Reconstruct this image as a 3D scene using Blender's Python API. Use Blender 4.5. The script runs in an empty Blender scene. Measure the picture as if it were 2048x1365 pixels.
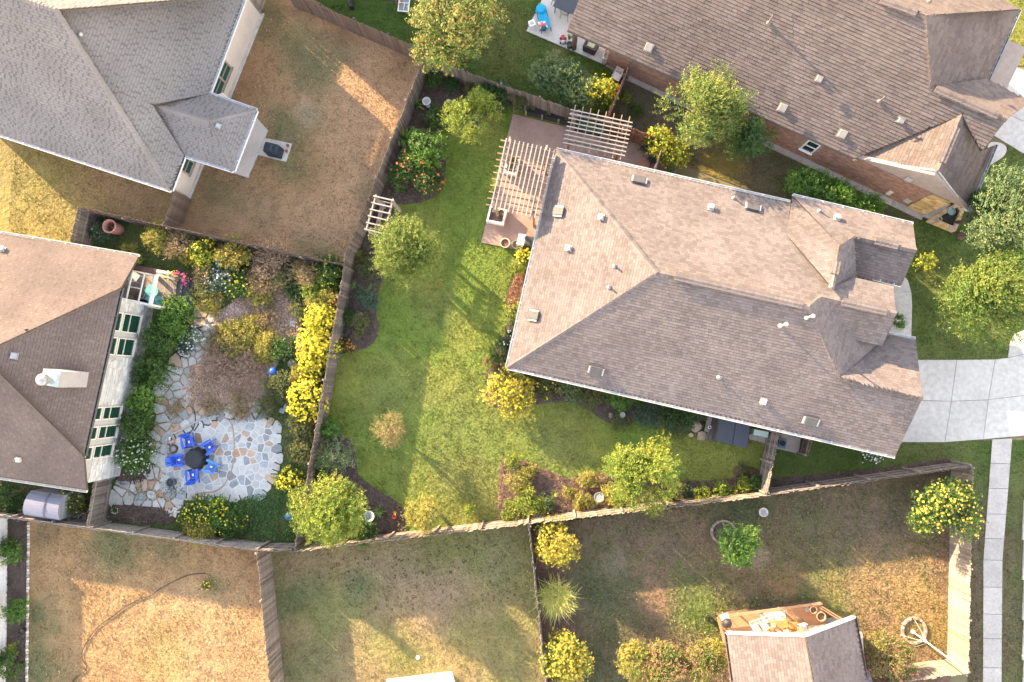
import bpy, bmesh, math, random
import numpy as np
from mathutils import Vector, Matrix
from mathutils.geometry import delaunay_2d_cdt
rnd = random.Random(7)
rng = np.random.default_rng(7)
S = bpy.context.scene
COL = S.collection

# ---------------------------------------------------------------- camera, sky, sun, exposure
CAM_H = 38.0                     # drone height above the lawns (m)
FOCAL = 2048 * 24 / 36           # focal length in photo pixels
NADIR = (1082, 768)              # photo pixel straight below the drone (tilted about 4.3 degrees)
_d = Vector(((NADIR[0] - 1024) / FOCAL, -(NADIR[1] - 682.5) / FOCAL, -1)).normalized()
ROT = _d.rotation_difference(Vector((0, 0, -1))).to_matrix()
cd = bpy.data.cameras.new('camera'); cd.lens = 24; cd.sensor_width = 36; cd.clip_end = 900; cd.clip_start = 0.5
cam = bpy.data.objects.new('camera', cd); COL.objects.link(cam)
cam.matrix_world = Matrix.Translation((0, 0, CAM_H)) @ ROT.to_4x4()
S.camera = cam

SUN_AZ, SUN_EL = math.radians(-42.0), math.radians(16.6)   # direction the light travels, height of the sun
world = bpy.data.worlds.new('World'); S.world = world; world.use_nodes = True
wn = world.node_tree; wn.nodes.clear()
wo = wn.nodes.new('ShaderNodeOutputWorld'); wb = wn.nodes.new('ShaderNodeBackground'); sk = wn.nodes.new('ShaderNodeTexSky')
sk.sky_type = 'NISHITA'; sk.sun_disc = False; sk.sun_elevation = SUN_EL
sk.sun_rotation = math.atan2(-math.cos(SUN_AZ), -math.sin(SUN_AZ))
sk.air_density = 1.0; sk.dust_density = 0.05; sk.ozone_density = 0.5
wm = wn.nodes.new('ShaderNodeMix'); wm.data_type = 'RGBA'; wm.blend_type = 'MULTIPLY'; wm.inputs['Factor'].default_value = 1
wm.inputs['B'].default_value = (1.35, 0.955, 0.72, 1)        # white balance of the photograph (shade reads neutral)
wn.links.new(sk.outputs[0], wm.inputs['A']); wn.links.new(wm.outputs['Result'], wb.inputs['Color']); wn.links.new(wb.outputs[0], wo.inputs[0])
wb.inputs['Strength'].default_value = 0.15
sl = bpy.data.lights.new('sun', 'SUN'); sl.energy = 3.1; sl.angle = math.radians(0.6); sl.color = (1.0, 0.76, 0.46)
sun = bpy.data.objects.new('sun', sl); COL.objects.link(sun)
sun.rotation_euler = Vector((math.cos(SUN_AZ) * math.cos(SUN_EL), math.sin(SUN_AZ) * math.cos(SUN_EL), -math.sin(SUN_EL))).to_track_quat('-Z', 'Y').to_euler()
sun.location = (-60, 50, 40)
S.view_settings.view_transform = 'Standard'; S.view_settings.look = 'None'; S.view_settings.gamma = 1
S.view_settings.exposure = 3.15

# ---------------------------------------------------------------- where a photo pixel lies on the site
CPOS = Vector((0, 0, CAM_H))
def ray(px, py):
    return ROT @ Vector(((px - 1024) / FOCAL, -(py - 682.5) / FOCAL, -1))
def at(px, py, z=0.0):
    r = ray(px, py); return CPOS + r * ((z - CAM_H) / r.z)
def at2(px, py, z=0.0):
    p = at(px, py, z); return (p.x, p.y)
def on_plane(px, py, pl):
    r = ray(px, py); a, b, c = pl
    return CPOS + r * ((c - CAM_H) / (r.z - a * r.x - b * r.y))
def on_wall(px, py, p0, p1):
    r = ray(px, py); n = Vector((-(p1.y - p0.y), p1.x - p0.x, 0))
    return CPOS + r * ((p0 - CPOS).dot(n) / r.dot(n))
def metres(px): return px * CAM_H / FOCAL

# ---------------------------------------------------------------- materials
MATS = {}
def _noise(nt, scale, detail=4, rough=0.55, coord='Object'):
    tc = nt.nodes.new('ShaderNodeTexCoord'); n = nt.nodes.new('ShaderNodeTexNoise')
    n.inputs['Scale'].default_value = scale; n.inputs['Detail'].default_value = detail; n.inputs['Roughness'].default_value = rough
    nt.links.new(tc.outputs[coord], n.inputs['Vector']); return n
def _ramp(nt, src, a, b):
    r = nt.nodes.new('ShaderNodeMapRange'); r.inputs['From Min'].default_value = a; r.inputs['From Max'].default_value = b
    nt.links.new(src, r.inputs['Value']); return r.outputs[0]
def _mix(nt, fac, a, b, mode='MIX'):
    m = nt.nodes.new('ShaderNodeMix'); m.data_type = 'RGBA'; m.blend_type = mode
    for s, v in (('Factor', fac), ('A', a), ('B', b)):
        if isinstance(v, (tuple, float, int)):
            m.inputs[s].default_value = v if not isinstance(v, tuple) else (*v, 1)
        else: nt.links.new(v, m.inputs[s])
    return m.outputs['Result']
def _base(name):
    m = bpy.data.materials.new(name); m.use_nodes = True; nt = m.node_tree
    b = nt.nodes['Principled BSDF']; return m, nt, b
def mat(name, c, c2=None, scale=6.0, rough=0.75, bump=0.0, bscale=None, metal=0.0, island=0.0, objrand=0.0, spec=0.3, fine=0.0, lohi=(0.35, 0.65), bdist=0.02):
    """base colour c, blotches of c2, optional per-piece or per-object variation and fine relief"""
    if name in MATS: return MATS[name]
    m, nt, b = _base(name); MATS[name] = m
    c2 = c2 or tuple(v * 0.8 for v in c)
    n = _noise(nt, scale); col = _mix(nt, _ramp(nt, n.outputs['Fac'], *lohi), c, c2)
    if fine:
        f = _noise(nt, scale * 9, 2); col = _mix(nt, 1.0, col, _mix(nt, _ramp(nt, f.outputs['Fac'], .3, .7), (1 - fine,) * 3, (1 + fine,) * 3), 'MULTIPLY')
    if island or objrand:
        if island: g = nt.nodes.new('ShaderNodeNewGeometry'); src = g.outputs['Random Per Island']; k = island
        else: g = nt.nodes.new('ShaderNodeObjectInfo'); src = g.outputs['Random']; k = objrand
        col = _mix(nt, 1.0, col, _mix(nt, src, (1 - k,) * 3, (1 + k,) * 3), 'MULTIPLY')
    nt.links.new(col, b.inputs['Base Color'])
    b.inputs['Roughness'].default_value = rough; b.inputs['Metallic'].default_value = metal; b.inputs['Specular IOR Level'].default_value = spec
    if bump:
        bn = _noise(nt, bscale or scale * 4, 3); bp = nt.nodes.new('ShaderNodeBump'); bp.inputs['Strength'].default_value = bump; bp.inputs['Distance'].default_value = bdist
        nt.links.new(bn.outputs['Fac'], bp.inputs['Height']); nt.links.new(bp.outputs[0], b.inputs['Normal'])
    return m
def tint_mat(name, transl=0.0, rough=0.7, fine=0.25, fscale=30.0, bump=0.0, bscale=5.0, spec=0.15, bdist=0.03):
    """colour comes from the 'tint' attribute of the mesh (leaf, grass or stone colours)"""
    if name in MATS: return MATS[name]
    m, nt, b = _base(name); MATS[name] = m
    a = nt.nodes.new('ShaderNodeAttribute'); a.attribute_name = 'tint'; col = a.outputs['Color']
    if fine:
        f = _noise(nt, fscale, 3); col = _mix(nt, 1.0, col, _mix(nt, _ramp(nt, f.outputs['Fac'], .3, .7), (1 - fine,) * 3, (1 + fine,) * 3), 'MULTIPLY')
    nt.links.new(col, b.inputs['Base Color']); b.inputs['Roughness'].default_value = rough; b.inputs['Specular IOR Level'].default_value = spec
    if bump:
        bn = _noise(nt, bscale, 4, 0.6); bp = nt.nodes.new('ShaderNodeBump'); bp.inputs['Strength'].default_value = bump; bp.inputs['Distance'].default_value = bdist
        nt.links.new(bn.outputs['Fac'], bp.inputs['Height']); nt.links.new(bp.outputs[0], b.inputs['Normal'])
    if transl:
        t = nt.nodes.new('ShaderNodeBsdfTranslucent'); nt.links.new(col, t.inputs['Color'])
        mx = nt.nodes.new('ShaderNodeMixShader'); mx.inputs[0].default_value = transl
        o = nt.nodes['Material Output']; nt.links.new(b.outputs[0], mx.inputs[1]); nt.links.new(t.outputs[0], mx.inputs[2]); nt.links.new(mx.outputs[0], o.inputs[0])
    return m
def glass_mat(name, c):
    if name in MATS: return MATS[name]
    m, nt, b = _base(name); MATS[name] = m
    b.inputs['Base Color'].default_value = (*c, 1); b.inputs['Roughness'].default_value = 0.06; b.inputs['Specular IOR Level'].default_value = 0.6
    return m

# ---------------------------------------------------------------- objects
USED = {}
def tag(o, label=None, cat=None, group=None, kind=None):
    if label: o['label'] = label
    if cat: o['category'] = cat
    if group: o['group'] = group
    if kind: o['kind'] = kind
    return o
def empty(name, loc, label=None, cat=None, group=None, kind=None, rz=0.0):
    o = bpy.data.objects.new(name, None); COL.objects.link(o); o.location = loc; o.rotation_euler = (0, 0, rz); o.empty_display_size = 0.2
    return tag(o, label, cat, group, kind)
def root_of(o):
    while o.parent: o = o.parent
    return o
def link(name, me, parent=None, loc=None, rot=None, kind=None):
    o = bpy.data.objects.new(name, me); COL.objects.link(o)
    if parent: o.parent = parent
    if loc is not None: o.location = loc
    if rot is not None: o.rotation_euler = rot
    if kind: o['kind'] = kind
    return o
def copy_tree(o, parent=None):
    c = o.copy(); COL.objects.link(c); c.parent = parent
    for ch in list(o.children): copy_tree(ch, c)
    return c

class MB:
    """collects simple solids; build() links them as ONE mesh object"""
    def __init__(s): s.v = []; s.f = []
    def add(s, vs, fs):
        k = len(s.v); s.v += [tuple(p) for p in vs]; s.f += [tuple(i + k for i in f) for f in fs]; return s
    def box(s, c, size, rz=0.0, M=None, taper=1.0):
        x, y, z = (d / 2 for d in size); R = M or Matrix.Rotation(rz, 3, 'Z'); c = Vector(c)
        vs = [c + R @ Vector((i * x * (taper if k > 0 else 1), j * y * (taper if k > 0 else 1), k * z)) for k in (-1, 1) for j in (-1, 1) for i in (-1, 1)]
        return s.add(vs, [(0, 2, 3, 1), (4, 5, 7, 6), (0, 1, 5, 4), (2, 6, 7, 3), (0, 4, 6, 2), (1, 3, 7, 5)])
    def beam(s, p, q, w, h, up=Vector((0, 0, 1))):
        p, q = Vector(p), Vector(q); d = (q - p); L = d.length; d.normalize()
        sd = d.cross(up)
        if sd.length < 1e-4: sd = Vector((1, 0, 0))
        sd.normalize(); u = sd.cross(d)
        M = Matrix((d, -sd, u)).transposed()
        return s.box((p + q) / 2, (L, w, h), M=M)
    def prism(s, poly, z0, z1, inset=0.0):
        n = len(poly); cx = sum(p[0] for p in poly) / n; cy = sum(p[1] for p in poly) / n
        top = [(p[0] + (cx - p[0]) * inset, p[1] + (cy - p[1]) * inset, z1) for p in poly]
        vs = [(p[0], p[1], z0) for p in poly] + top
        A = sum(poly[i][0] * poly[(i + 1) % n][1] - poly[(i + 1) % n][0] * poly[i][1] for i in range(n))
        side = [(i, (i + 1) % n, (i + 1) % n + n, i + n) for i in range(n)]
        up = tuple(range(n, 2 * n)); dn = tuple(reversed(range(n)))
        if A < 0: side = [tuple(reversed(f)) for f in side]; up = tuple(reversed(up)); dn = tuple(reversed(dn))
        return s.add(vs, side + [up, dn])
    def tube(s, pts, r, n=7, r2=None, cap=True):
        pts = [Vector(p) for p in pts]; r2 = r if r2 is None else r2; k0 = len(s.v); m = len(pts)
        for i, p in enumerate(pts):
            d = (pts[min(i + 1, m - 1)] - pts[max(i - 1, 0)]).normalized()
            a = d.cross(Vector((0, 0, 1)))
            if a.length < 1e-3: a = Vector((1, 0, 0))
            a.normalize(); b = d.cross(a); rr = r + (r2 - r) * i / max(1, m - 1)
            s.v += [tuple(p + a * rr * math.cos(t) + b * rr * math.sin(t)) for t in (2 * math.pi * j / n for j in range(n))]
        for i in range(m - 1):
            for j in range(n):
                s.f.append((k0 + i * n + j, k0 + i * n + (j + 1) % n, k0 + (i + 1) * n + (j + 1) % n, k0 + (i + 1) * n + j))
        if cap: s.f += [tuple(k0 + j for j in reversed(range(n))), tuple(k0 + (m - 1) * n + j for j in range(n))]
        return s
    def lathe(s, prof, c=(0, 0, 0), n=16, sx=1.0, rz=0.0):
        k0 = len(s.v); m = len(prof); R = Matrix.Rotation(rz, 3, 'Z'); c = Vector(c)
        for r, z in prof: s.v += [tuple(c + R @ Vector((r * sx * math.cos(t), r * math.sin(t), z))) for t in (2 * math.pi * j / n for j in range(n))]
        for i in range(m - 1):
            for j in range(n):
                s.f.append((k0 + i * n + j, k0 + i * n + (j + 1) % n, k0 + (i + 1) * n + (j + 1) % n, k0 + (i + 1) * n + j))
        if prof[0][0] > 1e-4: s.f.append(tuple(k0 + j for j in reversed(range(n))))
        if prof[-1][0] > 1e-4: s.f.append(tuple(k0 + (m - 1) * n + j for j in range(n)))
        return s
    def blob(s, c, r, sz=0.7, seed=0, sub=1, rough=0.2):
        bm = bmesh.new(); bmesh.ops.create_icosphere(bm, subdivisions=sub, radius=1); q = random.Random(seed)
        c = Vector(c); vs = []
        for v in bm.verts:
            k = 1 + (q.random() - .5) * 2 * rough; vs.append(c + Vector((v.co.x * r * k, v.co.y * r * k, v.co.z * r * sz * k)))
        fs = [tuple(v.index for v in f.verts) for f in bm.faces]; bm.free(); return s.add(vs, fs)
    def mesh(s, name, m, off=Vector((0, 0, 0)), smooth=False):
        me = bpy.data.meshes.new(name); me.from_pydata([tuple(Vector(p) - off) for p in s.v], [], s.f)
        if m: me.materials.append(m)
        if smooth: me.polygons.foreach_set('use_smooth', [True] * len(me.polygons))
        me.update(); return me
    def build(s, name, m, parent=None, local=False, smooth=False, kind=None, bevel=0.0):
        """world coordinates unless local; a top-level mesh gets its origin at its base"""
        if parent: off = Vector((0, 0, 0)) if local else Vector(root_of(parent).location)
        else:
            a = np.array(s.v); off = Vector(((a[:, 0].min() + a[:, 0].max()) / 2, (a[:, 1].min() + a[:, 1].max()) / 2, a[:, 2].min()))
        me = s.mesh(name, m, off, smooth); o = link(name, me, parent, None if parent else off, kind=kind)
        if bevel:
            b = o.modifiers.new('bevel', 'BEVEL'); b.width = bevel; b.segments = 2; b.limit_method = 'ANGLE'
        return o

def np_mesh(name, V, F, m, tint=None, off=(0, 0, 0)):
    """mesh from numpy arrays; all faces have the same corner count; tint is one colour per vertex"""
    me = bpy.data.meshes.new(name); V = np.asarray(V, np.float32) - np.asarray(off, np.float32); F = np.asarray(F, np.int32)
    k = F.shape[1]; me.vertices.add(len(V)); me.vertices.foreach_set('co', V.ravel())
    me.loops.add(F.size); me.loops.foreach_set('vertex_index', F.ravel())
    me.polygons.add(len(F)); me.polygons.foreach_set('loop_start', np.arange(0, F.size, k, dtype=np.int32))
    if tint is not None:
        at_ = me.attributes.new('tint', 'FLOAT_COLOR', 'POINT')
        t = np.concatenate([np.asarray(tint, np.float32), np.ones((len(V), 1), np.float32)], 1); at_.data.foreach_set('color', t.ravel())
    if m: me.materials.append(m)
    me.update(calc_edges=True); me.validate(); return me

# value noise for colour fields (numpy)
_perm = rng.random((256, 256)).astype(np.float32)
def vnoise(x, y):
    xi = np.floor(x).astype(int); yi = np.floor(y).astype(int); fx = x - xi; fy = y - yi
    fx = fx * fx * (3 - 2 * fx); fy = fy * fy * (3 - 2 * fy)
    g = lambda a, b: _perm[a % 256, b % 256]
    return (g(xi, yi) * (1 - fx) + g(xi + 1, yi) * fx) * (1 - fy) + (g(xi, yi + 1) * (1 - fx) + g(xi + 1, yi + 1) * fx) * fy
def fbm(x, y, s=1.0, o=4):
    t = 0; a = 0.5; n = 0
    for i in range(o): t = t + a * vnoise(x * s + 17.3 * i, y * s + 9.1 * i); n += a; a *= 0.5; s *= 2.03
    return t / n
def inside(x, y, poly):
    r = np.zeros(np.shape(x), bool); n = len(poly)
    for i in range(n):
        x0, y0 = poly[i]; x1, y1 = poly[(i + 1) % n]
        c = ((y0 > y) != (y1 > y))
        with np.errstate(divide='ignore', invalid='ignore'): r ^= c & (x < (x1 - x0) * (y - y0) / (y1 - y0) + x0)
    return r
def area(poly): return abs(sum(poly[i][0] * poly[(i + 1) % len(poly)][1] - poly[(i + 1) % len(poly)][0] * poly[i][1] for i in range(len(poly)))) / 2
def smooth_poly(pts, n=4):
    """closed Catmull-Rom through the points"""
    out = []; L = len(pts)
    for i in range(L):
        p0, p1, p2, p3 = (np.array(pts[(i + k) % L], float) for k in (-1, 0, 1, 2))
        for j in range(n):
            t = j / n; out.append(tuple(0.5 * (2 * p1 + (p2 - p0) * t + (2 * p0 - 5 * p1 + 4 * p2 - p3) * t * t + (3 * p1 - p0 - 3 * p2 + p3) * t ** 3)))
    return out
def path_pts(pts, n=6):
    """open Catmull-Rom"""
    P = [np.array(p, float) for p in pts]; P = [2 * P[0] - P[1]] + P + [2 * P[-1] - P[-2]]; out = []
    for i in range(1, len(P) - 2):
        for j in range(n):
            t = j / n; p0, p1, p2, p3 = P[i - 1:i + 3]
            out.append(0.5 * (2 * p1 + (p2 - p0) * t + (2 * p0 - 5 * p1 + 4 * p2 - p3) * t * t + (3 * p1 - p0 - 3 * p2 + p3) * t ** 3))
    out.append(P[-2]); return out
# ---------------------------------------------------------------- ground, lawns, beds
lawn_m = tint_mat('lawn', rough=0.9, fine=0.28, fscale=14, bump=1.0, bscale=4.5, spec=0.1, bdist=0.10)
grass_m = tint_mat('grass_blades', transl=0.25, rough=0.7, fine=0.0, spec=0.15)
soil_m = mat('soil', (.13, .095, .065), (.09, .065, .045), 0.8, 0.95, 0.5, 12)
def pw(pts, z=0.0): return [at2(x, y, z) for x, y in pts]
big = [(-260, -260), (260, -260), (260, 260), (-260, 260)]
g = MB(); g.add([(x, y, -0.03) for x, y in big], [(0, 1, 2, 3)]); go = g.build('ground', mat('far_ground', (.15, .14, .07), (.2, .15, .09), 0.15, 0.95), kind='structure')

# ---------------------------------------------------------------- concrete: driveway, walks, patios as separate slabs
conc_m = mat('concrete', (.48, .45, .42), (.425, .395, .365), 0.45, 0.85, 0.12, 30, objrand=.07, fine=.12)
dirtyconc_m = mat('old_concrete', (.40, .365, .335), (.33, .30, .28), 1.2, 0.9, 0.15, 30, objrand=.08, fine=.1)
BEDS = []
def paving(name, label, quads, m, z1, slab='concrete_slab', gap=0.012, base=-0.05):
    c = at(sum(p[0] for q in quads for p in q) / sum(len(q) for q in quads), sum(p[1] for q in quads for p in q) / sum(len(q) for q in quads))
    r = empty(name, c, label, None, None, 'structure')
    for q in quads:
        P = pw(q); BEDS.append(P); n = len(P); cx = sum(p[0] for p in P) / n; cy = sum(p[1] for p in P) / n
        P = [(x + (cx - x) * gap / max(.2, math.hypot(x - cx, y - cy)), y + (cy - y) * gap / max(.2, math.hypot(x - cx, y - cy))) for x, y in P]
        MB().prism(P, base, z1 - 0.006).prism([(x + (cx - x) * .006, y + (cy - y) * .006) for x, y in P], z1 - 0.006, z1, 0.004).build(slab, m, r)
    return r
paving('driveway', 'wide pale concrete driveway in front of the middle house', [
    [(1790, 720), (1913, 720), (1902, 803), (1800, 800)], [(1913, 720), (1990, 719), (1976, 800), (1902, 803)], [(1990, 719), (2015, 716), (2090, 700), (2090, 786), (1976, 800)],
    [(1780, 800), (1902, 803), (1889, 885), (1780, 885)], [(1902, 803), (1976, 800), (1966, 879), (1889, 885)], [(1976, 800), (2090, 786), (2090, 868), (1966, 879)],
    [(2015, 716), (2018, 690), (2027, 668), (2050, 660), (2090, 656), (2090, 700)]], conc_m, 0.03)
sw = [(1984, 879, 2024, 875)]
ys = [879, 927, 977, 1028, 1077, 1120, 1174, 1228, 1277, 1335, 1400]
xl = lambda y: 1984 + (1966 - 1984) * min(1, (y - 879) / 240) + (0 if y < 1119 else (y - 1119) * -.002)
paving('sidewalk', 'narrow concrete sidewalk running down beside the street fence', [[(xl(a), a), (xl(a) + 40 - (a - 879) * .006, a - (2 if a < 900 else -1)), (xl(b) + 40 - (b - 879) * .006, b + 1), (xl(b), b)] for a, b in zip(ys[:-1], ys[1:])], mat('sidewalk_concrete', (.44, .40, .37), (.36, .325, .30), .9, .88, .15, 30, objrand=.09, fine=.12), 0.03)
paving('kerb', 'thin pale street kerb at the right edge', [[(2047, 1000 + i * 80), (2056, 1000 + i * 80), (2052, 1080 + i * 80), (2043, 1080 + i * 80)] for i in range(5)], conc_m, 0.10, 'kerb_stone')
paving('front_walk', 'curved concrete walk to the front door of the middle house', [
    [(1770, 560), (1808, 552), (1816, 562), (1822, 584), (1788, 586), (1770, 586)], [(1770, 586), (1822, 584), (1824, 610), (1822, 676), (1770, 672)]], conc_m, 0.035)
paving('neighbour_driveway', 'pale concrete driveway of the top right house', [
    [(1960, 160), (2000, 122), (2030, 134), (1985, 200)], [(2030, 134), (2090, 160), (2060, 250), (1985, 215)], [(1985, 215), (2060, 250), (2050, 310), (1985, 270)]], conc_m, 0.03)
paving('rounded_step', 'rounded pale concrete step beside the top right house', [smooth_poly([(1975, 290), (1995, 285), (2012, 295), (2008, 312), (1990, 325), (1975, 330)], 3)], conc_m, 0.05)
paving('foundation_ledge', 'narrow concrete ledge along the brick wall of the top right house', [[(1243 + i * 60.2, 146 + i * 28.6), (1243 + (i + 1) * 60.2, 146 + (i + 1) * 28.6), (1240 + (i + 1) * 60.2, 155 + (i + 1) * 28.6), (1240 + i * 60.2, 155 + i * 28.6)] for i in range(10)], dirtyconc_m, 0.12)


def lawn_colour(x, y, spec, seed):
    """turf colour: greener and drier patches; on the worn lawn some also paint in sunlight"""
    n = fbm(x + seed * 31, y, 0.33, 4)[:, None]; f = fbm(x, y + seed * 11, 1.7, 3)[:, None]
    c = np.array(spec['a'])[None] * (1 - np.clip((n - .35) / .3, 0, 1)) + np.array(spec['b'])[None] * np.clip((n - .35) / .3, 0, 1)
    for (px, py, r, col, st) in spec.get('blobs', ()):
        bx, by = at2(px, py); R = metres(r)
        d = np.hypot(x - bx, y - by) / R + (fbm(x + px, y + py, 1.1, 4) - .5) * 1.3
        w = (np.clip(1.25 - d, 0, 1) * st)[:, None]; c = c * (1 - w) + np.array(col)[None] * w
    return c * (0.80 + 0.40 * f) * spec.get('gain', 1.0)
def lawn(label, pts, spec, z, holes=(), dens=260, seed=0, blade=0.042):
    """turf sheet with its grass as short standing blades"""
    poly = pw(pts); n = len(poly)
    xs = [p[0] for p in poly]; ys = [p[1] for p in poly]; st = 0.4
    gx, gy = np.meshgrid(np.arange(min(xs), max(xs), st), np.arange(min(ys), max(ys), st)); gx = gx.ravel(); gy = gy.ravel()
    gx = gx + rng.uniform(-.1, .1, gx.shape); gy = gy + rng.uniform(-.1, .1, gy.shape); k = inside(gx, gy, poly)
    P = [Vector(p) for p in poly] + [Vector((a, b)) for a, b in zip(gx[k], gy[k])]
    r = delaunay_2d_cdt(P, [(i, (i + 1) % n) for i in range(n)], [], 1, 1e-4)
    V = np.array([(v.x, v.y, z) for v in r[0]]); F = np.array([f for f in r[2] if len(f) == 3])
    a = V[F[:, 1]] - V[F[:, 0]]; b = V[F[:, 2]] - V[F[:, 0]]; fl = (a[:, 0] * b[:, 1] - a[:, 1] * b[:, 0]) < 0; F[fl] = F[fl][:, ::-1]
    me = np_mesh('lawn', V, F, lawn_m, lawn_colour(V[:, 0], V[:, 1], spec, seed))
    link('lawn', me, kind='structure')
    # blades only where the photograph looks
    N = int((max(xs) - min(xs)) * (max(ys) - min(ys)) * dens); x = rng.uniform(min(xs), max(xs), N); y = rng.uniform(min(ys), max(ys), N)
    k = inside(x, y, poly) & (np.abs(x) < 31) & (np.abs(y) < 22)
    for h in holes: k &= ~inside(x, y, h)
    x = x[k]; y = y[k]; N = len(x)
    c = lawn_colour(x, y, spec, seed) * rng.uniform(.75, 1.3, (N, 1))
    t = rng.uniform(0, 2 * math.pi, N); h = blade * rng.uniform(.5, 1.3, N) * (.35 + 1.3 * np.clip((fbm(x, y, 3.2, 3) - .3) * 2.2, 0, 1)); h = np.minimum(h, .055); w = rng.uniform(.015, .035, N); l = rng.normal(0, .5, (N, 2)) * h[:, None]
    dx = np.cos(t) * w; dy = np.sin(t) * w
    V = np.empty((N, 3, 3)); V[:, 0] = np.stack([x - dx, y - dy, np.full(N, z)], 1); V[:, 1] = np.stack([x + dx, y + dy, np.full(N, z)], 1); V[:, 2] = np.stack([x + l[:, 0], y + l[:, 1], z + h], 1)
    me = np_mesh('grass', V.reshape(-1, 3), np.arange(N * 3).reshape(-1, 3), grass_m, np.repeat(c, 3, 0))
    o = link('grass', me); tag(o, label, 'grass', None, 'stuff')

mulch_m = mat('mulch', (.098, .072, .060), (.058, .043, .037), 2.2, 0.95, 0.9, 26, fine=.35, bdist=.04)
redmulch_m = mat('red_mulch', (.20, .095, .055), (.12, .06, .04), 2.5, 0.95, 0.9, 26, fine=.35, bdist=.04)
brownmulch_m = mat('brown_mulch', (.15, .088, .062), (.095, .058, .044), 2.0, 0.95, 0.9, 26, fine=.35, bdist=.04)
chip_m = mat('bark_chips', (.13, .092, .072), (.08, .058, .048), 3, 0.9, island=.55)
redchip_m = mat('red_bark_chips', (.22, .105, .06), (.15, .08, .05), 3, 0.9, island=.45)
def bed(label, pts, m, cm, z=0.0, smooth=3, chips=130, h=0.07, raw=False, sub=None):
    poly = pw(smooth_poly(pts, smooth) if smooth > 1 else pts); BEDS.append(poly); n = len(poly)
    xs = [p[0] for p in poly]; ys = [p[1] for p in poly]
    st = 0.35; gx, gy = np.meshgrid(np.arange(min(xs), max(xs), st), np.arange(min(ys), max(ys), st)); gx = gx.ravel(); gy = gy.ravel(); k = inside(gx, gy, poly)
    P = [Vector(p) for p in poly] + [Vector(p) for p in zip(gx[k], gy[k])]
    r = delaunay_2d_cdt(P, [(i, (i + 1) % n) for i in range(n)], [], 1, 1e-4)
    mb = MB(); V = []
    for i, v in enumerate(r[0]):
        edge = any(o < n for o in r[3][i]) if r[3][i] else False
        V.append((v.x, v.y, 0.012 + z if edge else z + h * (0.6 + 0.8 * float(vnoise(np.array(v.x * 1.3), np.array(v.y * 1.3))))))
    fs = []
    for f in r[2]:
        a, b, c = (V[i] for i in f[:3]); fs.append(tuple(f) if (b[0] - a[0]) * (c[1] - a[1]) - (b[1] - a[1]) * (c[0] - a[0]) > 0 else tuple(reversed(f)))
    mb.add(V, fs); o = mb.build('planting_bed', m, kind='structure', smooth=True); o['label'] = label
    if chips:
        N = int(area(poly) * chips); x = rng.uniform(min(xs), max(xs), N * 3); y = rng.uniform(min(ys), max(ys), N * 3); k = inside(x, y, poly); x = x[k][:N]; y = y[k][:N]; N = len(x)
        t = rng.uniform(0, 6.28, N); L = rng.uniform(.025, .07, N); w = rng.uniform(.008, .02, N); zz = z + h + rng.uniform(.0, .045, N); tl = rng.uniform(-.03, .03, N)
        ux, uy = np.cos(t) * L, np.sin(t) * L; vx, vy = -np.sin(t) * w, np.cos(t) * w
        V = np.stack([np.stack([x - ux - vx, y - uy - vy, zz - tl], 1), np.stack([x + ux - vx, y + uy - vy, zz + tl], 1), np.stack([x + ux + vx, y + uy + vy, zz + tl + .01], 1), np.stack([x - ux + vx, y - uy + vy, zz - tl + .01], 1)], 1).reshape(-1, 3)
        c = link('bark_chips', np_mesh('bark_chips', V, np.arange(N * 4).reshape(-1, 4), cm, off=o.location), o, kind='stuff')
    return poly

# bed outlines (photo pixels on the ground)
B_TOP = [(856, 140), (900, 156), (960, 176), (1026, 206), (1016, 214), (960, 238), (905, 252), (877, 264), (890, 300), (891, 340), (884, 380), (862, 398), (833, 407), (789, 409), (762, 400), (748, 420), (770, 362), (800, 276), (830, 205)]
B_LEFT = [(752, 402), (784, 412), (791, 427), (814, 437), (800, 480), (775, 520), (766, 556), (757, 585), (752, 620), (757, 652), (752, 679), (735, 695), (688, 707), (682, 700), (700, 590), (716, 500)]
B_LOWLEFT = [(655, 842), (684, 872), (706, 888), (714, 928), (718, 952), (761, 984), (796, 1005), (809, 1026), (809, 1052), (804, 1068), (700, 1085), (606, 1092), (630, 950)]
B_MID = [(1008, 918), (1036, 918), (1094, 940), (1141, 959), (1170, 949), (1212, 949), (1280, 965), (1349, 962), (1399, 963), (1470, 955), (1464, 940), (1482, 931), (1510, 936), (1524, 950), (1534, 984), (1380, 1002), (1160, 1030), (994, 1048), (995, 1037), (998, 949)]
B_WEST = [(1062, 500), (1032, 527), (1029, 551), (1020, 571), (1013, 593), (1014, 607), (1018, 633), (1009, 669), (993, 696), (985, 725), (974, 745), (971, 775), (978, 808), (1010, 818), (1024, 811), (1083, 808), (1121, 803), (1150, 807), (1182, 823), (1200, 838), (1229, 850), (1264, 847), (1288, 838), (1317, 847), (1335, 861), (1361, 867), (1410, 860), (1390, 830), (1200, 790), (1070, 745), (1050, 720), (1075, 620), (1100, 510)]
B_FRONT = [(1545, 957), (1660, 946), (1791, 933), (1880, 918), (1900, 917), (1912, 927), (1890, 938), (1546, 984)]
P_main = bed('dark mulch bed in the far corner behind the pale birdbath', B_TOP, mulch_m, chip_m)
bed('dark mulch bed running along the weathered fence below the arbor', B_LEFT, mulch_m, chip_m, smooth=2)
bed('dark mulch bed in the lower left corner of the middle lawn', B_LOWLEFT, mulch_m, chip_m, smooth=2)
bed('sunlit brown mulch bed along the bottom fence of the middle lawn', B_MID, brownmulch_m, chip_m, smooth=2)
bed('planting bed wrapped round the west and south walls of the middle house', B_WEST, mulch_m, chip_m, smooth=2)
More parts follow.
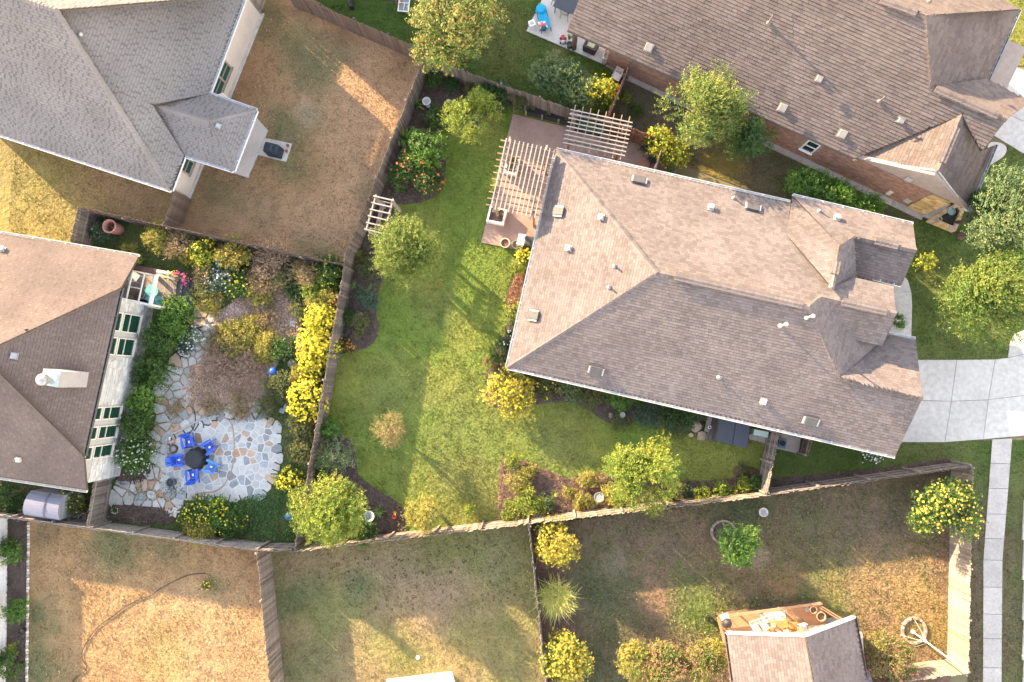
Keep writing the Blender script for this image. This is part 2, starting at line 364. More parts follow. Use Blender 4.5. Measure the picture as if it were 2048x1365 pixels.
bed('narrow dark bed along the side fence beside the driveway', B_FRONT, mulch_m, chip_m, smooth=1)
bed('reddish mulch strip against the west wall of the middle house', [(1034, 545), (1023, 572), (1016, 592), (1018, 612), (1040, 618), (1060, 560)], redmulch_m, redchip_m, z=.07, smooth=2, chips=260, h=.04)
bed('dark soil bed below the flagstone terrace', [(222, 1008), (345, 1016), (352, 1040), (330, 1052), (215, 1042)], mulch_m, chip_m, smooth=1)
bed('dark bed at the foot of the clipped evergreen hedge', [(228, 950), (262, 940), (300, 925), (303, 945), (290, 962), (262, 970), (236, 966)], mulch_m, chip_m, smooth=2)
bed('long soil bed beside the white fence', [(16, 1038), (57, 1044), (58, 1200), (53, 1380), (10, 1380)], mulch_m, chip_m, smooth=1, chips=60)
bed('dark soil inside the round bed by the small green tree', [(1425, 1062), (1430, 1048), (1445, 1043), (1460, 1048), (1467, 1062), (1460, 1080), (1445, 1086), (1430, 1079)], mulch_m, chip_m, smooth=2)
bed('soil strip beside the thin dividing fence', [(1062, 1058), (1095, 1056), (1130, 1130), (1150, 1250), (1165, 1380), (1094, 1380)], brownmulch_m, chip_m, smooth=1, chips=60)

G1, G2 = (.125, .172, .033), (.180, .192, .044)          # well watered turf
BR1, BR2, BR3 = (.290, .175, .095), (.32, .20, .115), (.22, .14, .08)   # dry turf
DG = (.115, .125, .055)
main_lawn = [(852, 136), (1026, 205), (1160, 262), (1325, 312), (1330, 620), (1500, 800), (1546, 860), (1524, 992), (1062, 1052), (597, 1098), (652, 842), (712, 500)]
lawn('smooth green lawn of the middle yard', main_lawn, dict(a=G1, b=G2, blobs=[(930, 880, 150, (.135, .145, .045), .6), (960, 1000, 90, (.16, .15, .05), .6), (780, 790, 80, (.10, .14, .045), .5), (1120, 900, 80, (.15, .15, .05), .6), (880, 620, 60, (.14, .145, .05), .5), (1000, 560, 60, (.11, .15, .03), .5)]), 0.0, BEDS, 300, 1)
lawn('dry brown lawn of the upper left yard', [(320, -60), (585, -25), (852, 126), (708, 500), (692, 545), (345, 470), (345, 300)], dict(a=BR1, b=BR2, blobs=[(590, 90, 70, DG, .6), (655, 110, 60, (.13, .12, .06), .6), (620, 160, 60, DG, .6), (575, 260, 70, (.11, .12, .055), .75), (590, 330, 60, (.12, .12, .05), .7), (430, 390, 60, (.12, .12, .06), .6), (520, 420, 70, (.15, .13, .07), .4), (640, 505, 60, (.11, .11, .055), .6), (740, 380, 40, (.12, .115, .06), .5), (610, 230, 25, (.32, .27, .18), .6), (520, 30, 60, DG, .6)]), 0.0, (), 200, 2)
lawn('sunlit yellow lawn left of the brown gate', [(-300, 120), (345, 140), (345, 470), (162, 426), (146, 520), (-300, 460)], dict(a=(.21, .165, .07), b=(.25, .17, .09), blobs=[(60, 420, 120, (.22, .19, .06), .7), (130, 460, 60, (.20, .175, .055), .6), (250, 370, 90, (.23, .15, .085), .6)]), 0.004, (), 200, 3)
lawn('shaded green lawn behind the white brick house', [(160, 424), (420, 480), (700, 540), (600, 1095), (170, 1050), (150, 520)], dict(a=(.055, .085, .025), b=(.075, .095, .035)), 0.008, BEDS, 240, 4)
lawn('bare brown lawn with the black hose', [(57, 1040), (180, 1050), (520, 1095), (548, 1400), (50, 1400)], dict(a=(.30, .185, .092), b=(.33, .215, .115), blobs=[(240, 1090, 70, (.11, .12, .055), .8), (330, 1095, 50, (.13, .125, .06), .6), (75, 1240, 50, (.10, .12, .055), .8), (80, 1340, 60, (.10, .12, .055), .8), (170, 1160, 40, (.16, .105, .06), .6), (100, 1060, 40, (.15, .12, .07), .6), (430, 1170, 22, (.13, .14, .05), .6), (330, 1310, 60, (.27, .22, .08), .5)]), 0.0, BEDS, 220, 5)
lawn('patchy lawn with scattered dark spots', [(520, 1094), (600, 1098), (1060, 1050), (1096, 1400), (545, 1400)], dict(a=(.165, .155, .062), b=(.24, .175, .092), blobs=[(560, 1200, 50, DG, .8), (600, 1130, 50, (.24, .16, .10), .7), (620, 1180, 40, DG, .7), (780, 1150, 80, (.24, .175, .11), .7), (880, 1180, 70, (.25, .175, .115), .7), (1000, 1120, 60, (.17, .155, .08), .6), (720, 1175, 35, (.09, .12, .05), .7), (960, 1300, 70, (.23, .21, .07), .5), (620, 1330, 70, DG, .7), (780, 1300, 60, (.21, .20, .06), .5)]), 0.004, (), 230, 6)
lawn('worn lawn with green and bare brown patches', [(1062, 1050), (1540, 990), (1925, 936), (1900, 1370), (1880, 1400), (1094, 1400)], dict(gain=.84, a=(.150, .120, .068), b=(.215, .145, .095), blobs=[(1200, 1200, 80, (.085, .095, .048), .8), (1180, 1330, 70, (.08, .09, .045), .7), (1480, 1030, 60, (.075, .095, .045), .8), (1350, 1100, 70, (.13, .11, .07), .6), (1230, 1130, 30, (.25, .21, .15), .5), (1400, 1200, 70, (.15, .17, .05), .6), (1400, 1235, 50, (.13, .18, .04), .7), (1520, 1110, 20, (.33, .25, .18), .8), (1650, 1190, 60, (.13, .175, .04), .7), (1690, 1230, 40, (.12, .17, .035), .6), (1770, 1180, 110, (.36, .23, .11), .8), (1840, 1230, 70, (.34, .22, .09), .7), (1310, 1200, 40, (.33, .20, .12), .7), (1560, 1170, 40, (.33, .21, .11), .6), (1880, 1270, 40, (.28, .20, .06), .6), (1750, 1060, 80, (.17, .125, .09), .6), (1620, 1010, 80, (.09, .10, .05), .6), (1230, 1060, 50, (.15, .115, .08), .6)]), 0.0, BEDS, 250, 7, 0.05)  # brightest dry-grass blobs also put sunlight into the colour of the lit areas
lawn('deep green lawn of the yard at the top', [(560, -120), (1130, -140), (1135, 20), (1215, 135), (1240, 160), (1205, 250), (1030, 205), (850, 128), (585, -25)], dict(a=(.055, .095, .020), b=(.065, .10, .024), blobs=[(1000, 50, 90, (.10, .085, .03), .6), (1020, 140, 60, (.09, .085, .03), .5), (1120, 105, 22, (.17, .12, .06), .7)]), 0.0, (), 240, 8)
lawn('thin worn grass between the two brick houses', [(1243, 150), (1540, 286), (1790, 402), (1850, 440), (1830, 470), (1600, 420), (1320, 312), (1205, 250)], dict(a=(.095, .085, .045), b=(.125, .095, .065), blobs=[(1700, 385, 120, (.06, .10, .022), .9), (1300, 180, 40, (.07, .08, .035), .7), (1440, 345, 50, (.21, .16, .045), .7), (1350, 240, 50, (.12, .10, .07), .6)]), 0.004, (), 220, 9)
lawn('front lawn around the big shade tree', [(1600, 410), (1830, 448), (1960, 300), (2300, 250), (2300, 560), (2060, 655), (2030, 664), (2016, 715), (1990, 722), (1913, 724), (1784, 724), (1780, 600)], dict(a=(.070, .105, .026), b=(.10, .12, .035)), 0.008, (), 220, 10)
lawn('green side lawn between the driveway and the fence', [(1540, 855), (1760, 880), (2010, 882), (2060, 880), (2060, 1400), (1936, 1400), (1944, 935), (1912, 930), (1530, 975)], dict(a=(.070, .105, .026), b=(.105, .115, .04), blobs=[(1965, 1060, 90, (.11, .085, .05), .9), (1955, 1200, 120, (.13, .095, .06), .9), (1955, 1330, 100, (.12, .09, .055), .9), (2030, 1020, 60, (.09, .105, .04), .5), (2035, 1230, 60, (.11, .10, .05), .7)]), 0.0, BEDS, 230, 11)
lawn('bright sunlit grass past the top right house', [(1980, -60), (2300, -60), (2300, 140), (1990, 130)], dict(a=(.15, .16, .035), b=(.18, .165, .04)), 0.004, (), 150, 12)

# ---------------------------------------------------------------- houses
def eave_plane(a, b, z, pitch, ins):
    """roof plane rising from the eave a-b (photo pixels, height z) towards the pixel ins; returns z = A x + B y + C"""
    p, q = at(*a, z), at(*b, z); d = (q - p); n = Vector((-d.y, d.x, 0)).normalized()
    if (at(*ins, z) - p).dot(n) < 0: n = -n
    return (pitch * n.x, pitch * n.y, z - pitch * n.dot(p))
def fall_plane(pt, pitch, frm, to):
    """plane through the 3D point pt that falls along the photo direction frm->to"""
    d = at(*to, pt.z) - at(*frm, pt.z); d.z = 0; d.normalize()
    return (-pitch * d.x, -pitch * d.y, pt.z + pitch * (d.x * pt.x + d.y * pt.y))
def plane3(p, q, r):
    n = (q - p).cross(r - p); return (-n.x / n.z, -n.y / n.z, (n.x * p.x + n.y * p.y + n.z * p.z) / n.z)

def shingle_mat(name, tones, k=0.16, stain=0.12, rough=0.92):
    if name in MATS: return MATS[name]
    m, nt, b = _base(name); MATS[name] = m
    g = nt.nodes.new('ShaderNodeNewGeometry'); r = nt.nodes.new('ShaderNodeValToRGB'); nt.links.new(g.outputs['Random Per Island'], r.inputs[0])
    r.color_ramp.interpolation = 'CONSTANT'; e = r.color_ramp.elements
    while len(e) < len(tones): e.new(0.5)
    for i, t in enumerate(tones): e[i].position = i / len(tones); e[i].color = (*t, 1)
    n1 = _noise(nt, .45, 5); n2 = _noise(nt, 22, 3, .7)
    c = _mix(nt, 1.0, r.outputs[0], _mix(nt, _ramp(nt, n1.outputs['Fac'], .35, .65), (1 - stain,) * 3, (1 + stain,) * 3), 'MULTIPLY')
    c = _mix(nt, 1.0, c, _mix(nt, _ramp(nt, n2.outputs['Fac'], .3, .7), (1 - k,) * 3, (1 + k,) * 3), 'MULTIPLY')
    nt.links.new(c, b.inputs['Base Color']); b.inputs['Roughness'].default_value = rough; b.inputs['Specular IOR Level'].default_value = 0.15
    bp = nt.nodes.new('ShaderNodeBump'); bp.inputs['Strength'].default_value = 0.5; bp.inputs['Distance'].default_value = .01
    nt.links.new(n2.outputs['Fac'], bp.inputs['Height']); nt.links.new(bp.outputs[0], b.inputs['Normal'])
    return m

def scan(poly, t):
    """intervals of the polygon (list of (s,t)) along the level t"""
    xs = []
    n = len(poly)
    for i in range(n):
        (s0, t0), (s1, t1) = poly[i], poly[(i + 1) % n]
        if (t0 > t) != (t1 > t): xs.append(s0 + (s1 - s0) * (t - t0) / (t1 - t0))
    xs.sort(); return [(xs[i], xs[i + 1]) for i in range(0, len(xs) - 1, 2)]
def shingles(mb, poly3, pl, course=0.145, w=(0.16, 0.30), thick=0.014, tabs=0.0, gaps=None, gapb=None):
    """overlapping shingle courses laid over the facet poly3 of the plane pl"""
    a, b, c = pl; g = Vector((a, b, 0)); sl = g.length; g.normalize(); e = Vector((-g.y, g.x, 0)); k = math.sqrt(1 + sl * sl)
    up = Vector((g.x, g.y, sl)) / k; nrm = Vector((-a, -b, 1)).normalized(); o = poly3[0]
    P = [((p - o).dot(e), (p - o).dot(up)) for p in poly3]
    t = min(p[1] for p in P); t1 = max(p[1] for p in P); row = 0
    at3 = lambda s, t, h: o + e * s + up * t + nrm * h
    while t < t1 - .01:
        te = min(t + course, t1); tu = te - .013; lo = scan(P, t + .004); hi = scan(P, te - .004)
        for i, (l0, l1) in enumerate(lo):
            if len(hi) == len(lo): h0, h1 = hi[i]
            else: h0, h1 = l0, l1
            s = min(l0, h0) - rnd.uniform(0, .3); end = max(l1, h1); gi = rnd.randrange(2)
            while s < end:
                gap = gaps and gi == 1; gi = 0 if gap or rnd.random() < .2 else 1
                ww = rnd.uniform(*(gaps if gap else w)); x0, x1 = (s, s + ww) if gaps else (s + .003, s + ww - .003)
                a0, a1 = max(x0, l0), min(x1, l1); b0, b1 = max(x0, h0), min(x1, h1); s += ww
                if a1 - a0 < .015 and b1 - b0 < .015: continue
                if a1 < a0: a0 = a1 = (b0 if b0 > l1 else b1)
                if b1 < b0: b0 = b1 = (a0 if a0 > h1 else a1)
                if gap: gapb.add([at3(a0, t, .008), at3(a1, t, .008), at3(b1, te, .004), at3(b0, te, .004)], [(0, 1, 2, 3)]); continue
                th = thick * (1 + tabs * rnd.choice((0, 0, 1)) + rnd.uniform(-.15, .15))
                mb.add([at3(a0, t, th), at3(a1, t, th), at3(b1, tu, .005), at3(b0, tu, .005), at3(a0, t, -.004), at3(a1, t, -.004)], [(0, 1, 2, 3), (4, 5, 1, 0), (4, 0, 3), (5, 2, 1)])
        t += course; row += 1
def ridge_caps(mb, p, q, side=0.15, drop=0.07, step=0.2, lift=0.03):
    d = q - p; L = d.length; d.normalize(); sd = d.cross(Vector((0, 0, 1))).normalized(); u = sd.cross(d).normalized(); n = max(2, int(L / step))
    for i in range(n):
        a = p + d * (L * i / n); b = p + d * (L * (i + 1.12) / n); k = rnd.uniform(.9, 1.1)
        mb.add([a + u * (lift + .022), a + sd * side * k - u * (drop - .022), b + sd * side * k - u * drop, b + u * lift, b - sd * side * k - u * drop, a - sd * side * k - u * (drop - .022), a + u * lift * .2, a + sd * side * k - u * drop * 1.2, a - sd * side * k - u * drop * 1.2],
               [(0, 3, 2, 1), (0, 5, 4, 3), (6, 0, 1, 7), (6, 8, 5, 0)])
def facet_pts(pl, pts): return [on_plane(x, y, pl) for x, y in pts]
def roof(house, name, facets, sm, deck, caps=(), style=None):
    """one roof part: a deck of thick facets, its joined shingles, ridge caps"""
    style = dict(style or {}); gm = style.pop('gapmat', None); gb = MB()
    if gm: style['gapb'] = gb
    mb = MB(); sb = MB()
    for pl, pts in facets:
        P = facet_pts(pl, pts); A = sum(P[i].x * P[(i + 1) % len(P)].y - P[(i + 1) % len(P)].x * P[i].y for i in range(len(P)))
        if A < 0: P.reverse()
        n = len(P); D = Vector((0, 0, .14)); O = Vector((0, 0, .004))
        mb.add([p - O for p in P] + [p - D for p in P], [tuple(range(n)), tuple(reversed(range(n, 2 * n)))] + [(i + n, (i + 1) % n + n, (i + 1) % n, i) for i in range(n)])
        shingles(sb, P, pl, **style)
    r = mb.build(name, deck, house)
    sb.build('shingles', sm, r, kind='stuff')
    if gm: gb.build('shingle_recesses', gm, r, kind='stuff')
    cb = MB()
    for p, q in caps: ridge_caps(cb, p, q)
    if caps: cb.build('ridge_caps', sm, r, kind='stuff')
    return r
def gutter(house, runs, z, m, br=0.9, inner=None):
    """open channel along each eave run (photo pixels at height z, interior on the given side) with its hangers"""
    for a, b, ins in runs:
        p, q = at(*a, z), at(*b, z); d = (q - p); L = d.length; d.normalize(); n = Vector((-d.y, d.x, 0))
        if (at(*ins, z) - p).dot(n) > 0: n = -n
        mb = MB(); w = .11; M = Matrix((d, n, Vector((0, 0, 1)))).transposed(); c = (p + q) / 2
        mb.box(c + n * (w / 2) - Vector((0, 0, .11)), (L, w, .01), M=M)
        mb.box(c + n * w - Vector((0, 0, .055)), (L, .022, .12), M=M); mb.box(c + n * .004 - Vector((0, 0, .06)), (L, .012, .10), M=M)
        for s in (-1, 1): mb.box(c + d * (s * L / 2) + n * (w / 2) - Vector((0, 0, .06)), (.012, w, .11), M=M)
        g = mb.build('gutter', m, house)
        h = MB(); k = max(2, int(L / br))
        for i in range(k): h.box(p + d * (L * (i + .5) / k) + n * (w / 2) + Vector((0, 0, .004)), (.035, w + .02, .012), M=M)
        h.build('gutter_hangers', m, g, kind='stuff')
def inset_poly(P, d):
    n = len(P); A = sum(P[i].x * P[(i + 1) % n].y - P[(i + 1) % n].x * P[i].y for i in range(n)); s = 1 if A > 0 else -1; out = []
    for i in range(n):
        p0, p1, p2 = P[i - 1], P[i], P[(i + 1) % n]; e1 = (p1 - p0).normalized(); e2 = (p2 - p1).normalized()
        n1 = Vector((-e1.y, e1.x)) * s; n2 = Vector((-e2.y, e2.x)) * s; b = (n1 + n2)
        out.append(p1 + b * (d / max(.3, 1 + n1.dot(n2))))
    return out
def walls(house, pts, z, m, ins=0.42, top=None, name='wall'):
    P = [Vector(at2(x, y, z)) for x, y in pts]; Q = inset_poly(P, ins)
    MB().prism([tuple(q) for q in Q], -.02, top or z - .13).build(name, m, house); return Q
def gable(house, a, b, c, m, back=0.35):
    """triangular gable wall under the 3D points a, b (eave ends) and c (apex)"""
    d = (b - a); n = Vector((-d.y, d.x, 0)).normalized(); mid = (a + b) / 2
    f = lambda p, s: p + n * s - Vector((0, 0, .16)); k = 0.9
    A, B, Cc = (mid + (p - mid) * k for p in (a, b, c)); Cc.z = c.z - .1
    MB().add([f(A, .08), f(B, .08), f(Cc, .08), f(A, -.08), f(B, -.08), f(Cc, -.08)], [(0, 1, 2), (5, 4, 3), (0, 3, 4, 1), (1, 4, 5, 2), (2, 5, 3, 0)]).build('gable_wall', m, house)
def window(house, A, B, p0, p1, fm, gm, splits=(0.6,), trim=0.07, mull=None, vert=True, name='window'):
    """window on the wall p0-p1; A and B are opposite corners in the photograph (A the lower one)"""
    a, b = on_wall(*A, p0, p1), on_wall(*B, p0, p1); d = (p1 - p0).normalized(); n = Vector((d.y, -d.x, 0))
    if n.dot(CPOS - p0) < 0: n = -n
    s0, s1 = sorted(((a - p0).dot(d), (b - p0).dot(d))); z0, z1 = sorted((a.z, b.z)); M = Matrix((d, n, Vector((0, 0, 1)))).transposed()
    W, Hh = s1 - s0, z1 - z0; c = p0 + d * (s0 + s1) / 2; c = Vector((c.x, c.y, (z0 + z1) / 2))
    f = MB(); t = trim
    for sx in (-1, 1): f.box(c + d * sx * (W / 2 - t / 2) + n * .03, (t, .07, Hh), M=M)
    for sz in (-1, 1): f.box(c + Vector((0, 0, sz * (Hh / 2 - t / 2))) + n * .03, (W - 2 * t, .065, t), M=M)
    f.box(c - Vector((0, 0, Hh / 2 + .02)) + n * .06, (W + .1, .12, .04), M=M)
    cuts = [0] + list(splits) + [1]
    for k in splits:
        if vert: f.box(c + d * ((k - .5) * W) + n * .028, (t * .6, .06, Hh - 2 * t), M=M)
        else: f.box(c + Vector((0, 0, (k - .5) * Hh)) + n * .028, (W - 2 * t, .06, t * .6), M=M)
    fo = f.build(name, fm, house)
    for k0, k1 in zip(cuts[:-1], cuts[1:]):
        if vert: MB().box(c + d * (((k0 + k1) / 2 - .5) * W) + n * .016, ((k1 - k0) * W - t * 1.1, .012, Hh - t * 1.6), M=M).build('pane', gm, fo)
        else: MB().box(c + Vector((0, 0, ((k0 + k1) / 2 - .5) * Hh)) + n * .016, (W - t * 1.6, .012, (k1 - k0) * Hh - t * 1.1), M=M).build('pane', gm, fo)
    return (s0, s1, z0, z1)
def masonry(house, p0, p1, z0, z1, bw, bh, m, holes=(), depth=.016, name='bricks', jitter=.004, parent=None):
    """brick or stone courses proud of the wall face p0-p1, one joined part"""
    d = (p1 - p0); L = d.length; d.normalize(); n = Vector((d.y, -d.x, 0))
    if n.dot(CPOS - p0) < 0: n = -n
    mb = MB(); z = z0; row = 0; g = .01
    while z < z1 - .02:
        s = -(row % 2) * bw / 2; h = min(bh, z1 - z)
        while s < L:
            w = bw * rnd.uniform(.7, 1.3) if jitter > .01 else bw; a, b = max(0, s) + g / 2, min(L, s + w) - g / 2; s += w
            if b - a < .03 or any(b > hs0 - .02 and a < hs1 + .02 and z + h > hz0 - .02 and z < hz1 + .02 for hs0, hs1, hz0, hz1 in holes): continue
            q = depth + rnd.uniform(-jitter, jitter); A, B = p0 + d * a, p0 + d * b
            V = [Vector((P.x, P.y, zz)) + n * o for o in (-.01, q) for P in (A, B) for zz in (z + g / 2, z + h - g / 2)]
            mb.add(V, [(4, 6, 7, 5), (0, 4, 5, 1), (2, 3, 7, 6), (1, 5, 7, 3), (0, 2, 6, 4)])
        z += bh; row += 1
    return mb.build(name, m, house, kind='stuff')
def slope_frame(pl):
    a, b, c = pl; nrm = Vector((-a, -b, 1)).normalized(); g = Vector((a, b, 0)).normalized(); e = Vector((-g.y, g.x, 0)); u = nrm.cross(e) ; return Matrix((e, u, nrm)).transposed(), nrm
def box_vent(house, px, py, pl, m, size=.34, h=.20):
    """square roof vent: flashing, curb and a hood wider than the curb"""
    p = on_plane(px, py, pl); M, n = slope_frame(pl); f = MB()
    f.box(p + n * .035, (size * 1.12, size * 1.12, .015), M=M); f.box(p + n * .09, (size * .7, size * .7, .12), M=M)
    f.box(p + n * (h - .02), (size, size, .08), M=M, taper=.86)
    f.build('roof_vent', m, house)
slant_m = lambda: mat('slate_vent', (.085, .08, .08), (.07, .066, .066), 5, .5)
def slant_vent(house, px, py, pl, m, dm, size=(.62, .46)):
    """low slant-back vent with louvred ends"""
    p = on_plane(px, py, pl); M, n = slope_frame(pl); f = MB(); w, l = size
    f.box(p + n * .035, (w * 1.15, l * 1.15, .012), M=M); f.box(p + n * .11, (w, l, .10), M=M, taper=.93)
    v = f.build('slant_vent', m, house); e = M @ Vector((1, 0, 0))
    for s in (-1, 1): MB().box(p + n * .085 + e * s * (w / 2 + .045), (.08, l * .8, .07), M=M).build('louvre', dm, v)
def pipe(house, px, py, pl, m, h=.5, r=.045, cap=False, boot=None):
    p = on_plane(px, py, pl); f = MB(); M, n = slope_frame(pl)
    f.lathe([(r * 2.6, .03), (r * 1.3, .14), (r, .16), (r, h), (r * .8, h), (r * .8, h - .05)], p, 10)
    if cap: f.lathe([(r * 1.9, h), (r * 2.1, h + .05), (r * 2.1, h + .14), (.001, h + .2)], p, 10)
    f.build('vent_pipe', m, house)
def ridge_vent(house, a, b, pla, m, sm):
    """raised vent strip along a ridge with capped shingle top"""
    p, q = on_plane(*a, pla), on_plane(*b, pla); v = MB(); Z = Vector((0, 0, .045)); v.beam(p + Z, q + Z, .36, .05)
    o = v.build('ridge_vent', m, house); c = MB(); ridge_caps(c, p + Z, q + Z, side=.22, drop=.02, step=.22, lift=.045); c.build('ridge_caps', sm, o, kind='stuff')

white = mat('white_paint', (.74, .73, .70), (.66, .65, .63), 3, 0.5)
offwhite = mat('cream_trim', (.60, .56, .50), (.54, .50, .45), 3, 0.6)
galv = mat('grey_metal', (.36, .37, .39), (.28, .29, .31), 6, 0.45, metal=.4)
dark = mat('dark_metal', (.025, .025, .028), (.04, .04, .042), 5, 0.45)
ventm = mat('brown_vent', (.15, .125, .118), (.125, .10, .095), 5, 0.6)
vent_w = mat('pale_vent', (.42, .40, .38), (.33, .315, .30), 5, 0.5); vent_t = mat('tan_vent', (.27, .24, .22), (.22, .19, .175), 5, .55)
deckm = mat('roof_deck', (.075, .062, .055), (.06, .05, .045), 5, 0.9)
tan_sh = shingle_mat('tan_shingles', [(0.159, 0.130, 0.123), (0.143, 0.116, 0.111), (0.171, 0.142, 0.135), (0.129, 0.106, 0.101), (0.153, 0.124, 0.119), (0.163, 0.136, 0.133)])
grey_sh = shingle_mat('grey_shingles', [(0.181, 0.166, 0.161), (0.181, 0.166, 0.161), (0.181, 0.166, 0.161), (0.181, 0.166, 0.161), (0.181, 0.166, 0.161), (0.181, 0.166, 0.161)], stain=.10)
brown_sh = shingle_mat('brown_shingles', [(0.137, 0.109, 0.098), (0.123, 0.097, 0.086), (0.145, 0.115, 0.105), (0.114, 0.088, 0.081), (0.133, 0.103, 0.093)])
tan2_sh = shingle_mat('speckled_tan_shingles', [(0.131, 0.100, 0.091), (0.131, 0.100, 0.091), (0.131, 0.100, 0.091), (0.131, 0.100, 0.091), (0.131, 0.100, 0.091), (0.131, 0.100, 0.091)])
grey_gap = shingle_mat('grey_recess', [(.125, .114, .113), (.145, .131, .13), (.165, .149, .148)]); tan_gap = shingle_mat('tan_recess', [(.110, .088, .077), (.13, .102, .089), (.15, .118, .103)])
wall_tan = mat('tan_wall', (.45, .37, .30), (.40, .33, .27), 2, 0.85, .1, 40)
wall_pink = mat('stucco', (.56, .475, .42), (.50, .42, .37), 1.2, 0.9, .15, 60)
mortar = mat('mortar', (.33, .26, .22), (.28, .22, .19), 3, 0.95)
brick_m = mat('brick', (.285, .165, .120), (.24, .14, .105), 1.5, 0.9, island=.28)
whitestone_m = mat('whitewashed_stone', (.47, .465, .47), (.36, .36, .37), 2.0, 0.85, .3, 20, island=.16)
cutstone_m = mat('tan_cut_stone', (.48, .34, .17), (.40, .26, .12), 2, 0.85, .25, 18, island=.3)
glass = glass_mat('dark_glass', (.012, .028, .026)); fascia_m = white

# ---- middle house (tan roof)
Hm = empty('house', at(1430, 610), 'large one storey house with a wide tan hip roof in the middle of the photo', 'house')
P_ = .44; ze = 2.9
W1 = eave_plane((1015, 735), (1113, 300), ze, P_, (1300, 550)); N1 = eave_plane((1113, 300), (1580, 405), ze, P_, (1300, 550)); S1 = eave_plane((1015, 735), (1790, 912), ze, P_, (1300, 550))
Q = on_plane(1616, 614, S1); E1 = fall_plane(Q, P_, (1313, 545), (1616, 614))
WN = eave_plane((1586, 392), (1826, 449), ze, .6, (1680, 500))
P2 = on_plane(1679.6, 491, WN); WW = plane3(on_plane(1584, 402, N1), on_plane(1572, 468, N1), P2); P3 = on_plane(1664, 575, WW); WE = fall_plane((P2 + P3) / 2, .6, (1313, 545), (1616, 614))
G1S = eave_plane((1747, 556), (1803, 570.5), ze, .5, (1760, 500)); ap2 = on_plane(1791.9, 627.7, N1); G2S = fall_plane(ap2, .55, (1113, 300), (1015, 735)); G3N = eave_plane((1776, 669), (1831, 679.5), ze, .55, (1750, 760))
fac = [(W1, [(1015, 735), (1113, 300), (1313, 545)]),
       (N1, [(1113, 300), (1582, 406), (1572, 468), (1664, 575), (1712, 556), (1786.6, 572), (1791.9, 627.7), (1641.5, 594), (1616, 614), (1313, 545)]),
       (S1, [(1015, 735), (1313, 545), (1616, 614), (1680, 755), (1845, 797), (1790, 913)]),
       (E1, [(1616, 614), (1641.5, 594), (1790, 640), (1776, 669), (1680, 755)]),
       (G2S, [(1641.5, 594), (1791.9, 627.7), (1764.6, 692), (1676.7, 673)]),
       (G3N, [(1680, 755), (1776, 669), (1831, 679.5), (1845, 797)]),
       (WW, [(1586, 392), (1679.6, 491), (1664, 575), (1572, 468)]),
       (WN, [(1586, 392), (1826, 449), (1833, 501), (1707.5, 473), (1679.6, 491)]),
       (WE, [(1707.5, 473), (1679.6, 491), (1664, 575), (1713, 557)]),
       (G1S, [(1707.5, 473), (1833, 501), (1803, 570.5), (1713, 557)])]
op = lambda x, y, pl: on_plane(x, y, pl)
roof(Hm, 'roof', fac, tan_sh, deckm, caps=[(op(1015, 735, S1), op(1313, 545, S1)), (op(1113, 300, W1), op(1313, 545, W1)), (op(1313, 545, S1), op(1616, 614, S1)), (op(1616, 614, S1), op(1680, 755, S1)), (op(1641.5, 594, N1), op(1791.9, 627.7, N1)), (op(1679.6, 491, WW), op(1664, 575, WW)), (op(1707.5, 473, WN), op(1833, 501, WN)), (op(1680, 755, S1), op(1845, 797, S1)), (op(1616, 614, N1), op(1641.5, 594, N1))])
for a, b, pl in (((1349, 553), (1605, 611), S1), ((1750, 482), (1795, 493), WN), ((1683, 604), (1772, 624), N1), ((1703, 761), (1815, 790), S1), ((1674, 520), (1668, 548), WW)): ridge_vent(Hm, a, b, pl, ventm, tan_sh)
gutter(Hm, [((1015, 735), (1113, 300), (1300, 550)), ((1113, 300), (1580, 405), (1300, 550)), ((1015, 735), (1790, 913), (1300, 550)), ((1586, 392), (1826, 449), (1680, 500)), ((1747, 556), (1803, 570), (1760, 500)), ((1776, 669), (1831, 679), (1750, 760))], ze, mat('gutter_white', (.62, .61, .60), (.5, .5, .49), 4, .5))
wq = walls(Hm, [(1015, 735), (1113, 300), (1582, 406), (1586, 392), (1826, 449), (1803, 570), (1747, 560), (1762, 672), (1831, 679), (1790, 913)], ze, wall_tan, .5)
for a, b, c in ((op(1826, 449, WN), op(1803, 570, G1S), op(1833, 501, WN)), (op(1831, 679, G3N), op(1790, 913, S1), op(1845, 797, S1))): gable(Hm, a, b, c, wall_tan)
gA, gB, gC = op(1786.6, 572, N1), op(1764.6, 692, G2S), op(1791.9, 627.7, N1); gd = (gB - gA).normalized()
MB().prism([(gA.x, gA.y), (gB.x, gB.y), (gB.x - 3.4, gB.y + .9), (gA.x - 3.4, gA.y + .9)], 0, min(gA.z, gB.z) - .2, .05).build('entry_wall', wall_tan, Hm); gable(Hm, gA, gB, gC, wall_tan)
for px, py, pl in ((1118, 424, W1), (1068, 632, W1)): slant_vent(Hm, px, py, pl, slant_m(), vent_w, (.40, .60))
for px, py, pl in ((1278, 362, N1), (1505, 416, N1), (1192, 741, S1), (1621, 842, S1)): slant_vent(Hm, px, py, pl, slant_m(), vent_w)
for px, py, pl in ((1203, 435, W1), (1138, 497, W1), (1421, 417, N1), (1673, 438, WN), (1526, 802, S1)): box_vent(Hm, px, py, pl, vent_w, .29)
for px, py, pl, h in ((1229, 533, W1, .35), (1218, 575, W1, .35), (1467, 397, N1, .35), (1638, 423, WN, .35), (1437, 755, S1, .45)): pipe(Hm, px, py, pl, galv, h)
for px, py, pl in ((1560, 652, S1), (1612, 636, S1)): pipe(Hm, px, py, pl, vent_w, .75, .045, True)
# side window by the white flowers and front gable trim
gp = [at(1672, 884), at(1730, 898)]
window(Hm, (1672, 898), (1718, 893), at(1640, 893, 0), at(1720, 911, 0), offwhite, glass, (.5,)) if False else None

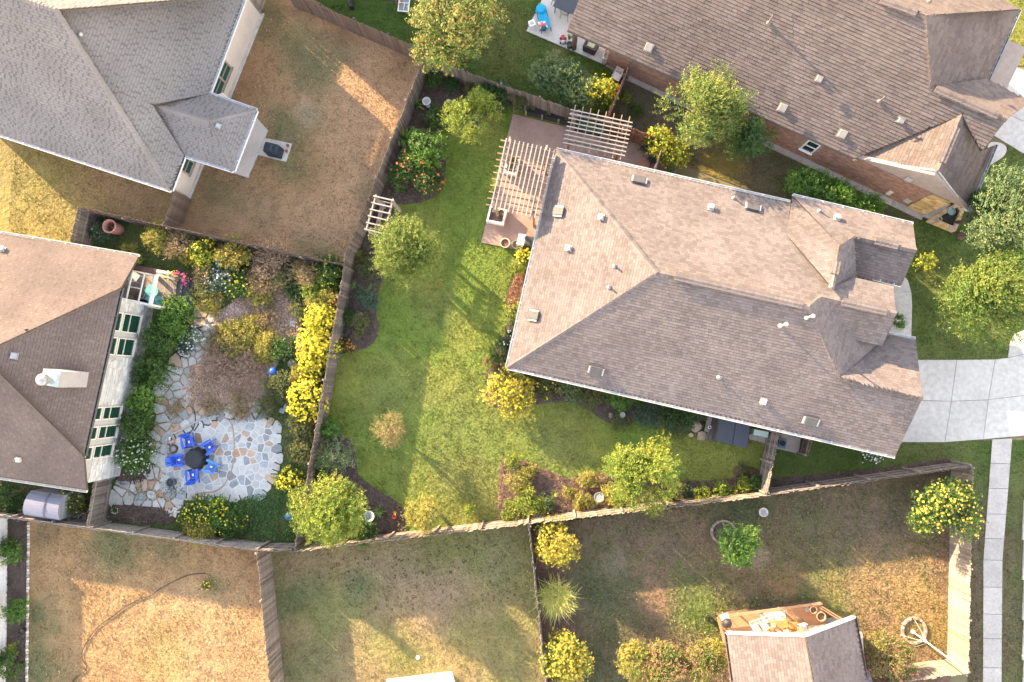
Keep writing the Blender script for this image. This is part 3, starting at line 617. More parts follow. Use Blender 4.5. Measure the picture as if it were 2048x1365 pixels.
# ---- upper left house (grey roof)
Hg = empty('house', at(240, 170), 'stucco house with a grey shingle roof in the upper left corner', 'house')
ze = 2.95
Sg = eave_plane((0, 269.6), (341.5, 381), ze, .68, (110, 20)); Eg = eave_plane((486, 0), (417.6, 187.6), ze, .6, (110, 20))
K = on_plane(109.9, 19.9, Sg); Ng = fall_plane(K, .6, (0, 269), (90, 0))
Bn = eave_plane((417.6, 187.6), (512, 221), ze, .42, (440, 260)); Be = eave_plane((512, 221), (466, 341.5), ze, .42, (400, 250)); Bs = eave_plane((466, 341.5), (368, 311), ze, .42, (440, 260))
Wg = eave_plane((-120, 230.5), (20, -160), ze, .6, (110, 20))
roof(Hg, 'roof', [(Sg, [(109.9, 19.9), (341.5, 381), (-120, 230.5), (-65, -42)]), (Wg, [(-65, -42), (-120, 230.5), (20, -160)]), (Eg, [(109.9, 19.9), (351, 0), (470, -8), (492, -12), (417.6, 187.6), (304.8, 209.5), (368, 311), (341.5, 381)]), (Ng, [(109.9, 19.9), (-65, -42), (20, -160), (492, -12)]),
                  (Bn, [(417.6, 187.6), (512, 221), (417.6, 243.2), (304.8, 209.5)]), (Be, [(512, 221), (466, 341.5), (417.6, 243.2)]), (Bs, [(466, 341.5), (368, 311), (304.8, 209.5), (417.6, 243.2)])], grey_sh, deckm,
     caps=[(op(109.9, 19.9, Sg), op(341.5, 381, Sg)), (op(109.9, 19.9, Eg), op(485, -11, Eg)), (op(109.9, 19.9, Sg), op(-65, -42, Sg)), (op(-120, 230.5, Sg), op(-65, -42, Sg)), (op(304.8, 209.5, Bs), op(417.6, 243.2, Bs)), (op(417.6, 243.2, Be), op(512, 221, Be)), (op(417.6, 243.2, Be), op(466, 341.5, Be))], style=dict(course=.14, w=(.14, .26), gaps=(.07, .14), gapmat=grey_gap, thick=.014))
gutter(Hg, [((-120, 230.5), (341.5, 381), (110, 20)), ((490, -6), (417.6, 187.6), (110, 20)), ((368, 311), (341.5, 381), (110, 20)), ((417.6, 187.6), (512, 221), (440, 260)), ((512, 221), (466, 341.5), (440, 260)), ((466, 341.5), (368, 311), (440, 260))], ze, mat('gutter_pale', (.56, .57, .60), (.5, .5, .52), 4, .5))
hp0, hp1 = at(523, 32), at(378, 394)
hd = (hp1 - hp0).normalized(); hn = Vector((-hd.y, hd.x, 0)); hn = hn if hn.dot(at(200, 100) - hp0) > 0 else -hn
c3 = hp1 + hn * 13.6; c4 = hp0 + hn * 13.6
MB().prism([(p.x, p.y) for p in (hp0, hp1, c3, c4)], -.02, ze - .02).build('wall', wall_pink, Hg)
MB().prism([(p.x, p.y) for p in (hp0 - hn * .14 - hd * .14, hp1 - hn * .14 + hd * .14, hp1 - hn * .005 + hd * .005, hp0 - hn * .005 - hd * .005)], -.02, .16).build('foundation', conc_m, Hg)
for A, B in (((463, 135), (434, 152.5)), ((450.5, 165), (419, 187.5)), ((388.3, 324), (359, 341))): window(Hg, A, B, hp0, hp1, mat('tan_trim', (.30, .24, .20), (.27, .22, .18), 3, .6), glass_mat('green_glass', (.015, .06, .055)), (.55,), .09, vert=False)
for px, py in ((467, 298), (497, 238)): MB().box(at(px, py) + Vector((-.35, .15, 1.35)), (.36, .36, 2.7), .35).build('porch_column', wall_pink, Hg)
paving('porch_floor', 'smooth pale concrete porch floor under the small hip of the grey roofed house', [[(512, 234), (537, 262), (497, 357), (440, 338), (425, 320), (470, 215)]], mat('smooth_concrete', (.52, .46, .42), (.46, .40, .36), .8, .8, fine=.05), 0.10)
paving('grill_pad', 'small square concrete pad that carries the covered grill', [[(527, 276), (585, 288), (573, 325), (516, 311)]], conc_m, 0.06)
box_vent(Hg, 437, 253, Be, galv, .26, .12)
pipe(Hg, 162, 70, Eg, vent_w, .15)

# ---- white brick house (left)
Hw = empty('house', at(60, 700), 'house with white brick walls and tall dark windows at the left edge', 'house')
Nw = eave_plane((0, 466.5), (277, 513.4), 2.95, .55, (0, 690)); Ew = eave_plane((241.8, 575.8), (167, 912.5), 3.75, .55, (-40, 708)); Sw = eave_plane((0, 955), (173, 981.4), 2.95, .55, (0, 750))
roof(Hw, 'roof', [(Nw, [(-330, 411), (277, 513.4), (241.8, 575.8), (-41, 708), (-330, 655)]), (Ew, [(241.8, 575.8), (167, 912.5), (-41, 708)]), (Sw, [(167, 912.5), (173, 981.4), (-330, 905), (-330, 655), (-41, 708)])], tan2_sh, deckm,
     caps=[(op(241.8, 575.8, Ew), op(-41, 708, Ew)), (op(167, 912.5, Ew), op(-41, 708, Ew))], style=dict(course=.145, w=(.15, .27), gaps=(.07, .14), gapmat=tan_gap, thick=.014))
gutter(Hw, [((-330, 411), (277, 513.4), (0, 690)), ((-330, 905), (173, 981.4), (0, 750))], 2.95, offwhite)
gutter(Hw, [((241.8, 575.8), (167, 912.5), (-40, 708))], 3.75, mat('dark_gutter', (.11, .10, .105), (.08, .08, .08), 4, .5))
wp0, wp1 = at(309, 609), at(239, 952)
wd = (wp1 - wp0).normalized(); wn_ = Vector((wd.y, -wd.x, 0)); wn_ = wn_ if wn_.dot(at(0, 700) - wp0) > 0 else -wn_
wb0, wb1 = wp0 + wn_ * 14, wp1 + wn_ * 14
pm_ = mat('pale_mortar', (.36, .36, .36), (.31, .31, .31), 2, .9)
MB().prism([(p.x, p.y) for p in (wp0 + wn_ * .25, wp1 + wn_ * .25, wb1, wb0)], -.02, 2.72).build('wall', pm_, Hw)
wc = wp1 - wd * 1.35; V_ = [Vector((p.x, p.y, z)) + wn_ * o for o in (0, .245) for p, z in ((wp0, -.02), (wp1, -.02), (wp1, 2.78), (wc, 3.6), (wp0, 3.6))]
MB().add(V_, [(0, 1, 2, 3, 4), (9, 8, 7, 6, 5)] + [(i + 5, (i + 1) % 5 + 5, (i + 1) % 5, i) for i in range(5)]).build('wall', pm_, Hw)
nw = [at(277, 513, 2.95), at(-330, 411, 2.95)]
MB().prism([(p.x, p.y) for p in (wp0 + wn_ * 2.7 - wd * .02, wp0 + wn_ * 2.7 - wd * 2.3, wb0 - wd * 2.3, wb0 - wd * .02)], -.02, 2.7).build('north_wall', wall_tan, Hw)
wins = [((281.4, 632), (240, 664)), ((269.6, 679), (230, 711)), ((241.8, 812), (202, 840)), ((234.5, 849), (193, 879)), ((225.7, 887), (183, 919))]
hs = []; tg = glass_mat('green_black_glass', (.008, .035, .025))
for A, B in wins:
    s0, s1, z0, z1 = window(Hw, A, B, wp0, wp1, offwhite, tg, (.60,), .05, vert=False); hs.append((s0, s1, z0, z1))
    f = MB(); M = Matrix((wd, -wn_, Vector((0, 0, 1)))).transposed(); c = wp0 + wd * (s0 + s1) / 2 - wn_ * .03; zt = min(3.5, z1 + .62)
    if zt - z1 > .3:
        for sz in (z1 + .16, zt): f.box(Vector((c.x, c.y, sz)), (s1 - s0, .06, .06), M=M)
        for sx in (-1, 1): f.box(Vector((c.x, c.y, (z1 + .16 + zt) / 2)) + wd * sx * ((s1 - s0) / 2 - .03), (.06, .058, zt - z1 - .16), M=M)
        fo = f.build('transom_window', offwhite, Hw); MB().box(Vector((c.x, c.y, (z1 + .16 + zt) / 2)) + wn_ * .012, (s1 - s0 - .12, .012, zt - z1 - .2), M=M).build('pane', tg, fo); hs.append((s0, s1, z1 + .1, zt))
masonry(Hw, wp0, wc, .02, 3.58, .36, .16, whitestone_m, hs, .03, 'stone_blocks', .02); masonry(Hw, wc, wp1, .02, 2.76, .36, .16, whitestone_m, (), .03, 'stone_blocks', .02)
wq0, wq1 = wp1, wp1 + wn_ * 14; masonry(Hw, wq0, wq1, .02, 2.8, .36, .16, whitestone_m, (), .03, 'stone_blocks', .02)
# chimney of the white brick house
ct = [at(89.4, 737.5, 7.0), at(121.6, 743.4, 7.0), at(115.8, 775.6, 7.0), at(83, 769, 7.0)]
zb = on_plane(178, 763, Ew).z; bx = at(178, 762, zb); zt = zb
best = min((abs((at(121, 760, z) - Vector((bx.x, bx.y, z))).length), z) for z in [zb + .05 * i for i in range(80)])[1]
ct = [at(x, y, best) for x, y in ((87, 738), (121.6, 743.4), (115.8, 775.6), (82, 769))]
ch = MB().prism([(p.x, p.y) for p in ct], zb - .8, best).build('chimney', mat('chimney_siding', (.30, .29, .315), (.26, .25, .275), 2, .7), Hw)
MB().prism([(p.x, p.y) for p in ct], best + .002, best + .05, .3).build('chimney_cap', mat('verdigris_metal', (.36, .42, .40), (.26, .33, .32), 4, .5), ch)
MB().lathe([(.17, 0), (.17, .3), (.26, .3), (.28, .36), (.28, .56), (.22, .62), (.001, .66)], at(99, 760, best), 18).build('flue', mat('flue_metal', (.33, .33, .34), (.2, .2, .21), 6, .4, metal=.3), ch, smooth=False)
box_vent(Hw, 29, 712, Ew, galv, .30, .20); box_vent(Hw, 5, 500, Nw, vent_w, .28, .18); box_vent(Hw, 39, 918, Sw, vent_w, .24, .16)
for px, py in ((58, 661),): pipe(Hw, px, py, Ew, dark, .25)

# ---- brick house, top right (brown roof)
Hb = empty('house', at(1600, 150), 'long brick house with a brown shingle roof at the top right', 'house')
ze = 2.75
Sb = eave_plane((1134.8, 60), (1708.9, 316.5), ze, .5, (1600, 50)); R1 = on_plane(1851, 31, Sb)
Nb = fall_plane(R1, .5, (1700, 316), (1820, 60)); Eb = fall_plane(R1, .55, (1300, 20), (1851, 265))
R2 = on_plane(1867, 175.8, Sb); Nb2 = fall_plane(R2, .5, (1700, 316), (1820, 60))
gr = on_plane(1877.4, 341.4, Sb); R3 = on_plane(1922.9, 230, Sb)
hor = at(1877.4, 341.4, R3.z); GW = fall_plane(R3, .62, (1877, 330), (1740, 270)); GE = fall_plane(R3, .62, (1877, 330), (2010, 390))
roof(Hb, 'roof', [(Sb, [(1134.8, 60), (1708.9, 316.5), (1922.9, 230), (1964, 302), (2013.7, 238.9), (1861, 173), (1851, 30.8), (1700, -36), (1185, -70)]),
                  (Nb, [(1851, 30.8), (2040, 19), (1900, -60), (1700, -120), (1700, -36)]), (Eb, [(1851, 30.8), (2040, 19), (1974, 164), (1861, 173)]),
                  (Nb2, [(1861, 173), (1974, 158), (2062, 205), (2013.7, 238.9)]),
                  (GW, [(1922.9, 230), (1707.5, 318), (1876, 341.4)]), (GE, [(1922.9, 230), (1964, 302), (1992, 289), (1937.5, 422), (1876, 341.4)])], brown_sh, deckm,
     caps=[(op(1851, 31, Eb), op(2038, 19, Eb)), (op(1861, 173, Sb), op(2013.7, 239, Sb)), (op(1922.9, 230, GW), op(1876, 341.4, GW)), (op(1851, 31, Sb), op(1861, 173, Sb))], style=dict(course=.16, w=(.26, .42), thick=.02, tabs=.5))
for a, b, pl in (((1760, 1), (1832, 26), Sb), ((1870, 178), (1995, 233), Sb), ((1912, 256), (1883, 325), GW)): ridge_vent(Hb, a, b, pl, ventm, brown_sh)
for px, py in ((1298, 96), (1441, 160), (1564, 216), (1683, 268), (1637, 158), (1800, 240)): box_vent(Hb, px, py, Sb, vent_t, .40 if px not in (1637, 1800) else .30, .34)
for px, py, h in ((1537, 47, .8), (1758, 204, .7), (1858, 4, .5)): pipe(Hb, px, py, Sb, ventm, h, .05)
bp0, bp1 = at(1212, 132), at(1846, 430)
bd = (bp1 - bp0).normalized(); bn = Vector((-bd.y, bd.x, 0)); bn = bn if bn.dot(at(1600, 50) - bp0) > 0 else -bn
MB().prism([(p.x, p.y) for p in (bp0, bp1, bp1 + bn * 9, bp0 + bn * 9)], -.02, ze - .1).build('wall', mortar, Hb)
e0, e1 = on_plane(1707.5, 318, GW), on_plane(1937.5, 422, GE); apx = on_plane(1876, 341.4, GW)
gw0 = bp0 + bd * ((e0 - bp0).dot(bd)); gw1 = bp1 + bd * .9
Gz = apx.z - .15; ga = bp0 + bd * ((apx - bp0).dot(bd))
MB().add([Vector((p.x, p.y, z)) + o for o in (Vector((0, 0, 0)), bn * .2) for p, z in ((gw0, 2.6), (gw1, 2.6), (ga, Gz))], [(0, 1, 2), (5, 4, 3), (0, 3, 4, 1), (1, 4, 5, 2), (2, 5, 3, 0)]).build('gable_wall', mortar, Hb)
wn2 = window(Hb, (1600, 296), (1643, 290), bp0, bp1, white, glass, (.5,), .06, vert=False)
sst = (at(1812, 412) - bp0).dot(bd)
masonry(Hb, bp0, bp0 + bd * sst, .14, 2.6, .21, .075, brick_m, [wn2], .014)
masonry(Hb, bp0 + bd * (sst + .01), bp1, .14, 2.62, .42, .20, cutstone_m, (), .04, 'cut_stones', .02)
MB().prism([(p.x, p.y) for p in (bp0 - bn * .05, bp1 - bn * .05, bp1 - bn * .002, bp0 - bn * .002)], -.02, .14).build('foundation', dirtyconc_m, Hb)
for px, py in ((1818, 352),): 
    p = on_wall(1818, 358, bp0, bp1); M = Matrix((bd, -bn, Vector((0, 0, 1)))).transposed(); MB().box(p - bn * .05, (.32, .06, .36), M=M).build('wall_vent', vent_w, Hb)
fm_ = MB()
for a, b, pl in (((1707.5, 318), (1876, 341.4), GW), ((1876, 341.4), (1937.5, 422), GE)): p, q = on_plane(*a, pl), on_plane(*b, pl); fm_.beam(p - Vector((0, 0, .10)), q - Vector((0, 0, .10)), .05, .2)
fm_.build('rake_board', offwhite, Hb)
p, q = on_plane(1134.8, 60, Sb), on_plane(1708.9, 316.5, Sb); MB().beam(p - Vector((0, 0, .1)), q - Vector((0, 0, .1)), .04, .17).build('fascia_board', ventm, Hb)
gutter(Hb, [((1937.5, 422), (1992, 289), (1900, 300)), ((1974, 164), (2040, 19), (1900, 60))], 2.9, galv)

# ---- house with the deck (bottom right)
Hd = empty('house', at(1590, 1340), 'small gabled house with a tan roof and a deck at the bottom edge', 'house')
ze = 2.8
Wd = eave_plane((1453.6, 1267), (1467, 1365), ze, .5, (1600, 1320)); Rd = on_plane(1610.6, 1272, Wd); Ed = eave_plane((1709, 1235), (1729, 1343), ze, .62, (1600, 1320))
ad = on_plane(1610.6, 1272, Wd)
Wd2 = Wd
roof(Hd, 'roof', [(Wd, [(1453.6, 1266.6), (1610.6, 1272), (1642, 1450), (1480, 1460)]), (Ed, [(1610.6, 1272), (1708.5, 1235), (1750, 1455), (1642, 1450)])], tan_sh, deckm, caps=[(op(1610.6, 1272, Wd), op(1642, 1450, Wd))])
sm_p = eave_plane((1715, 1346), (1742, 1346), 2.7, .3, (1730, 1380)); roof(Hd, 'side_roof', [(sm_p, [(1716, 1350), (1738, 1341), (1762, 1420), (1722, 1420)])], tan_sh, deckm)
fm_ = MB()
for a, b, pl in (((1453.6, 1266.6), (1610.6, 1272), Wd), ((1610.6, 1272), (1708.5, 1235), Ed)): p, q = on_plane(*a, pl), on_plane(*b, pl); fm_.beam(p - Vector((0, 0, .06)), q - Vector((0, 0, .06)), .09, .2)
fm_.build('rake_board', white, Hd)
gutter(Hd, [((1453.6, 1267), (1480, 1460), (1600, 1320)), ((1709, 1235), (1750, 1455), (1600, 1320))], ze, mat('brown_gutter', (.16, .10, .085), (.12, .08, .07), 4, .5))
fa, fb_ = at(1462, 1274, .7), at(1692, 1242, .7); fa.z = fb_.z = 0; bk_ = at(1600, 1440, 0) - at(1590, 1257, 0)
MB().prism([(p.x, p.y) for p in (fa, fb_, fb_ + bk_, fa + bk_)], -.02, 2.55).build('wall', wall_tan, Hd)
fv = fb_ - fa; nb_ = Vector((-fv.y, fv.x, 0)).normalized(); nb_ = nb_ if nb_.dot(bk_) > 0 else -nb_; tm = (ad - fa).dot(fv) / fv.length_squared; ga_ = fa + fv * tm
V_ = [Vector((p.x, p.y, z)) + nb_ * o for o in (.004, .2) for p, z in ((fa, 2.552), (fb_, 2.552), (ga_, ad.z - .18))]
MB().add(V_, [(0, 1, 2), (5, 4, 3), (0, 3, 4, 1), (1, 4, 5, 2), (2, 5, 3, 0)]).build('gable_wall', wall_tan, Hd)

# ---- low white roof at the bottom edge
Hl = empty('shed', at(850, 1370), 'corner of a low white roofed shed cut by the bottom edge', 'shed')
MB().prism([at2(795, 1398, 2.2), at2(895, 1386, 2.2), at2(915, 1450, 2.2), at2(805, 1460, 2.2)], 0, 2.2).build('wall', white, Hl)
rl = MB(); rl.prism([at2(772, 1361, 2.35), at2(903.7, 1345, 2.35), at2(920, 1460, 2.35), at2(790, 1475, 2.35)], 2.2, 2.35); rl.build('roof', white, Hl, bevel=.03)
# ---- houses outside the frame whose shadows fall into it
def far_house(label, x0, y0, x1, y1, rise, z=2.9):
    o = empty('house', at((x0 + x1) / 2, (y0 + y1) / 2), label, 'house'); a = [at2(x0, y0), at2(x1, y0), at2(x1, y1), at2(x0, y1)]
    th = -.32; cx = sum(p[0] for p in a) / 4; cy = sum(p[1] for p in a) / 4; a = [(cx + (x - cx) * math.cos(th) - (y - cy) * math.sin(th), cy + (x - cx) * math.sin(th) + (y - cy) * math.cos(th)) for x, y in a]
    MB().prism(a, 0, z).build('wall', wall_tan, o); l = .3; m1 = [(a[0][i] + a[3][i]) / 2 for i in (0, 1)]; m2 = [(a[1][i] + a[2][i]) / 2 for i in (0, 1)]
    r0 = (m1[0] * (1 - l) + m2[0] * l, m1[1] * (1 - l) + m2[1] * l); r1 = (m2[0] * (1 - l) + m1[0] * l, m2[1] * (1 - l) + m1[1] * l)
    k = 1.06; b = [(cx + (x - cx) * k, cy + (y - cy) * k, z) for x, y in a]
    MB().add(b + [(*r0, z + rise), (*r1, z + rise)], [(0, 4, 5, 1), (1, 5, 2), (2, 5, 4, 3), (3, 4, 0), (0, 1, 2, 3)]).build('roof', brown_sh, o)
far_house('two storey hip roofed house beyond the top edge, left of the basketball hoop', 402, -385, 822, -85, 2.0, 5.3)
# ---------------------------------------------------------------- fences: every board a part
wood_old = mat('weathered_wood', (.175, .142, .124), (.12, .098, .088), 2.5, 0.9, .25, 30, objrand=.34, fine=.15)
wood_cap = mat('grey_wood', (.235, .20, .18), (.17, .145, .13), 3, 0.9, .2, 30, objrand=.12, fine=.12)
wood_red = mat('stained_red_wood', (.26, .105, .06), (.20, .085, .05), 2.5, 0.8, .2, 30, objrand=.18)
wood_brown = mat('brown_wood', (.15, .10, .075), (.11, .075, .06), 2.5, 0.85, .2, 30, objrand=.2)
wood_black = mat('dark_stained_wood', (.028, .026, .028), (.04, .037, .038), 3, 0.7, objrand=.15)
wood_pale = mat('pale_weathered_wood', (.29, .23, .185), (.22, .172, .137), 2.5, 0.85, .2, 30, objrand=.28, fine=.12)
_bd = {}
def board_mesh(w, h, m, name):
    k = (round(w, 3), round(h, 2), m.name)
    if k not in _bd:
        b = MB(); x = w / 2 - .004; t = .011; c = .03
        prof = [(-x, 0), (x, 0), (x, h - c), (x - c, h), (-x + c, h), (-x, h - c)]
        b.add([(a, -t, z) for a, z in prof] + [(a, t, z) for a, z in prof], [(0, 1, 2, 3, 4, 5), (11, 10, 9, 8, 7, 6)] + [(i + 6, (i + 6 + 1) if i < 5 else 6, (i + 1) % 6, i) for i in range(6)])
        _bd[k] = b.mesh(name, m)
    return _bd[k]
def fence(label, a, b, z=1.85, h=1.83, rail=1, m=None, pm=None, board=.14, rails=(.3, .95, 1.6), posts=2.4, cap=False, name='wood_fence', lean=.012, group='wooden fences between the yards'):
    """a-b are photo pixels of the fence line at height z; rail = +1/-1 is the side that carries rails and posts"""
    m = m or wood_old; pm = pm or wood_cap; p, q = at(*a, z), at(*b, z); p.z = q.z = 0; d = q - p; L = d.length; ang = math.atan2(d.y, d.x)
    r = empty(name, (p + q) / 2, label, 'fence', group, None, ang); n = max(2, round(L / board)); w = L / n
    for i in range(n):
        hh = h + rnd.uniform(-.015, .02)
        link('board', board_mesh(w, h, m, 'board'), r, (-L / 2 + w * (i + .5), rnd.uniform(-.006, .006), rnd.uniform(0, .012)), (rnd.gauss(0, lean), rnd.gauss(0, lean * .5), rnd.gauss(0, .02))).scale = (1, 1, hh / h)
    for zr in rails:
        MB().box((0, rail * .033, zr), (L - .02, .038, .085)).build('rail', pm, r, local=True)
    k = max(1, round(L / posts))
    for i in range(k + 1):
        MB().box((-L / 2 + .05 + (L - .1) * i / k, rail * .095, h / 2 - .02), (.09, .085, h - .04)).build('post', pm, r, local=True)
    if cap: MB().box((0, 0, h + .035), (L, .13, .03)).build('cap_rail', pm, r, local=True)
    return r
fence('upper stretch of the curving weathered fence between the brown lawn and the green lawn', (844, 122), (692, 510), rail=-1)
fence('lower stretch of the weathered fence between the flagstone garden and the green lawn', (692, 510), (588, 1102), rail=-1)
fence('weathered fence along the top of the brown lawn, its plain face to the lawn', (566, -22), (846, 100), rail=1, m=wood_brown, pm=wood_old)
fence('weathered fence from the far garden corner to the small pergola', (846, 113), (1158, 224), rail=1)
fence('weathered fence dividing the brown lawn from the dry garden below it', (155, 414), (692, 530), rail=-1, m=wood_brown, pm=wood_old)
fence('short fence panel with pale rails left of the terracotta urn', (155, 414), (138, 492), rail=1, m=wood_old)
fence('dark brown fence panel at the corner of the grey roofed house', (349, 381), (324, 452), rail=-1, m=wood_brown, pm=wood_old)
fence('tan fence return at the top of the stucco house', (493, -5), (522, -84), rail=-1, m=wood_pale)
fence('grey fence behind the resin shed and the dark soil bed', (-60, 1027), (512, 1102), z=1.7, h=1.68, rail=1, m=mat('silver_wood', (.27, .245, .225), (.20, .18, .165), 2.5, .9, .2, 30, objrand=.2, fine=.12))
fence('long sunlit fence along the bottom of the middle lawn', (512, 1102), (587, 1103), z=1.85, rail=1, posts=2.1)
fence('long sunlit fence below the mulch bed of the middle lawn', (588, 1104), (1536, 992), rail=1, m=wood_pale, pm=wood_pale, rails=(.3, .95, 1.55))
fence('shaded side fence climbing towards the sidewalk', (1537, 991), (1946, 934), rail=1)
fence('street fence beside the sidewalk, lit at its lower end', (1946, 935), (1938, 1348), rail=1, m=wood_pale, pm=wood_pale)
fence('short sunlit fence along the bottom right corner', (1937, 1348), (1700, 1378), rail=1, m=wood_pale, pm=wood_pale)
fence('fence between the hose lawn and the patchy lawn', (513, 1106), (542, 1400), rail=-1)
fence('thin dividing fence seen edge on below the mulch bed', (1057, 1052), (1095, 1400), rail=1, board=.15, rails=(.4, 1.5))
fence('weathered gate fence between the hot tub and the side lawn', (1559, 864), (1535, 990), rail=-1, posts=1.6)
fence('small dark screen fence hiding the air conditioner', (1625, 880), (1616, 914), z=1.3, h=1.28, rail=-1, m=wood_brown, rails=(.3, 1.0), posts=1.0)
fence('grey fence panel between the shed and the flagstone path', (187, 962), (172, 1054), z=1.7, h=1.68, rail=1, rails=(.3, 1.5))
fence('reddish fence running from the brick wall to the yellow shrub', (1260, 126), (1214, 236), z=1.85, rail=1, m=wood_red, pm=wood_old)
fence('dark reddish fence panel right of the small pergola', (1212, 238), (1316, 276), z=1.85, rail=-1, m=wood_red, pm=wood_old, rails=(.4, 1.4))
fence('short pale fence end beside the yellow shrub and the middle house', (1322, 300), (1311, 342), z=1.85, rail=1, m=wood_pale)

# white fence at the left edge
p, q = at(15, 1036), at(13, 1400); d = (q - p); L = d.length; rr = empty('vinyl_fence', (p + q) / 2, 'white vinyl panel fence along the left edge of the photo', 'fence', None, None, math.atan2(d.y, d.x))
vinyl = mat('white_vinyl', (.62, .62, .65), (.56, .56, .59), 3, .5, objrand=.05)
for i in range(round(L / .19)): link('board', board_mesh(.19, 1.7, vinyl, 'board'), rr, (-L / 2 + .19 * (i + .5), 0, .05))
for i in range(6): MB().box((-L / 2 + L * i / 5, -.03, .95), (.13, .13, 1.9)).build('post', vinyl, rr, local=True)
for zr in (.1, 1.74): MB().box((0, -.005, zr), (L, .06, .14)).build('rail', vinyl, rr, local=True)
# ---------------------------------------------------------------- plants
leaf_m = tint_mat('leaves', transl=0.22, rough=0.55, fine=0.0, spec=0.25)
flower_m = tint_mat('petals', transl=0.3, rough=0.6, fine=0.0)
bark_m = mat('bark', (.14, .105, .08), (.09, .07, .055), 8, .95, .4, 40)
straw_m = tint_mat('dry_stems', transl=0.1, rough=0.8, fine=0.0)
def unit(v): return v / np.maximum(1e-9, np.linalg.norm(v, axis=-1, keepdims=True))
def sprays(c, R, n, leaf, pal, per=8, length=.35, up=.35, lobes=14, low=-.35, droop=.15, wid=.42, loose=.25, seed=1):
    """leaves set along short twigs spread over uneven lobes of the crown; returns V, F, colours, lobe centres"""
    g = np.random.default_rng(seed); R = np.array(R)
    d = unit(g.normal(0, 1, (lobes * 4, 3))); d = d[d[:, 2] > low][:lobes]; L = len(d)
    lc = d * g.uniform(.42, .84, (L, 1)); lr = g.uniform(.22, .40, L)
    ns = max(8, n // per); k = g.integers(0, L, ns); o = unit(g.normal(0, 1, (ns, 3))); o[:, 2] = np.where(g.random(ns) < .75, np.abs(o[:, 2]), o[:, 2]); o = unit(o)
    rad = g.uniform(.25, 1, (ns, 1)) ** .45
    p = (lc[k] + o * lr[k][:, None] * rad); p = p * (1 + g.normal(0, .05, (ns, 1))); p = p * R + np.array(c)
    out = unit((p - np.array(c)) / R * .9 + o * .5 + np.array([0, 0, up]) + g.normal(0, loose, (ns, 3)))
    t = np.linspace(.15, 1, per)[None, :, None]; ln = length * g.uniform(.6, 1.25, (ns, 1, 1))
    P = p[:, None, :] + out[:, None, :] * t * ln; P[:, :, 2] -= (t[:, :, 0] ** 2) * droop * ln[:, :, 0]
    side = unit(np.cross(out, np.array([.1, .05, 1.0]))); sg = np.where(np.arange(per) % 2, 1, -1)[None, :, None]
    ld = unit(out[:, None, :] * .55 + side[:, None, :] * sg * .8 + g.normal(0, .35, (ns, per, 3)))
    nr = unit(np.array([0, 0, .55]) + .9 * unit((p - np.array(c)) / R)[:, None, :] + g.normal(0, .6, (ns, per, 3))); sd = unit(np.cross(nr, ld)); nr = np.cross(ld, sd)
    s = leaf * g.uniform(.65, 1.25, (ns, per, 1))
    a = P; b = P + ld * s * .5 + sd * s * wid * .5 + nr * s * .06; e = P + ld * s - nr * s * .08; f = P + ld * s * .5 - sd * s * wid * .5 + nr * s * .06
    V = np.stack([a, b, e, f], 2).reshape(-1, 3); V[:, 2] = np.maximum(V[:, 2], .015)
    pal = np.array(pal); lobecol = g.integers(0, len(pal), L); pick = np.where(g.random(ns) < .55, lobecol[k], g.integers(0, len(pal), ns))
    c0 = pal[pick][:, None, :] * g.uniform(.8, 1.2, (ns, per, 1)); c0 = np.repeat(c0.reshape(-1, 3), 4, 0)
    return V, np.arange(len(V)).reshape(-1, 4), c0, lc * R + np.array(c), p, out
_seed = [100]
STY = dict(
  lime=dict(pal=[(.185, .235, .030), (.245, .260, .040), (.120, .180, .025)], leaf=.10),
  gold=dict(pal=[(.31, .275, .05), (.25, .215, .045), (.15, .165, .04), (.35, .29, .065)], leaf=.08, length=.3),
  green=dict(pal=[(.055, .110, .022), (.080, .140, .030), (.040, .085, .020)], leaf=.09),
  bright=dict(pal=[(.085, .175, .025), (.120, .215, .035), (.060, .125, .022)], leaf=.11),
  dark=dict(pal=[(.035, .075, .022), (.050, .095, .028), (.028, .060, .018)], leaf=.08),
  sage=dict(pal=[(.105, .155, .062), (.15, .19, .07), (.06, .10, .042)], leaf=.10, up=.7, length=.4),
  olive=dict(pal=[(.115, .130, .045), (.085, .105, .038), (.150, .150, .055)], leaf=.07, length=.28),
  dry=dict(pal=[(.31, .21, .11), (.25, .175, .09), (.17, .145, .06), (.36, .26, .14)], leaf=.06, length=.34, cover=.55),
  twig=dict(pal=[(.31, .205, .145), (.25, .165, .115), (.37, .26, .19)], leaf=.06, length=.38, cover=.38),
  myrtle=dict(pal=[(.165, .205, .038), (.115, .165, .034), (.215, .215, .05), (.085, .13, .03)], leaf=.10, length=.42, up=.55),
  oak=dict(pal=[(.155, .195, .034), (.195, .22, .042), (.085, .135, .026), (.12, .165, .03)], leaf=.09, length=.4, cover=1.15),
  rose=dict(pal=[(.22, .195, .06), (.19, .20, .045), (.25, .165, .085), (.12, .15, .035)], leaf=.08, length=.3, cover=1.2),
  sap=dict(pal=[(.24, .185, .075), (.19, .165, .06), (.29, .215, .09)], leaf=.06, length=.34, cover=.42),
  leafy=dict(pal=[(.105, .155, .028), (.16, .195, .036), (.065, .115, .022)], leaf=.10, length=.42, cover=1.1),
  pale=dict(pal=[(.21, .27, .12), (.30, .35, .19), (.10, .16, .05)], leaf=.13, length=.35, wid=.22, up=.5),
  bluegreen=dict(pal=[(.055, .100, .060), (.080, .125, .085), (.045, .080, .045)], leaf=.08),
)
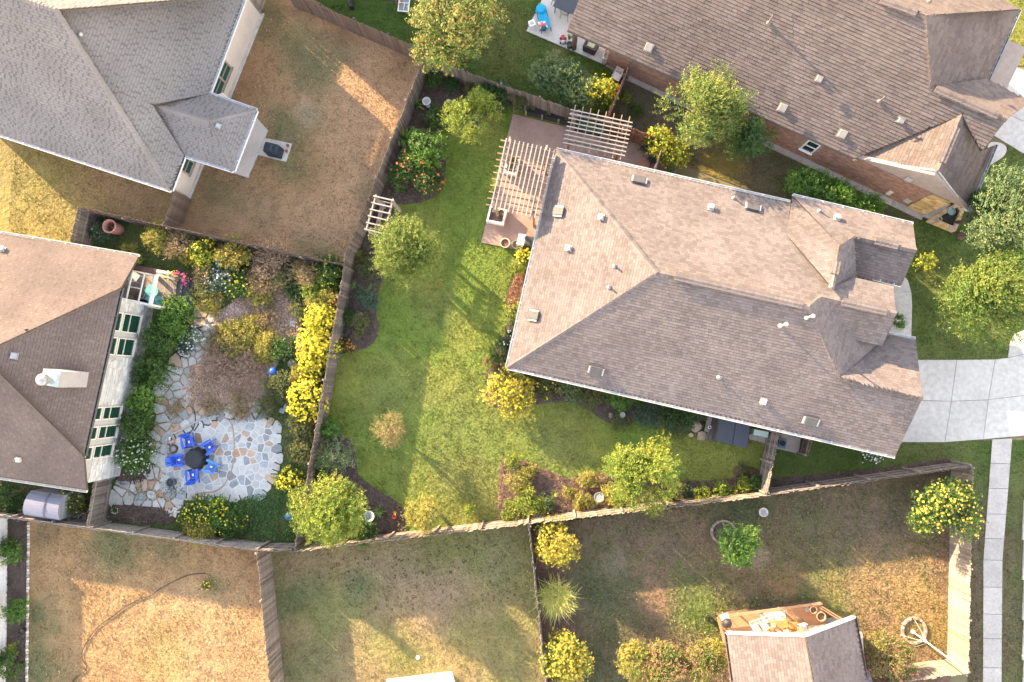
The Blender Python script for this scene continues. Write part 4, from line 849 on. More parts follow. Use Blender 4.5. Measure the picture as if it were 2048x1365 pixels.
def plant(label, px, py, r, h, sty, name='shrub', cat='shrub', group=None, sq=1.0, flowers=None, trunk=False, base=0.0, cover=None, lean=(0, 0), seed=None, lobes=None, blossom=.05):
    """px,py,r: crown centre and radius in photo pixels; h: height in metres"""
    _seed[0] += 1; sd = seed or _seed[0]; st = dict(STY[sty]); pal = st.pop('pal'); leaf = st.pop('leaf'); cov = cover or st.pop('cover', 1.0); st.pop('cover', None)
    zc = h * (.62 if trunk else .48) + base; c = at(px, py, zc); R = metres(r) * (CAM_H - zc) / CAM_H; rz = h * (.40 if trunk else .52)
    root = empty(name, (c.x - lean[0], c.y - lean[1], base), label, cat, group)
    if R < .5: leaf *= .8; st['length'] = st.get('length', .35) * .6
    A = math.pi * R * R * 1.25 * (1 + rz / R * .5); leaf *= 1.15; n = int(A * (3.1 if trunk else 2.5) * cov / (leaf * leaf * .22)); n = min(n, 34000)
    V, F, tint, lc, p, out = sprays(c, (R * 1.05, R * sq * 1.05, rz), n, leaf, pal, lobes=int((lobes or max(9, int(9 + 8 * R))) * 1.35), low=-.3 if trunk else -.1, seed=sd, **st)
    link('crown' if trunk else 'foliage', np_mesh('foliage', V, F, leaf_m, tint, off=root.location), root)
    mb = MB()
    b0 = Vector(root.location); top = Vector((c.x, c.y, zc - rz * .2)); rr = .03 + .022 * h if trunk else .018
    if trunk:
        mid = b0.lerp(top, .45) + Vector((rnd.uniform(-.1, .1), rnd.uniform(-.1, .1), 0)); mb.tube([b0 + Vector((0, 0, -.05)), b0 + Vector((0, 0, .12)), mid, top], rr * 1.5, 8, rr * .7)
    else: mid = b0 + Vector((0, 0, .1 * h))
    for i in range(min(len(lc), 9 if trunk else 6)):
        e = Vector(lc[i]); mb.tube([mid, mid.lerp(e, .5) + Vector((0, 0, .1 * R)), e], rr * .55, 5, .008)
    mb.build('trunk' if trunk else 'stem', bark_m, root)
    if flowers is not None:
        fc, amt = flowers; g = np.random.default_rng(sd + 5); tip = p + out * (st.get('length', .35) * 1.0); k = (tip[:, 2] > zc - rz * .3); tip = tip[k]
        m = int(A * amt); 
        if len(tip):
            q = tip[g.integers(0, len(tip), m)] + g.normal(0, .05, (m, 3)); s = blossom * g.uniform(.7, 1.4, (m, 1)); nn = unit(np.array([0, 0, 1.]) + .6 * unit(q - np.array(c)) + g.normal(0, .4, (m, 3)))
            u = unit(np.cross(nn, g.normal(0, 1, (m, 3)))); v = np.cross(nn, u); q = q + nn * .03
            V = np.stack([q + u * s, q + v * s, q - u * s, q - v * s], 1).reshape(-1, 3); fc = np.array(fc, ndmin=2); col = np.repeat(fc[g.integers(0, len(fc), m)] * g.uniform(.85, 1.15, (m, 1)), 4, 0)
            link('blossoms', np_mesh('blossoms', V, np.arange(len(V)).reshape(-1, 4), flower_m, col, off=root.location), root, kind='stuff')
    return root
def blades(label, px, py, r, h, pal, n=160, w=.02, name='ornamental_grass', cat='grass clump', group=None, arch=.8, base=0.0, seg=4, flat=0.0, off=.06):
    """long arching leaves from one crown"""
    c = at(px, py, h * .4 + base); R = metres(r) * (CAM_H - h * .4) / CAM_H; root = empty(name, (c.x, c.y, base), label, cat, group); g = np.random.default_rng(int(px * 7 + py)); V = []; F = []; T = []; pal = np.array(pal) * 1.35
    for i in range(n):
        a = g.uniform(0, 6.283); l = g.uniform(.45, 1.05); d = np.array([math.cos(a), math.sin(a), 0]); s = np.array([-d[1], d[0], 0]); col = pal[g.integers(0, len(pal))] * g.uniform(.8, 1.2); e = g.uniform(.35, 1); k = len(V); o = np.array([g.normal(0, 1), g.normal(0, 1), 0]) * off * R
        for j in range(seg + 1):
            t = j / seg; x = R * l * e * t ** 1.25; z = base + h * (l * (t - arch * t * t * e * .75)) * (1 - flat) + .02; ww = w * (1 - t * .85) * (.5 + min(1, t * 3) * .5)
            P = np.array([c.x, c.y, 0]) + o + d * x + np.array([0, 0, max(.02 + base, z)]); V += [P - s * ww, P + s * ww]; T += [col, col]
            if j: F.append((k + 2 * j - 2, k + 2 * j - 1, k + 2 * j + 1, k + 2 * j))
    link('leaves', np_mesh('leaves', V, F, leaf_m, T, off=root.location), root); return root
def cover(label, pts, pal, dens, leaf=.06, h=.12, name='ground_cover', m=None, holes=()):
    """uncountable low leaves over an area"""
    poly = pw(pts); xs = [p[0] for p in poly]; ys = [p[1] for p in poly]; N = int((max(xs) - min(xs)) * (max(ys) - min(ys)) * dens); x = rng.uniform(min(xs), max(xs), N); y = rng.uniform(min(ys), max(ys), N); k = inside(x, y, poly) & (fbm(x, y, 1.4, 3) > .36)
    for q in holes: k &= ~inside(x, y, q)
    x, y = x[k], y[k]; N = len(x); z = .02 + h * rng.random(N) * (.4 + fbm(x, y, 2.1, 2)); t = rng.uniform(0, 6.28, N); d = np.stack([np.cos(t), np.sin(t), rng.normal(0, .35, N)], 1); s = np.stack([-np.sin(t), np.cos(t), rng.normal(0, .35, N)], 1); P = np.stack([x, y, z], 1); l = leaf * rng.uniform(.6, 1.3, (N, 1))
    V = np.stack([P - d * l * .5, P + s * l * .28, P + d * l * .5, P - s * l * .28], 1).reshape(-1, 3); V[:, 2] = np.maximum(V[:, 2], .012); pal = np.array(pal); c = pal[rng.integers(0, len(pal), N)] * rng.uniform(.75, 1.25, (N, 1)) * (.75 + .5 * fbm(x, y, 1.1, 3)[:, None])
    o = link(name, np_mesh(name, V, np.arange(N * 4).reshape(-1, 4), m or leaf_m, np.repeat(c, 4, 0))); tag(o, label, 'plants', None, 'stuff'); return o
YEL = [(.60, .48, .03), (.52, .40, .02), (.62, .54, .07)]; WHT = [(.7, .7, .66)]; PNK = [(.50, .11, .13), (.42, .16, .12)]; ORG = [(.55, .22, .05), (.48, .15, .06)]

# trees
TR = 'garden trees'
plant('large crape myrtle with orange tipped leaves overhanging the top fence', 918, 62, 84, 5.2, 'myrtle', 'crape_myrtle', 'tree', TR, trunk=True, flowers=([(.40, .23, .09), (.36, .25, .08)], 45), blossom=.045)
plant('young yellow green tree beside the far corner bed', 945, 240, 52, 3.4, 'lime', 'young_tree', 'tree', TR, trunk=True, lobes=11, cover=.75)
plant('round pale green oak beside the left mulch bed', 810, 508, 62, 4.6, 'oak', 'oak_tree', 'tree', TR, trunk=True, lobes=30, cover=1.2)
plant('wide yellow green tree against the long brick wall', 1405, 228, 74, 5.0, 'myrtle', 'garden_tree', 'tree', TR, trunk=True, lobes=26)
plant('small dark green tree right of the wide yellow green tree', 1497, 284, 38, 3.2, 'green', 'garden_tree', 'tree', TR, trunk=True)
plant('huge drooping green tree at the right edge behind the front lawn', 2012, 440, 78, 6.0, 'sage', 'shade_tree', 'tree', TR, trunk=True, lobes=26, sq=1.25, cover=.9)
plant('dense dark evergreen beside the raised front bed', 1962, 425, 36, 4.0, 'dark', 'evergreen_tree', 'tree', TR, trunk=True)
plant('big spreading golden green tree beside the driveway', 1972, 588, 84, 5.6, 'leafy', 'shade_tree', 'tree', TR, trunk=True, lobes=30, seed=77)
plant('bright yellow green feathery tree in the lower left corner of the middle lawn', 664, 1022, 68, 3.8, 'lime', 'feathery_tree', 'tree', TR, trunk=True, lobes=22)
plant('small pale yellow tree standing by the bottom fence', 851, 1026, 33, 2.8, 'gold', 'young_tree', 'tree', TR, trunk=True)
plant('sunlit yellow tree in the brown mulch bed', 1288, 946, 66, 3.8, 'lime', 'garden_tree', 'tree', TR, trunk=True, lobes=22, seed=31)
plant('sparse orange brown sapling alone on the middle lawn', 781, 860, 31, 2.2, 'sap', 'sapling', 'tree', TR, trunk=True)
plant('small deep green tree over the ringed bed', 1470, 1088, 36, 2.6, 'bright', 'young_tree', 'tree', TR, trunk=True)
plant('rounded tree with yellow blooms inside the street fence', 1884, 1022, 57, 3.2, 'green', 'blooming_tree', 'tree', TR, trunk=True, flowers=([(.55, .45, .06), (.48, .36, .08)], 48), blossom=.055)
plant('tiny lime sapling near the bottom fence of the middle lawn', 940, 1020, 9, .9, 'lime', 'sapling', 'tree', TR)

# shrubs of the yard at the top and between the brick houses
plant('grey green bush, left of the pair of sage bushes by the top fence', 1110, 160, 46, 2.2, 'sage', 'sage_bush', 'shrub', 'sage bushes by the top fence')
plant('grey green bush next to the yellow shrub by the top fence', 1160, 186, 36, 1.9, 'sage', 'sage_bush', 'shrub', 'sage bushes by the top fence')
plant('yellow leaved shrub in the corner of the reddish fence', 1200, 192, 27, 1.9, 'lime', flowers=([(.45, .36, .03)], 120))
plant('yellow blooming shrub at the end of the short pale fence', 1318, 290, 26, 1.9, 'lime', flowers=([(.5, .40, .03)], 45))
plant('second yellow shrub just right of the short pale fence', 1345, 312, 28, 1.6, 'lime', flowers=([(.5, .40, .03)], 45))
plant('pale straggly plant beside the house eave and the yellow shrubs', 1340, 343, 11, .7, 'pale')
plant('lime green shrub row by the side wall, upper left half', 1612, 372, 38, 1.7, 'bright', group='lime shrubs along the side wall', sq=.8)
plant('lime green shrub row by the side wall, middle part', 1665, 392, 36, 1.6, 'bright', group='lime shrubs along the side wall', sq=.8)
plant('lime green shrub row by the side wall, lower right end', 1722, 410, 34, 1.4, 'bright', group='lime shrubs along the side wall', sq=.7)
plant('low weed tuft in the worn grass beside the reddish fence', 1252, 196, 9, .4, 'lime', 'weed', 'plant')
plant('small green weed under the wide yellow green tree', 1268, 222, 12, .4, 'green', 'weed', 'plant')
plant('small green shrub between the wide tree and the brick wall', 1490, 235, 20, 1.2, 'green')
plant('little bright yellow bush on the front lawn', 1848, 526, 15, .9, 'lime', flowers=([(.5, .45, .04)], 50))
plant('white flowering shrub under the eave near the side lawn', 1735, 908, 16, .9, 'green', flowers=(WHT, 90), blossom=.04)
plant('small green plants in the notch by the front walk', 1792, 645, 12, .8, 'bright')

# far corner bed of the middle lawn
CB = 'shrubs in the far corner bed'
plant('small dark plant in the far corner under the crape myrtle', 868, 165, 15, .8, 'green', group=CB)
plant('low dark plant between the corner and the dark leafy bush', 908, 172, 17, .7, 'dark', group=CB)
plant('thin shrub below the crape myrtle near the fence', 945, 184, 15, .8, 'olive', group=CB)
plant('dark leafy bush at the end of the far corner bed by the patio', 992, 194, 30, 1.5, 'dark', group=CB)
plant('loose shrub below the pale birdbath', 872, 238, 20, .9, 'green', group=CB)
plant('rounded bright green shrub, largest of the far corner bed', 851, 300, 40, 1.9, 'bright', group=CB, lobes=22)
plant('dark shrub with orange flowers against the fence below the bright green shrub', 818, 338, 28, 1.5, 'green', group=CB, flowers=(ORG, 14), blossom=.06)
plant('orange tipped shrub at the lower edge of the far corner bed', 856, 356, 32, 1.3, 'green', group=CB, flowers=(ORG, 12), blossom=.06)
plant('green shrub in the far corner bed beside the arbor', 796, 352, 18, 1.3, 'green', group=CB)
blades('broad leaved canna plant close to the fence above the bright green shrub', 806, 272, 26, 1.4, [(.09, .19, .03), (.12, .22, .04)], 26, .09, 'canna_plant', 'plant')
blades('broad leaved plant by the fence left of the pale birdbath', 832, 206, 22, 1.3, [(.13, .22, .04), (.10, .19, .035)], 16, .08, 'canna_plant', 'plant')
blades('spiky leaved plant at the bottom of the far corner bed', 800, 378, 20, .8, [(.10, .19, .05), (.13, .22, .06)], 50, .03, 'spiky_plant', 'plant')

# left bed
LB = 'plants in the left mulch bed'
blades('olive rosette plant in the left bed below the arbor', 722, 512, 17, .6, [(.17, .18, .03), (.13, .15, .03)], 60, .035, 'rosette_plant', 'plant', LB)
plant('soft green fern in the left bed beside the oak', 738, 536, 20, .6, 'olive', 'fern', 'plant', LB)
blades('spiky grey green plant against the fence in the left bed', 712, 572, 17, .6, [(.13, .18, .08), (.10, .15, .06)], 50, .022, 'spiky_plant', 'plant', LB)
blades('spiky green plant beside the lawn in the left bed', 744, 574, 18, .6, [(.11, .17, .05), (.15, .2, .07)], 50, .022, 'spiky_plant', 'plant', LB)
plant('rounded blue green shrub in the left bed', 739, 600, 19, .8, 'bluegreen', group=LB)
plant('green plant close to the fence in the left bed', 696, 634, 13, .6, 'green', group=LB)
plant('olive feathery plant in the wide end of the left bed', 715, 650, 21, .7, 'olive', group=LB)
plant('small plant with red flowers at the bottom of the left bed', 694, 693, 12, .5, 'green', group=LB, flowers=(ORG, 60))

# lower left bed
plant('clipped round green shrub by the fence at the top of the lower left bed', 663, 858, 19, 1.1, 'bright', group='shrubs in the lower left bed')
plant('variegated cream and green shrub in the lower left bed', 669, 909, 37, 1.3, 'pale', group='shrubs in the lower left bed', lobes=24)
plant('dark low shrub between the variegated shrub and the feathery tree', 640, 952, 17, .7, 'dark', group='shrubs in the lower left bed')
plant('dark green shrub against the bottom fence beside the feathery tree', 730, 1066, 24, 1.0, 'green', group='shrubs in the lower left bed')
blades('strappy lily clump beside the round birdbath in the lower left bed', 757, 1024, 20, .7, [(.15, .22, .045), (.11, .17, .04)], 60, .025, 'lily_clump', 'plant')

# mid bed
MBG = 'plants in the sunlit mulch bed'
for i, (x, y, r, h, s, l) in enumerate([
    (1024, 926, 15, .6, 'lime', 'lime plant at the top left corner of the sunlit bed'), (1036, 964, 20, .7, 'gold', 'golden plant below the top left corner of the sunlit bed'),
    (1058, 940, 14, .5, 'gold', 'small golden plant at the lawn edge of the sunlit bed'), (1020, 1022, 18, .7, 'lime', 'lime shrub at the lower left corner of the sunlit bed'),
    (1060, 1006, 24, .9, 'lime', 'largest lime shrub in the left half of the sunlit bed'), (1090, 1004, 16, .6, 'sage', 'grey green plant right of the largest lime shrub'),
    (1138, 985, 11, .4, 'gold', 'small gold tuft in the middle of the sunlit bed'), (1175, 962, 16, .6, 'gold', 'golden plant by the lawn edge above the round basin'),
    (1166, 1000, 17, .7, 'gold', 'golden plant left of the round basin'), (1227, 985, 22, .8, 'gold', 'golden shrub between the round basin and the yellow tree'),
    (1230, 1007, 9, .3, 'lime', 'tiny lime plant near the fence below the round basin'), (1200, 957, 10, .4, 'dry', 'dry tuft at the lawn edge of the sunlit bed'),
    (1350, 980, 19, .8, 'olive', 'striped olive shrub right of the yellow tree'), (1372, 978, 14, .5, 'bluegreen', 'grey green plant right of the striped olive shrub'),
    (1402, 988, 15, .8, 'lime', 'first lime bush right of the yellow tree'), (1443, 979, 16, .8, 'lime', 'second lime bush right of the yellow tree'), (1480, 974, 16, .8, 'lime', 'third lime bush right of the yellow tree'),
    (1509, 968, 16, .7, 'green', 'green bush at the gate end of the sunlit bed'), (1488, 938, 12, .3, 'olive', 'low tuft in the rounded end of the sunlit bed')]):
    plant(l, x, y, r, h, s, group=MBG)
blades('spiky plant in the sunlit bed between two lime shrubs', 1107, 990, 13, .5, [(.22, .24, .06), (.17, .2, .05)], 40, .02, 'spiky_plant', 'plant')
blades('spiky green plant just below the round basin', 1190, 1006, 17, .6, [(.13, .2, .04), (.18, .22, .05)], 50, .022, 'spiky_plant', 'plant')

# beds round the house
HB = 'shrubs round the middle house'
for x, y, r, h, s, l, f in [
    (1052, 514, 17, .9, 'lime', 'bright yellow bush at the patio corner of the house', (YEL, 120)), (1040, 534, 15, .7, 'lime', 'yellow green bush above the reddish mulch strip', None),
    (1032, 626, 19, .6, 'lime', 'lime tufted plant below the reddish mulch strip', None), (1038, 652, 14, .6, 'olive', 'olive plant against the west wall of the house', None),
    (1020, 682, 17, .8, 'dark', 'dark leafy shrub below the west eave', (WHT, 15)), (1000, 708, 18, .8, 'green', 'green shrub by the lower west corner of the house', None),
    (984, 726, 12, .5, 'rose', 'reddish plant above the yellow flowering shrub', None), (1062, 768, 17, .9, 'olive', 'green shrub right of the yellow flowering shrub', None),
    (1102, 776, 22, .9, 'olive', 'olive shrub under the south eave, third from the corner', (YEL, 10)), (1142, 778, 23, .9, 'sage', 'grey green shrub under the south eave', None),
    (1176, 794, 24, .9, 'olive', 'brownish shrub under the south eave left of the bright green one', None), (1240, 802, 20, .9, 'bright', 'bright green rounded shrub under the south eave', None),
    (1278, 806, 14, .7, 'green', 'small green shrub right of the bright green rounded one', None), (1298, 832, 22, .8, 'bluegreen', 'grey green shrub at the lawn edge right of the metal dish', None),
    (1240, 842, 18, .3, 'olive', 'low creeping plant round the metal dish', None), (1354, 838, 34, 1.5, 'dark', 'large dark shrub beside the flagstones and the hot tub', None),
    (1392, 830, 14, .9, 'bluegreen', 'teal leaved plant tucked under the eave by the hot tub', None)]:
    plant(l, x, y, r, h, s, group=HB, flowers=f)
plant('big shrub covered in yellow flowers at the lower left corner of the middle house', 1020, 778, 45, 1.6, 'gold', group=HB, flowers=(YEL, 75), blossom=.05)
blades('lime grassy tuft along the lawn side of the large pergola', 984, 372, 22, .5, [(.2, .24, .03), (.16, .2, .03)], 160, .02, 'grass_tuft', 'plant')

# bottom right yard
plant('yellow leaved bush, topmost of the three along the thin dividing fence', 1108, 1088, 42, 2.2, 'gold', 'yellow_bush', 'shrub', 'bushes along the thin dividing fence', lobes=24, flowers=([(.42, .33, .04)], 120))
plant('yellow leaved bush, lowest of the three along the thin dividing fence', 1130, 1318, 44, 2.2, 'lime', 'yellow_bush', 'shrub', 'bushes along the thin dividing fence', lobes=24, flowers=([(.40, .30, .05)], 160))
blades('fountain of tall ornamental grass between the two yellow leaved bushes', 1112, 1198, 44, 2.0, [(.42, .40, .11), (.30, .34, .08), (.50, .44, .18)], 1300, .016, off=.22)
plant('golden bush left of the rose bushes by the deck house', 1268, 1322, 32, 1.7, 'gold', group='bushes by the deck house')
plant('wide rose bush with pinkish leaves in the middle of the bush row', 1330, 1335, 46, 1.9, 'rose', 'rose_bush', 'shrub', 'bushes by the deck house', flowers=(PNK, 14))
plant('rose bush touching the wall of the deck house', 1396, 1318, 40, 1.9, 'rose', 'rose_bush', 'shrub', 'bushes by the deck house', flowers=(PNK, 9), seed=81)
plant('golden bush at the deck corner right of the rose bushes', 1428, 1300, 24, 1.6, 'gold', group='bushes by the deck house')
plant('tall green and pink bush right of the deck house', 1768, 1308, 44, 2.2, 'rose', 'rose_bush', 'shrub', 'bushes by the deck house', flowers=(PNK, 16), seed=63, sq=1.1)
plant('little yellow plant on the hose lawn', 412, 1170, 8, .3, 'olive', flowers=(YEL, 60))
for i, (x, y, r, h) in enumerate([(30, 1110, 20, .8), (18, 1088, 14, .6), (38, 1218, 22, .8), (20, 1330, 24, .9), (28, 1300, 12, .5)]):
    plant(['green shrub upper right of the white fence bed', 'topmost small plant in the white fence bed', 'bright green shrub in the middle of the white fence bed', 'green shrub at the bottom of the white fence bed', 'yellow green tuft low in the white fence bed'][i], x, y, r, h, ['bright', 'green', 'bright', 'green', 'lime'][i], group='plants in the white fence bed')

cover('dark clods and bare spots scattered over the patchy lawn', [(640, 1110), (900, 1085), (1040, 1080), (1045, 1200), (880, 1215), (690, 1225), (630, 1180)], [(.05, .045, .025), (.07, .055, .03), (.045, .05, .025)], 9, .12, .03, 'dark_tufts')
cover('fallen leaves scattered over the worn lawn', [(1160, 1060), (1520, 1000), (1900, 960), (1880, 1220), (1700, 1180), (1200, 1290)], [(.26, .18, .10), (.20, .13, .07), (.30, .24, .14), (.08, .07, .04)], 7, .08, .02, 'fallen_leaves', straw_m)
cover('taller grass tufts in the worn lawn', [(1160, 1060), (1520, 1000), (1900, 960), (1880, 1330), (1700, 1190), (1430, 1230), (1400, 1290), (1180, 1290)], [(.11, .145, .035), (.15, .17, .045), (.09, .12, .03)], 26, .12, .10, 'grass_tufts')
cover('fallen leaves on the smooth green lawn under the oak', [(770, 560), (880, 560), (960, 700), (900, 900), (820, 1000), (720, 900), (700, 740)], [(.24, .20, .09), (.19, .17, .07), (.28, .25, .12)], 4, .07, .02, 'fallen_leaves', straw_m)
cover('dry tufts and thatch on the brown lawn of the upper left yard', [(540, 20), (820, 130), (700, 490), (380, 440), (480, 250)], [(.36, .25, .14), (.20, .13, .07), (.13, .13, .055)], 16, .10, .05, 'dry_tufts', straw_m)
cover('dry tufts on the bare brown lawn', [(70, 1060), (500, 1110), (520, 1365), (70, 1365)], [(.38, .26, .13), (.22, .145, .08)], 14, .10, .05, 'dry_tufts', straw_m)
# ---------------------------------------------------------------- dry garden behind the white brick house
grav_pts = [(398, 590), (440, 620), (470, 600), (520, 575), (560, 560), (592, 590), (604, 640), (598, 690), (560, 720), (545, 760), (540, 800), (470, 806), (410, 812), (372, 806), (362, 780), (385, 740), (415, 705), (432, 660), (420, 625)]
bed_g = smooth_poly(grav_pts, 3); gp = pw(bed_g)
gb = MB(); gb.prism(gp, -.01, .035, .01); gbo = gb.build('gravel_bed', mat('gravel_base', (.30, .225, .19), (.22, .165, .14), 3, .95, .8, 40, fine=.3), kind='structure')
stone_m = tint_mat('gravel_stones', rough=.85, fine=.1)
def gravel(label, pts, dens, pal, smin=.02, smax=.05, z=.035):
    poly = pw(pts); xs = [p[0] for p in poly]; ys = [p[1] for p in poly]; N = int((max(xs) - min(xs)) * (max(ys) - min(ys)) * dens); x = rng.uniform(min(xs), max(xs), N); y = rng.uniform(min(ys), max(ys), N); k = inside(x, y, poly); x, y = x[k], y[k]; N = len(x)
    s = rng.uniform(smin, smax, (N, 1)); c = np.stack([x, y, np.full(N, z)], 1); u = np.array([(1, 0, 0), (.3, .9, 0), (-.8, .55, 0), (-.7, -.7, 0), (.4, -.9, 0), (.1, 0, .75)]); t = rng.uniform(0, 6.28, N)
    V = np.empty((N, 6, 3)); j = rng.uniform(.7, 1.25, (N, 6, 1))
    for i, (a, b, e) in enumerate(u): V[:, i] = np.stack([a * np.cos(t) - b * np.sin(t), a * np.sin(t) + b * np.cos(t), np.full(N, e)], 1)
    V = V * j * s[:, None] + c[:, None]; F = np.array([(0, 1, 5), (1, 2, 5), (2, 3, 5), (3, 4, 5), (4, 0, 5)]); F = (F[None] + (np.arange(N) * 6)[:, None, None]).reshape(-1, 3); pal = np.array(pal); col = np.repeat(pal[rng.integers(0, len(pal), N)] * rng.uniform(.75, 1.2, (N, 1)), 6, 0)
    o = link('gravel', np_mesh('gravel', V.reshape(-1, 3), F, stone_m, col)); return tag(o, label, 'gravel', None, 'stuff')
gravel('pinkish gravel spread over the dry garden', bed_g, 300, [(.48, .34, .29), (.40, .28, .235), (.56, .44, .39), (.30, .21, .18)])
gravel('white pebbles heaped beside the dark soil bed', [(334, 1018), (352, 1016), (360, 1024), (352, 1034), (338, 1032)], 260, [(.62, .58, .52), (.52, .47, .42)], .04, .08, .04)

# ---- flagstones: every stone a part
fl_m = {k: mat('flagstone_' + k, c, tuple(v * .8 for v in c), 5, .85, .35, 25, objrand=.12, fine=.12, bdist=.01) for k, c in dict(white=(.45, .445, .43), grey=(.24, .25, .26), blue=(.33, .35, .365), tan=(.42, .31, .23), rust=(.37, .22, .14), brown=(.25, .20, .175)).items()}
def clip_half(poly, a, b, c):
    """keep a x + b y <= c"""
    out = []; n = len(poly)
    for i in range(n):
        p, q = poly[i], poly[(i + 1) % n]; dp, dq = a * p[0] + b * p[1] - c, a * q[0] + b * q[1] - c
        if dp <= 0: out.append(p)
        if dp * dq < 0: t = dp / (dp - dq); out.append((p[0] + (q[0] - p[0]) * t, p[1] + (q[1] - p[1]) * t))
    return out
def cells(poly, spacing, gap, seed, excl=(), stretch=1.0):
    g = random.Random(seed); xs = [p[0] for p in poly]; ys = [p[1] for p in poly]; pts = []; tries = 0; target = area(poly) / (spacing * spacing * .85)
    while len(pts) < target and tries < 9000:
        tries += 1; x, y = g.uniform(min(xs), max(xs)), g.uniform(min(ys), max(ys)); s = spacing * g.choice((.62, .8, 1, 1.2))
        if not inside(np.array(x), np.array(y), poly): continue
        if any((x - a) ** 2 + (y - b) ** 2 < (s * .8) ** 2 for a, b in pts): continue
        pts.append((x, y))
    out = []
    for i, (x, y) in enumerate(pts):
        if any(inside(np.array(x), np.array(y), e) for e in excl): continue
        R = spacing * 1.15; c = [(x + R * math.cos(t), y + R * math.sin(t)) for t in (math.pi / 4 * k + .3 for k in range(8))]
        for j, (a, b) in enumerate(pts):
            if j != i and (a - x) ** 2 + (b - y) ** 2 < (spacing * 2.6) ** 2:
                dx, dy = a - x, b - y; L = math.hypot(dx, dy); c = clip_half(c, dx / L, dy / L, ((a + x) / 2 * dx + (b + y) / 2 * dy) / L - gap / 2)
                if len(c) < 3: break
        if len(c) >= 3 and area(c) > .012: out.append(c)
    return out
def flag(parent, c, m, z0, z1):
    mb = MB(); mb.prism(c, z0, z1 - .006); k = len(c); cx = sum(p[0] for p in c) / k; cy = sum(p[1] for p in c) / k
    mb.prism([(cx + (x - cx) * .985, cy + (y - cy) * .985) for x, y in c], z1 - .006, z1, .05); return mb.build('flagstone', m, parent)
patio_px = [(335, 874), (388, 849), (436, 831), (480, 824), (517, 829), (542, 850), (556, 872), (554, 893), (548, 931), (534, 963), (520, 984), (495, 992), (468, 989), (388, 987), (340, 979), (332, 960), (334, 915)]
pp = pw(smooth_poly(patio_px, 3)); pr = empty('flagstone_terrace', at(440, 910), 'round flagstone terrace with white joints under the blue chairs', None, None, 'structure')
MB().prism(pp, -.02, .045).build('mortar_bed', mat('white_mortar', (.54, .53, .51), (.46, .455, .44), 3, .9, .2, 30), pr)
for c in cells(pp, .44, .06, 5): flag(pr, [p for p in c], fl_m[rnd.choices(['white', 'grey', 'blue', 'tan', 'rust', 'brown'], [52, 19, 19, 5, 2, 3])[0]], .03, .057)
# curved curb across the terrace
cv = path_pts([at2(335, 915), at2(334, 890), at2(338, 872), at2(365, 860), at2(392, 845), at2(420, 834), at2(440, 831)], 6); kb = MB(); kb.tube([(x, y, .08) for x, y in cv], .055, 6); ko = kb.build('stone_curb', fl_m['white'], pr)
cv = path_pts([at2(440, 832), at2(462, 845), at2(469, 880), at2(468, 920), at2(458, 955), at2(436, 980), at2(395, 987)], 6); kb = MB(); kb.tube([(x, y, .055) for x, y in cv], .04, 6); kb.build('stone_curb', fl_m['tan'], pr)
path_px = [(412, 600), (424, 606), (434, 640), (426, 690), (398, 735), (375, 775), (362, 800), (400, 808), (480, 806), (520, 800), (545, 815), (520, 828), (470, 822), (425, 832), (385, 848), (335, 872), (332, 915), (334, 975), (360, 1000), (352, 1016), (240, 1004), (222, 1006), (232, 975), (290, 962), (306, 940), (306, 870), (316, 800), (330, 765), (356, 725), (390, 690), (405, 655), (400, 615)]
pth = pw(path_px); po = empty('flagstone_path', at(330, 850), 'flagstone path winding between the evergreen hedge and the terrace', None, None, 'structure')
MB().prism(pth, -.02, .012).build('sand_bed', mat('sand', (.37, .275, .19), (.29, .215, .145), 3, .95, .3, 30, fine=.2), po)
for c in cells(pth, .50, .085, 8, excl=[pp]):
    cx = sum(p[0] for p in c) / len(c); flag(po, c, fl_m[rnd.choices(['white', 'blue', 'tan', 'rust', 'grey'], [48, 18, 27, 4, 3])[0]], 0, .045)
for i, (x, y, w) in enumerate([(588, 648, 9), (598, 690, 11), (586, 728, 12), (596, 700, 9), (585, 753, 7), (592, 766, 8), (574, 815, 9), (564, 822, 8), (503, 635, 8), (512, 634, 7), (523, 634, 7), (533, 635, 9), (545, 636, 6), (497, 628, 6), (415, 655, 9), (424, 640, 7)]):
    c = at2(x, y); n = 7; R = metres(w); mb = MB(); q = random.Random(i); P = [(c[0] + R * q.uniform(.7, 1.1) * math.cos(t), c[1] + R * q.uniform(.6, 1) * math.sin(t)) for t in (6.283 * k / n for k in range(n))]; flag(po, P, fl_m[['white', 'tan', 'rust', 'tan', 'brown'][i % 5] if 8 <= i < 14 else ['white', 'blue'][i % 2]], 0, .06)

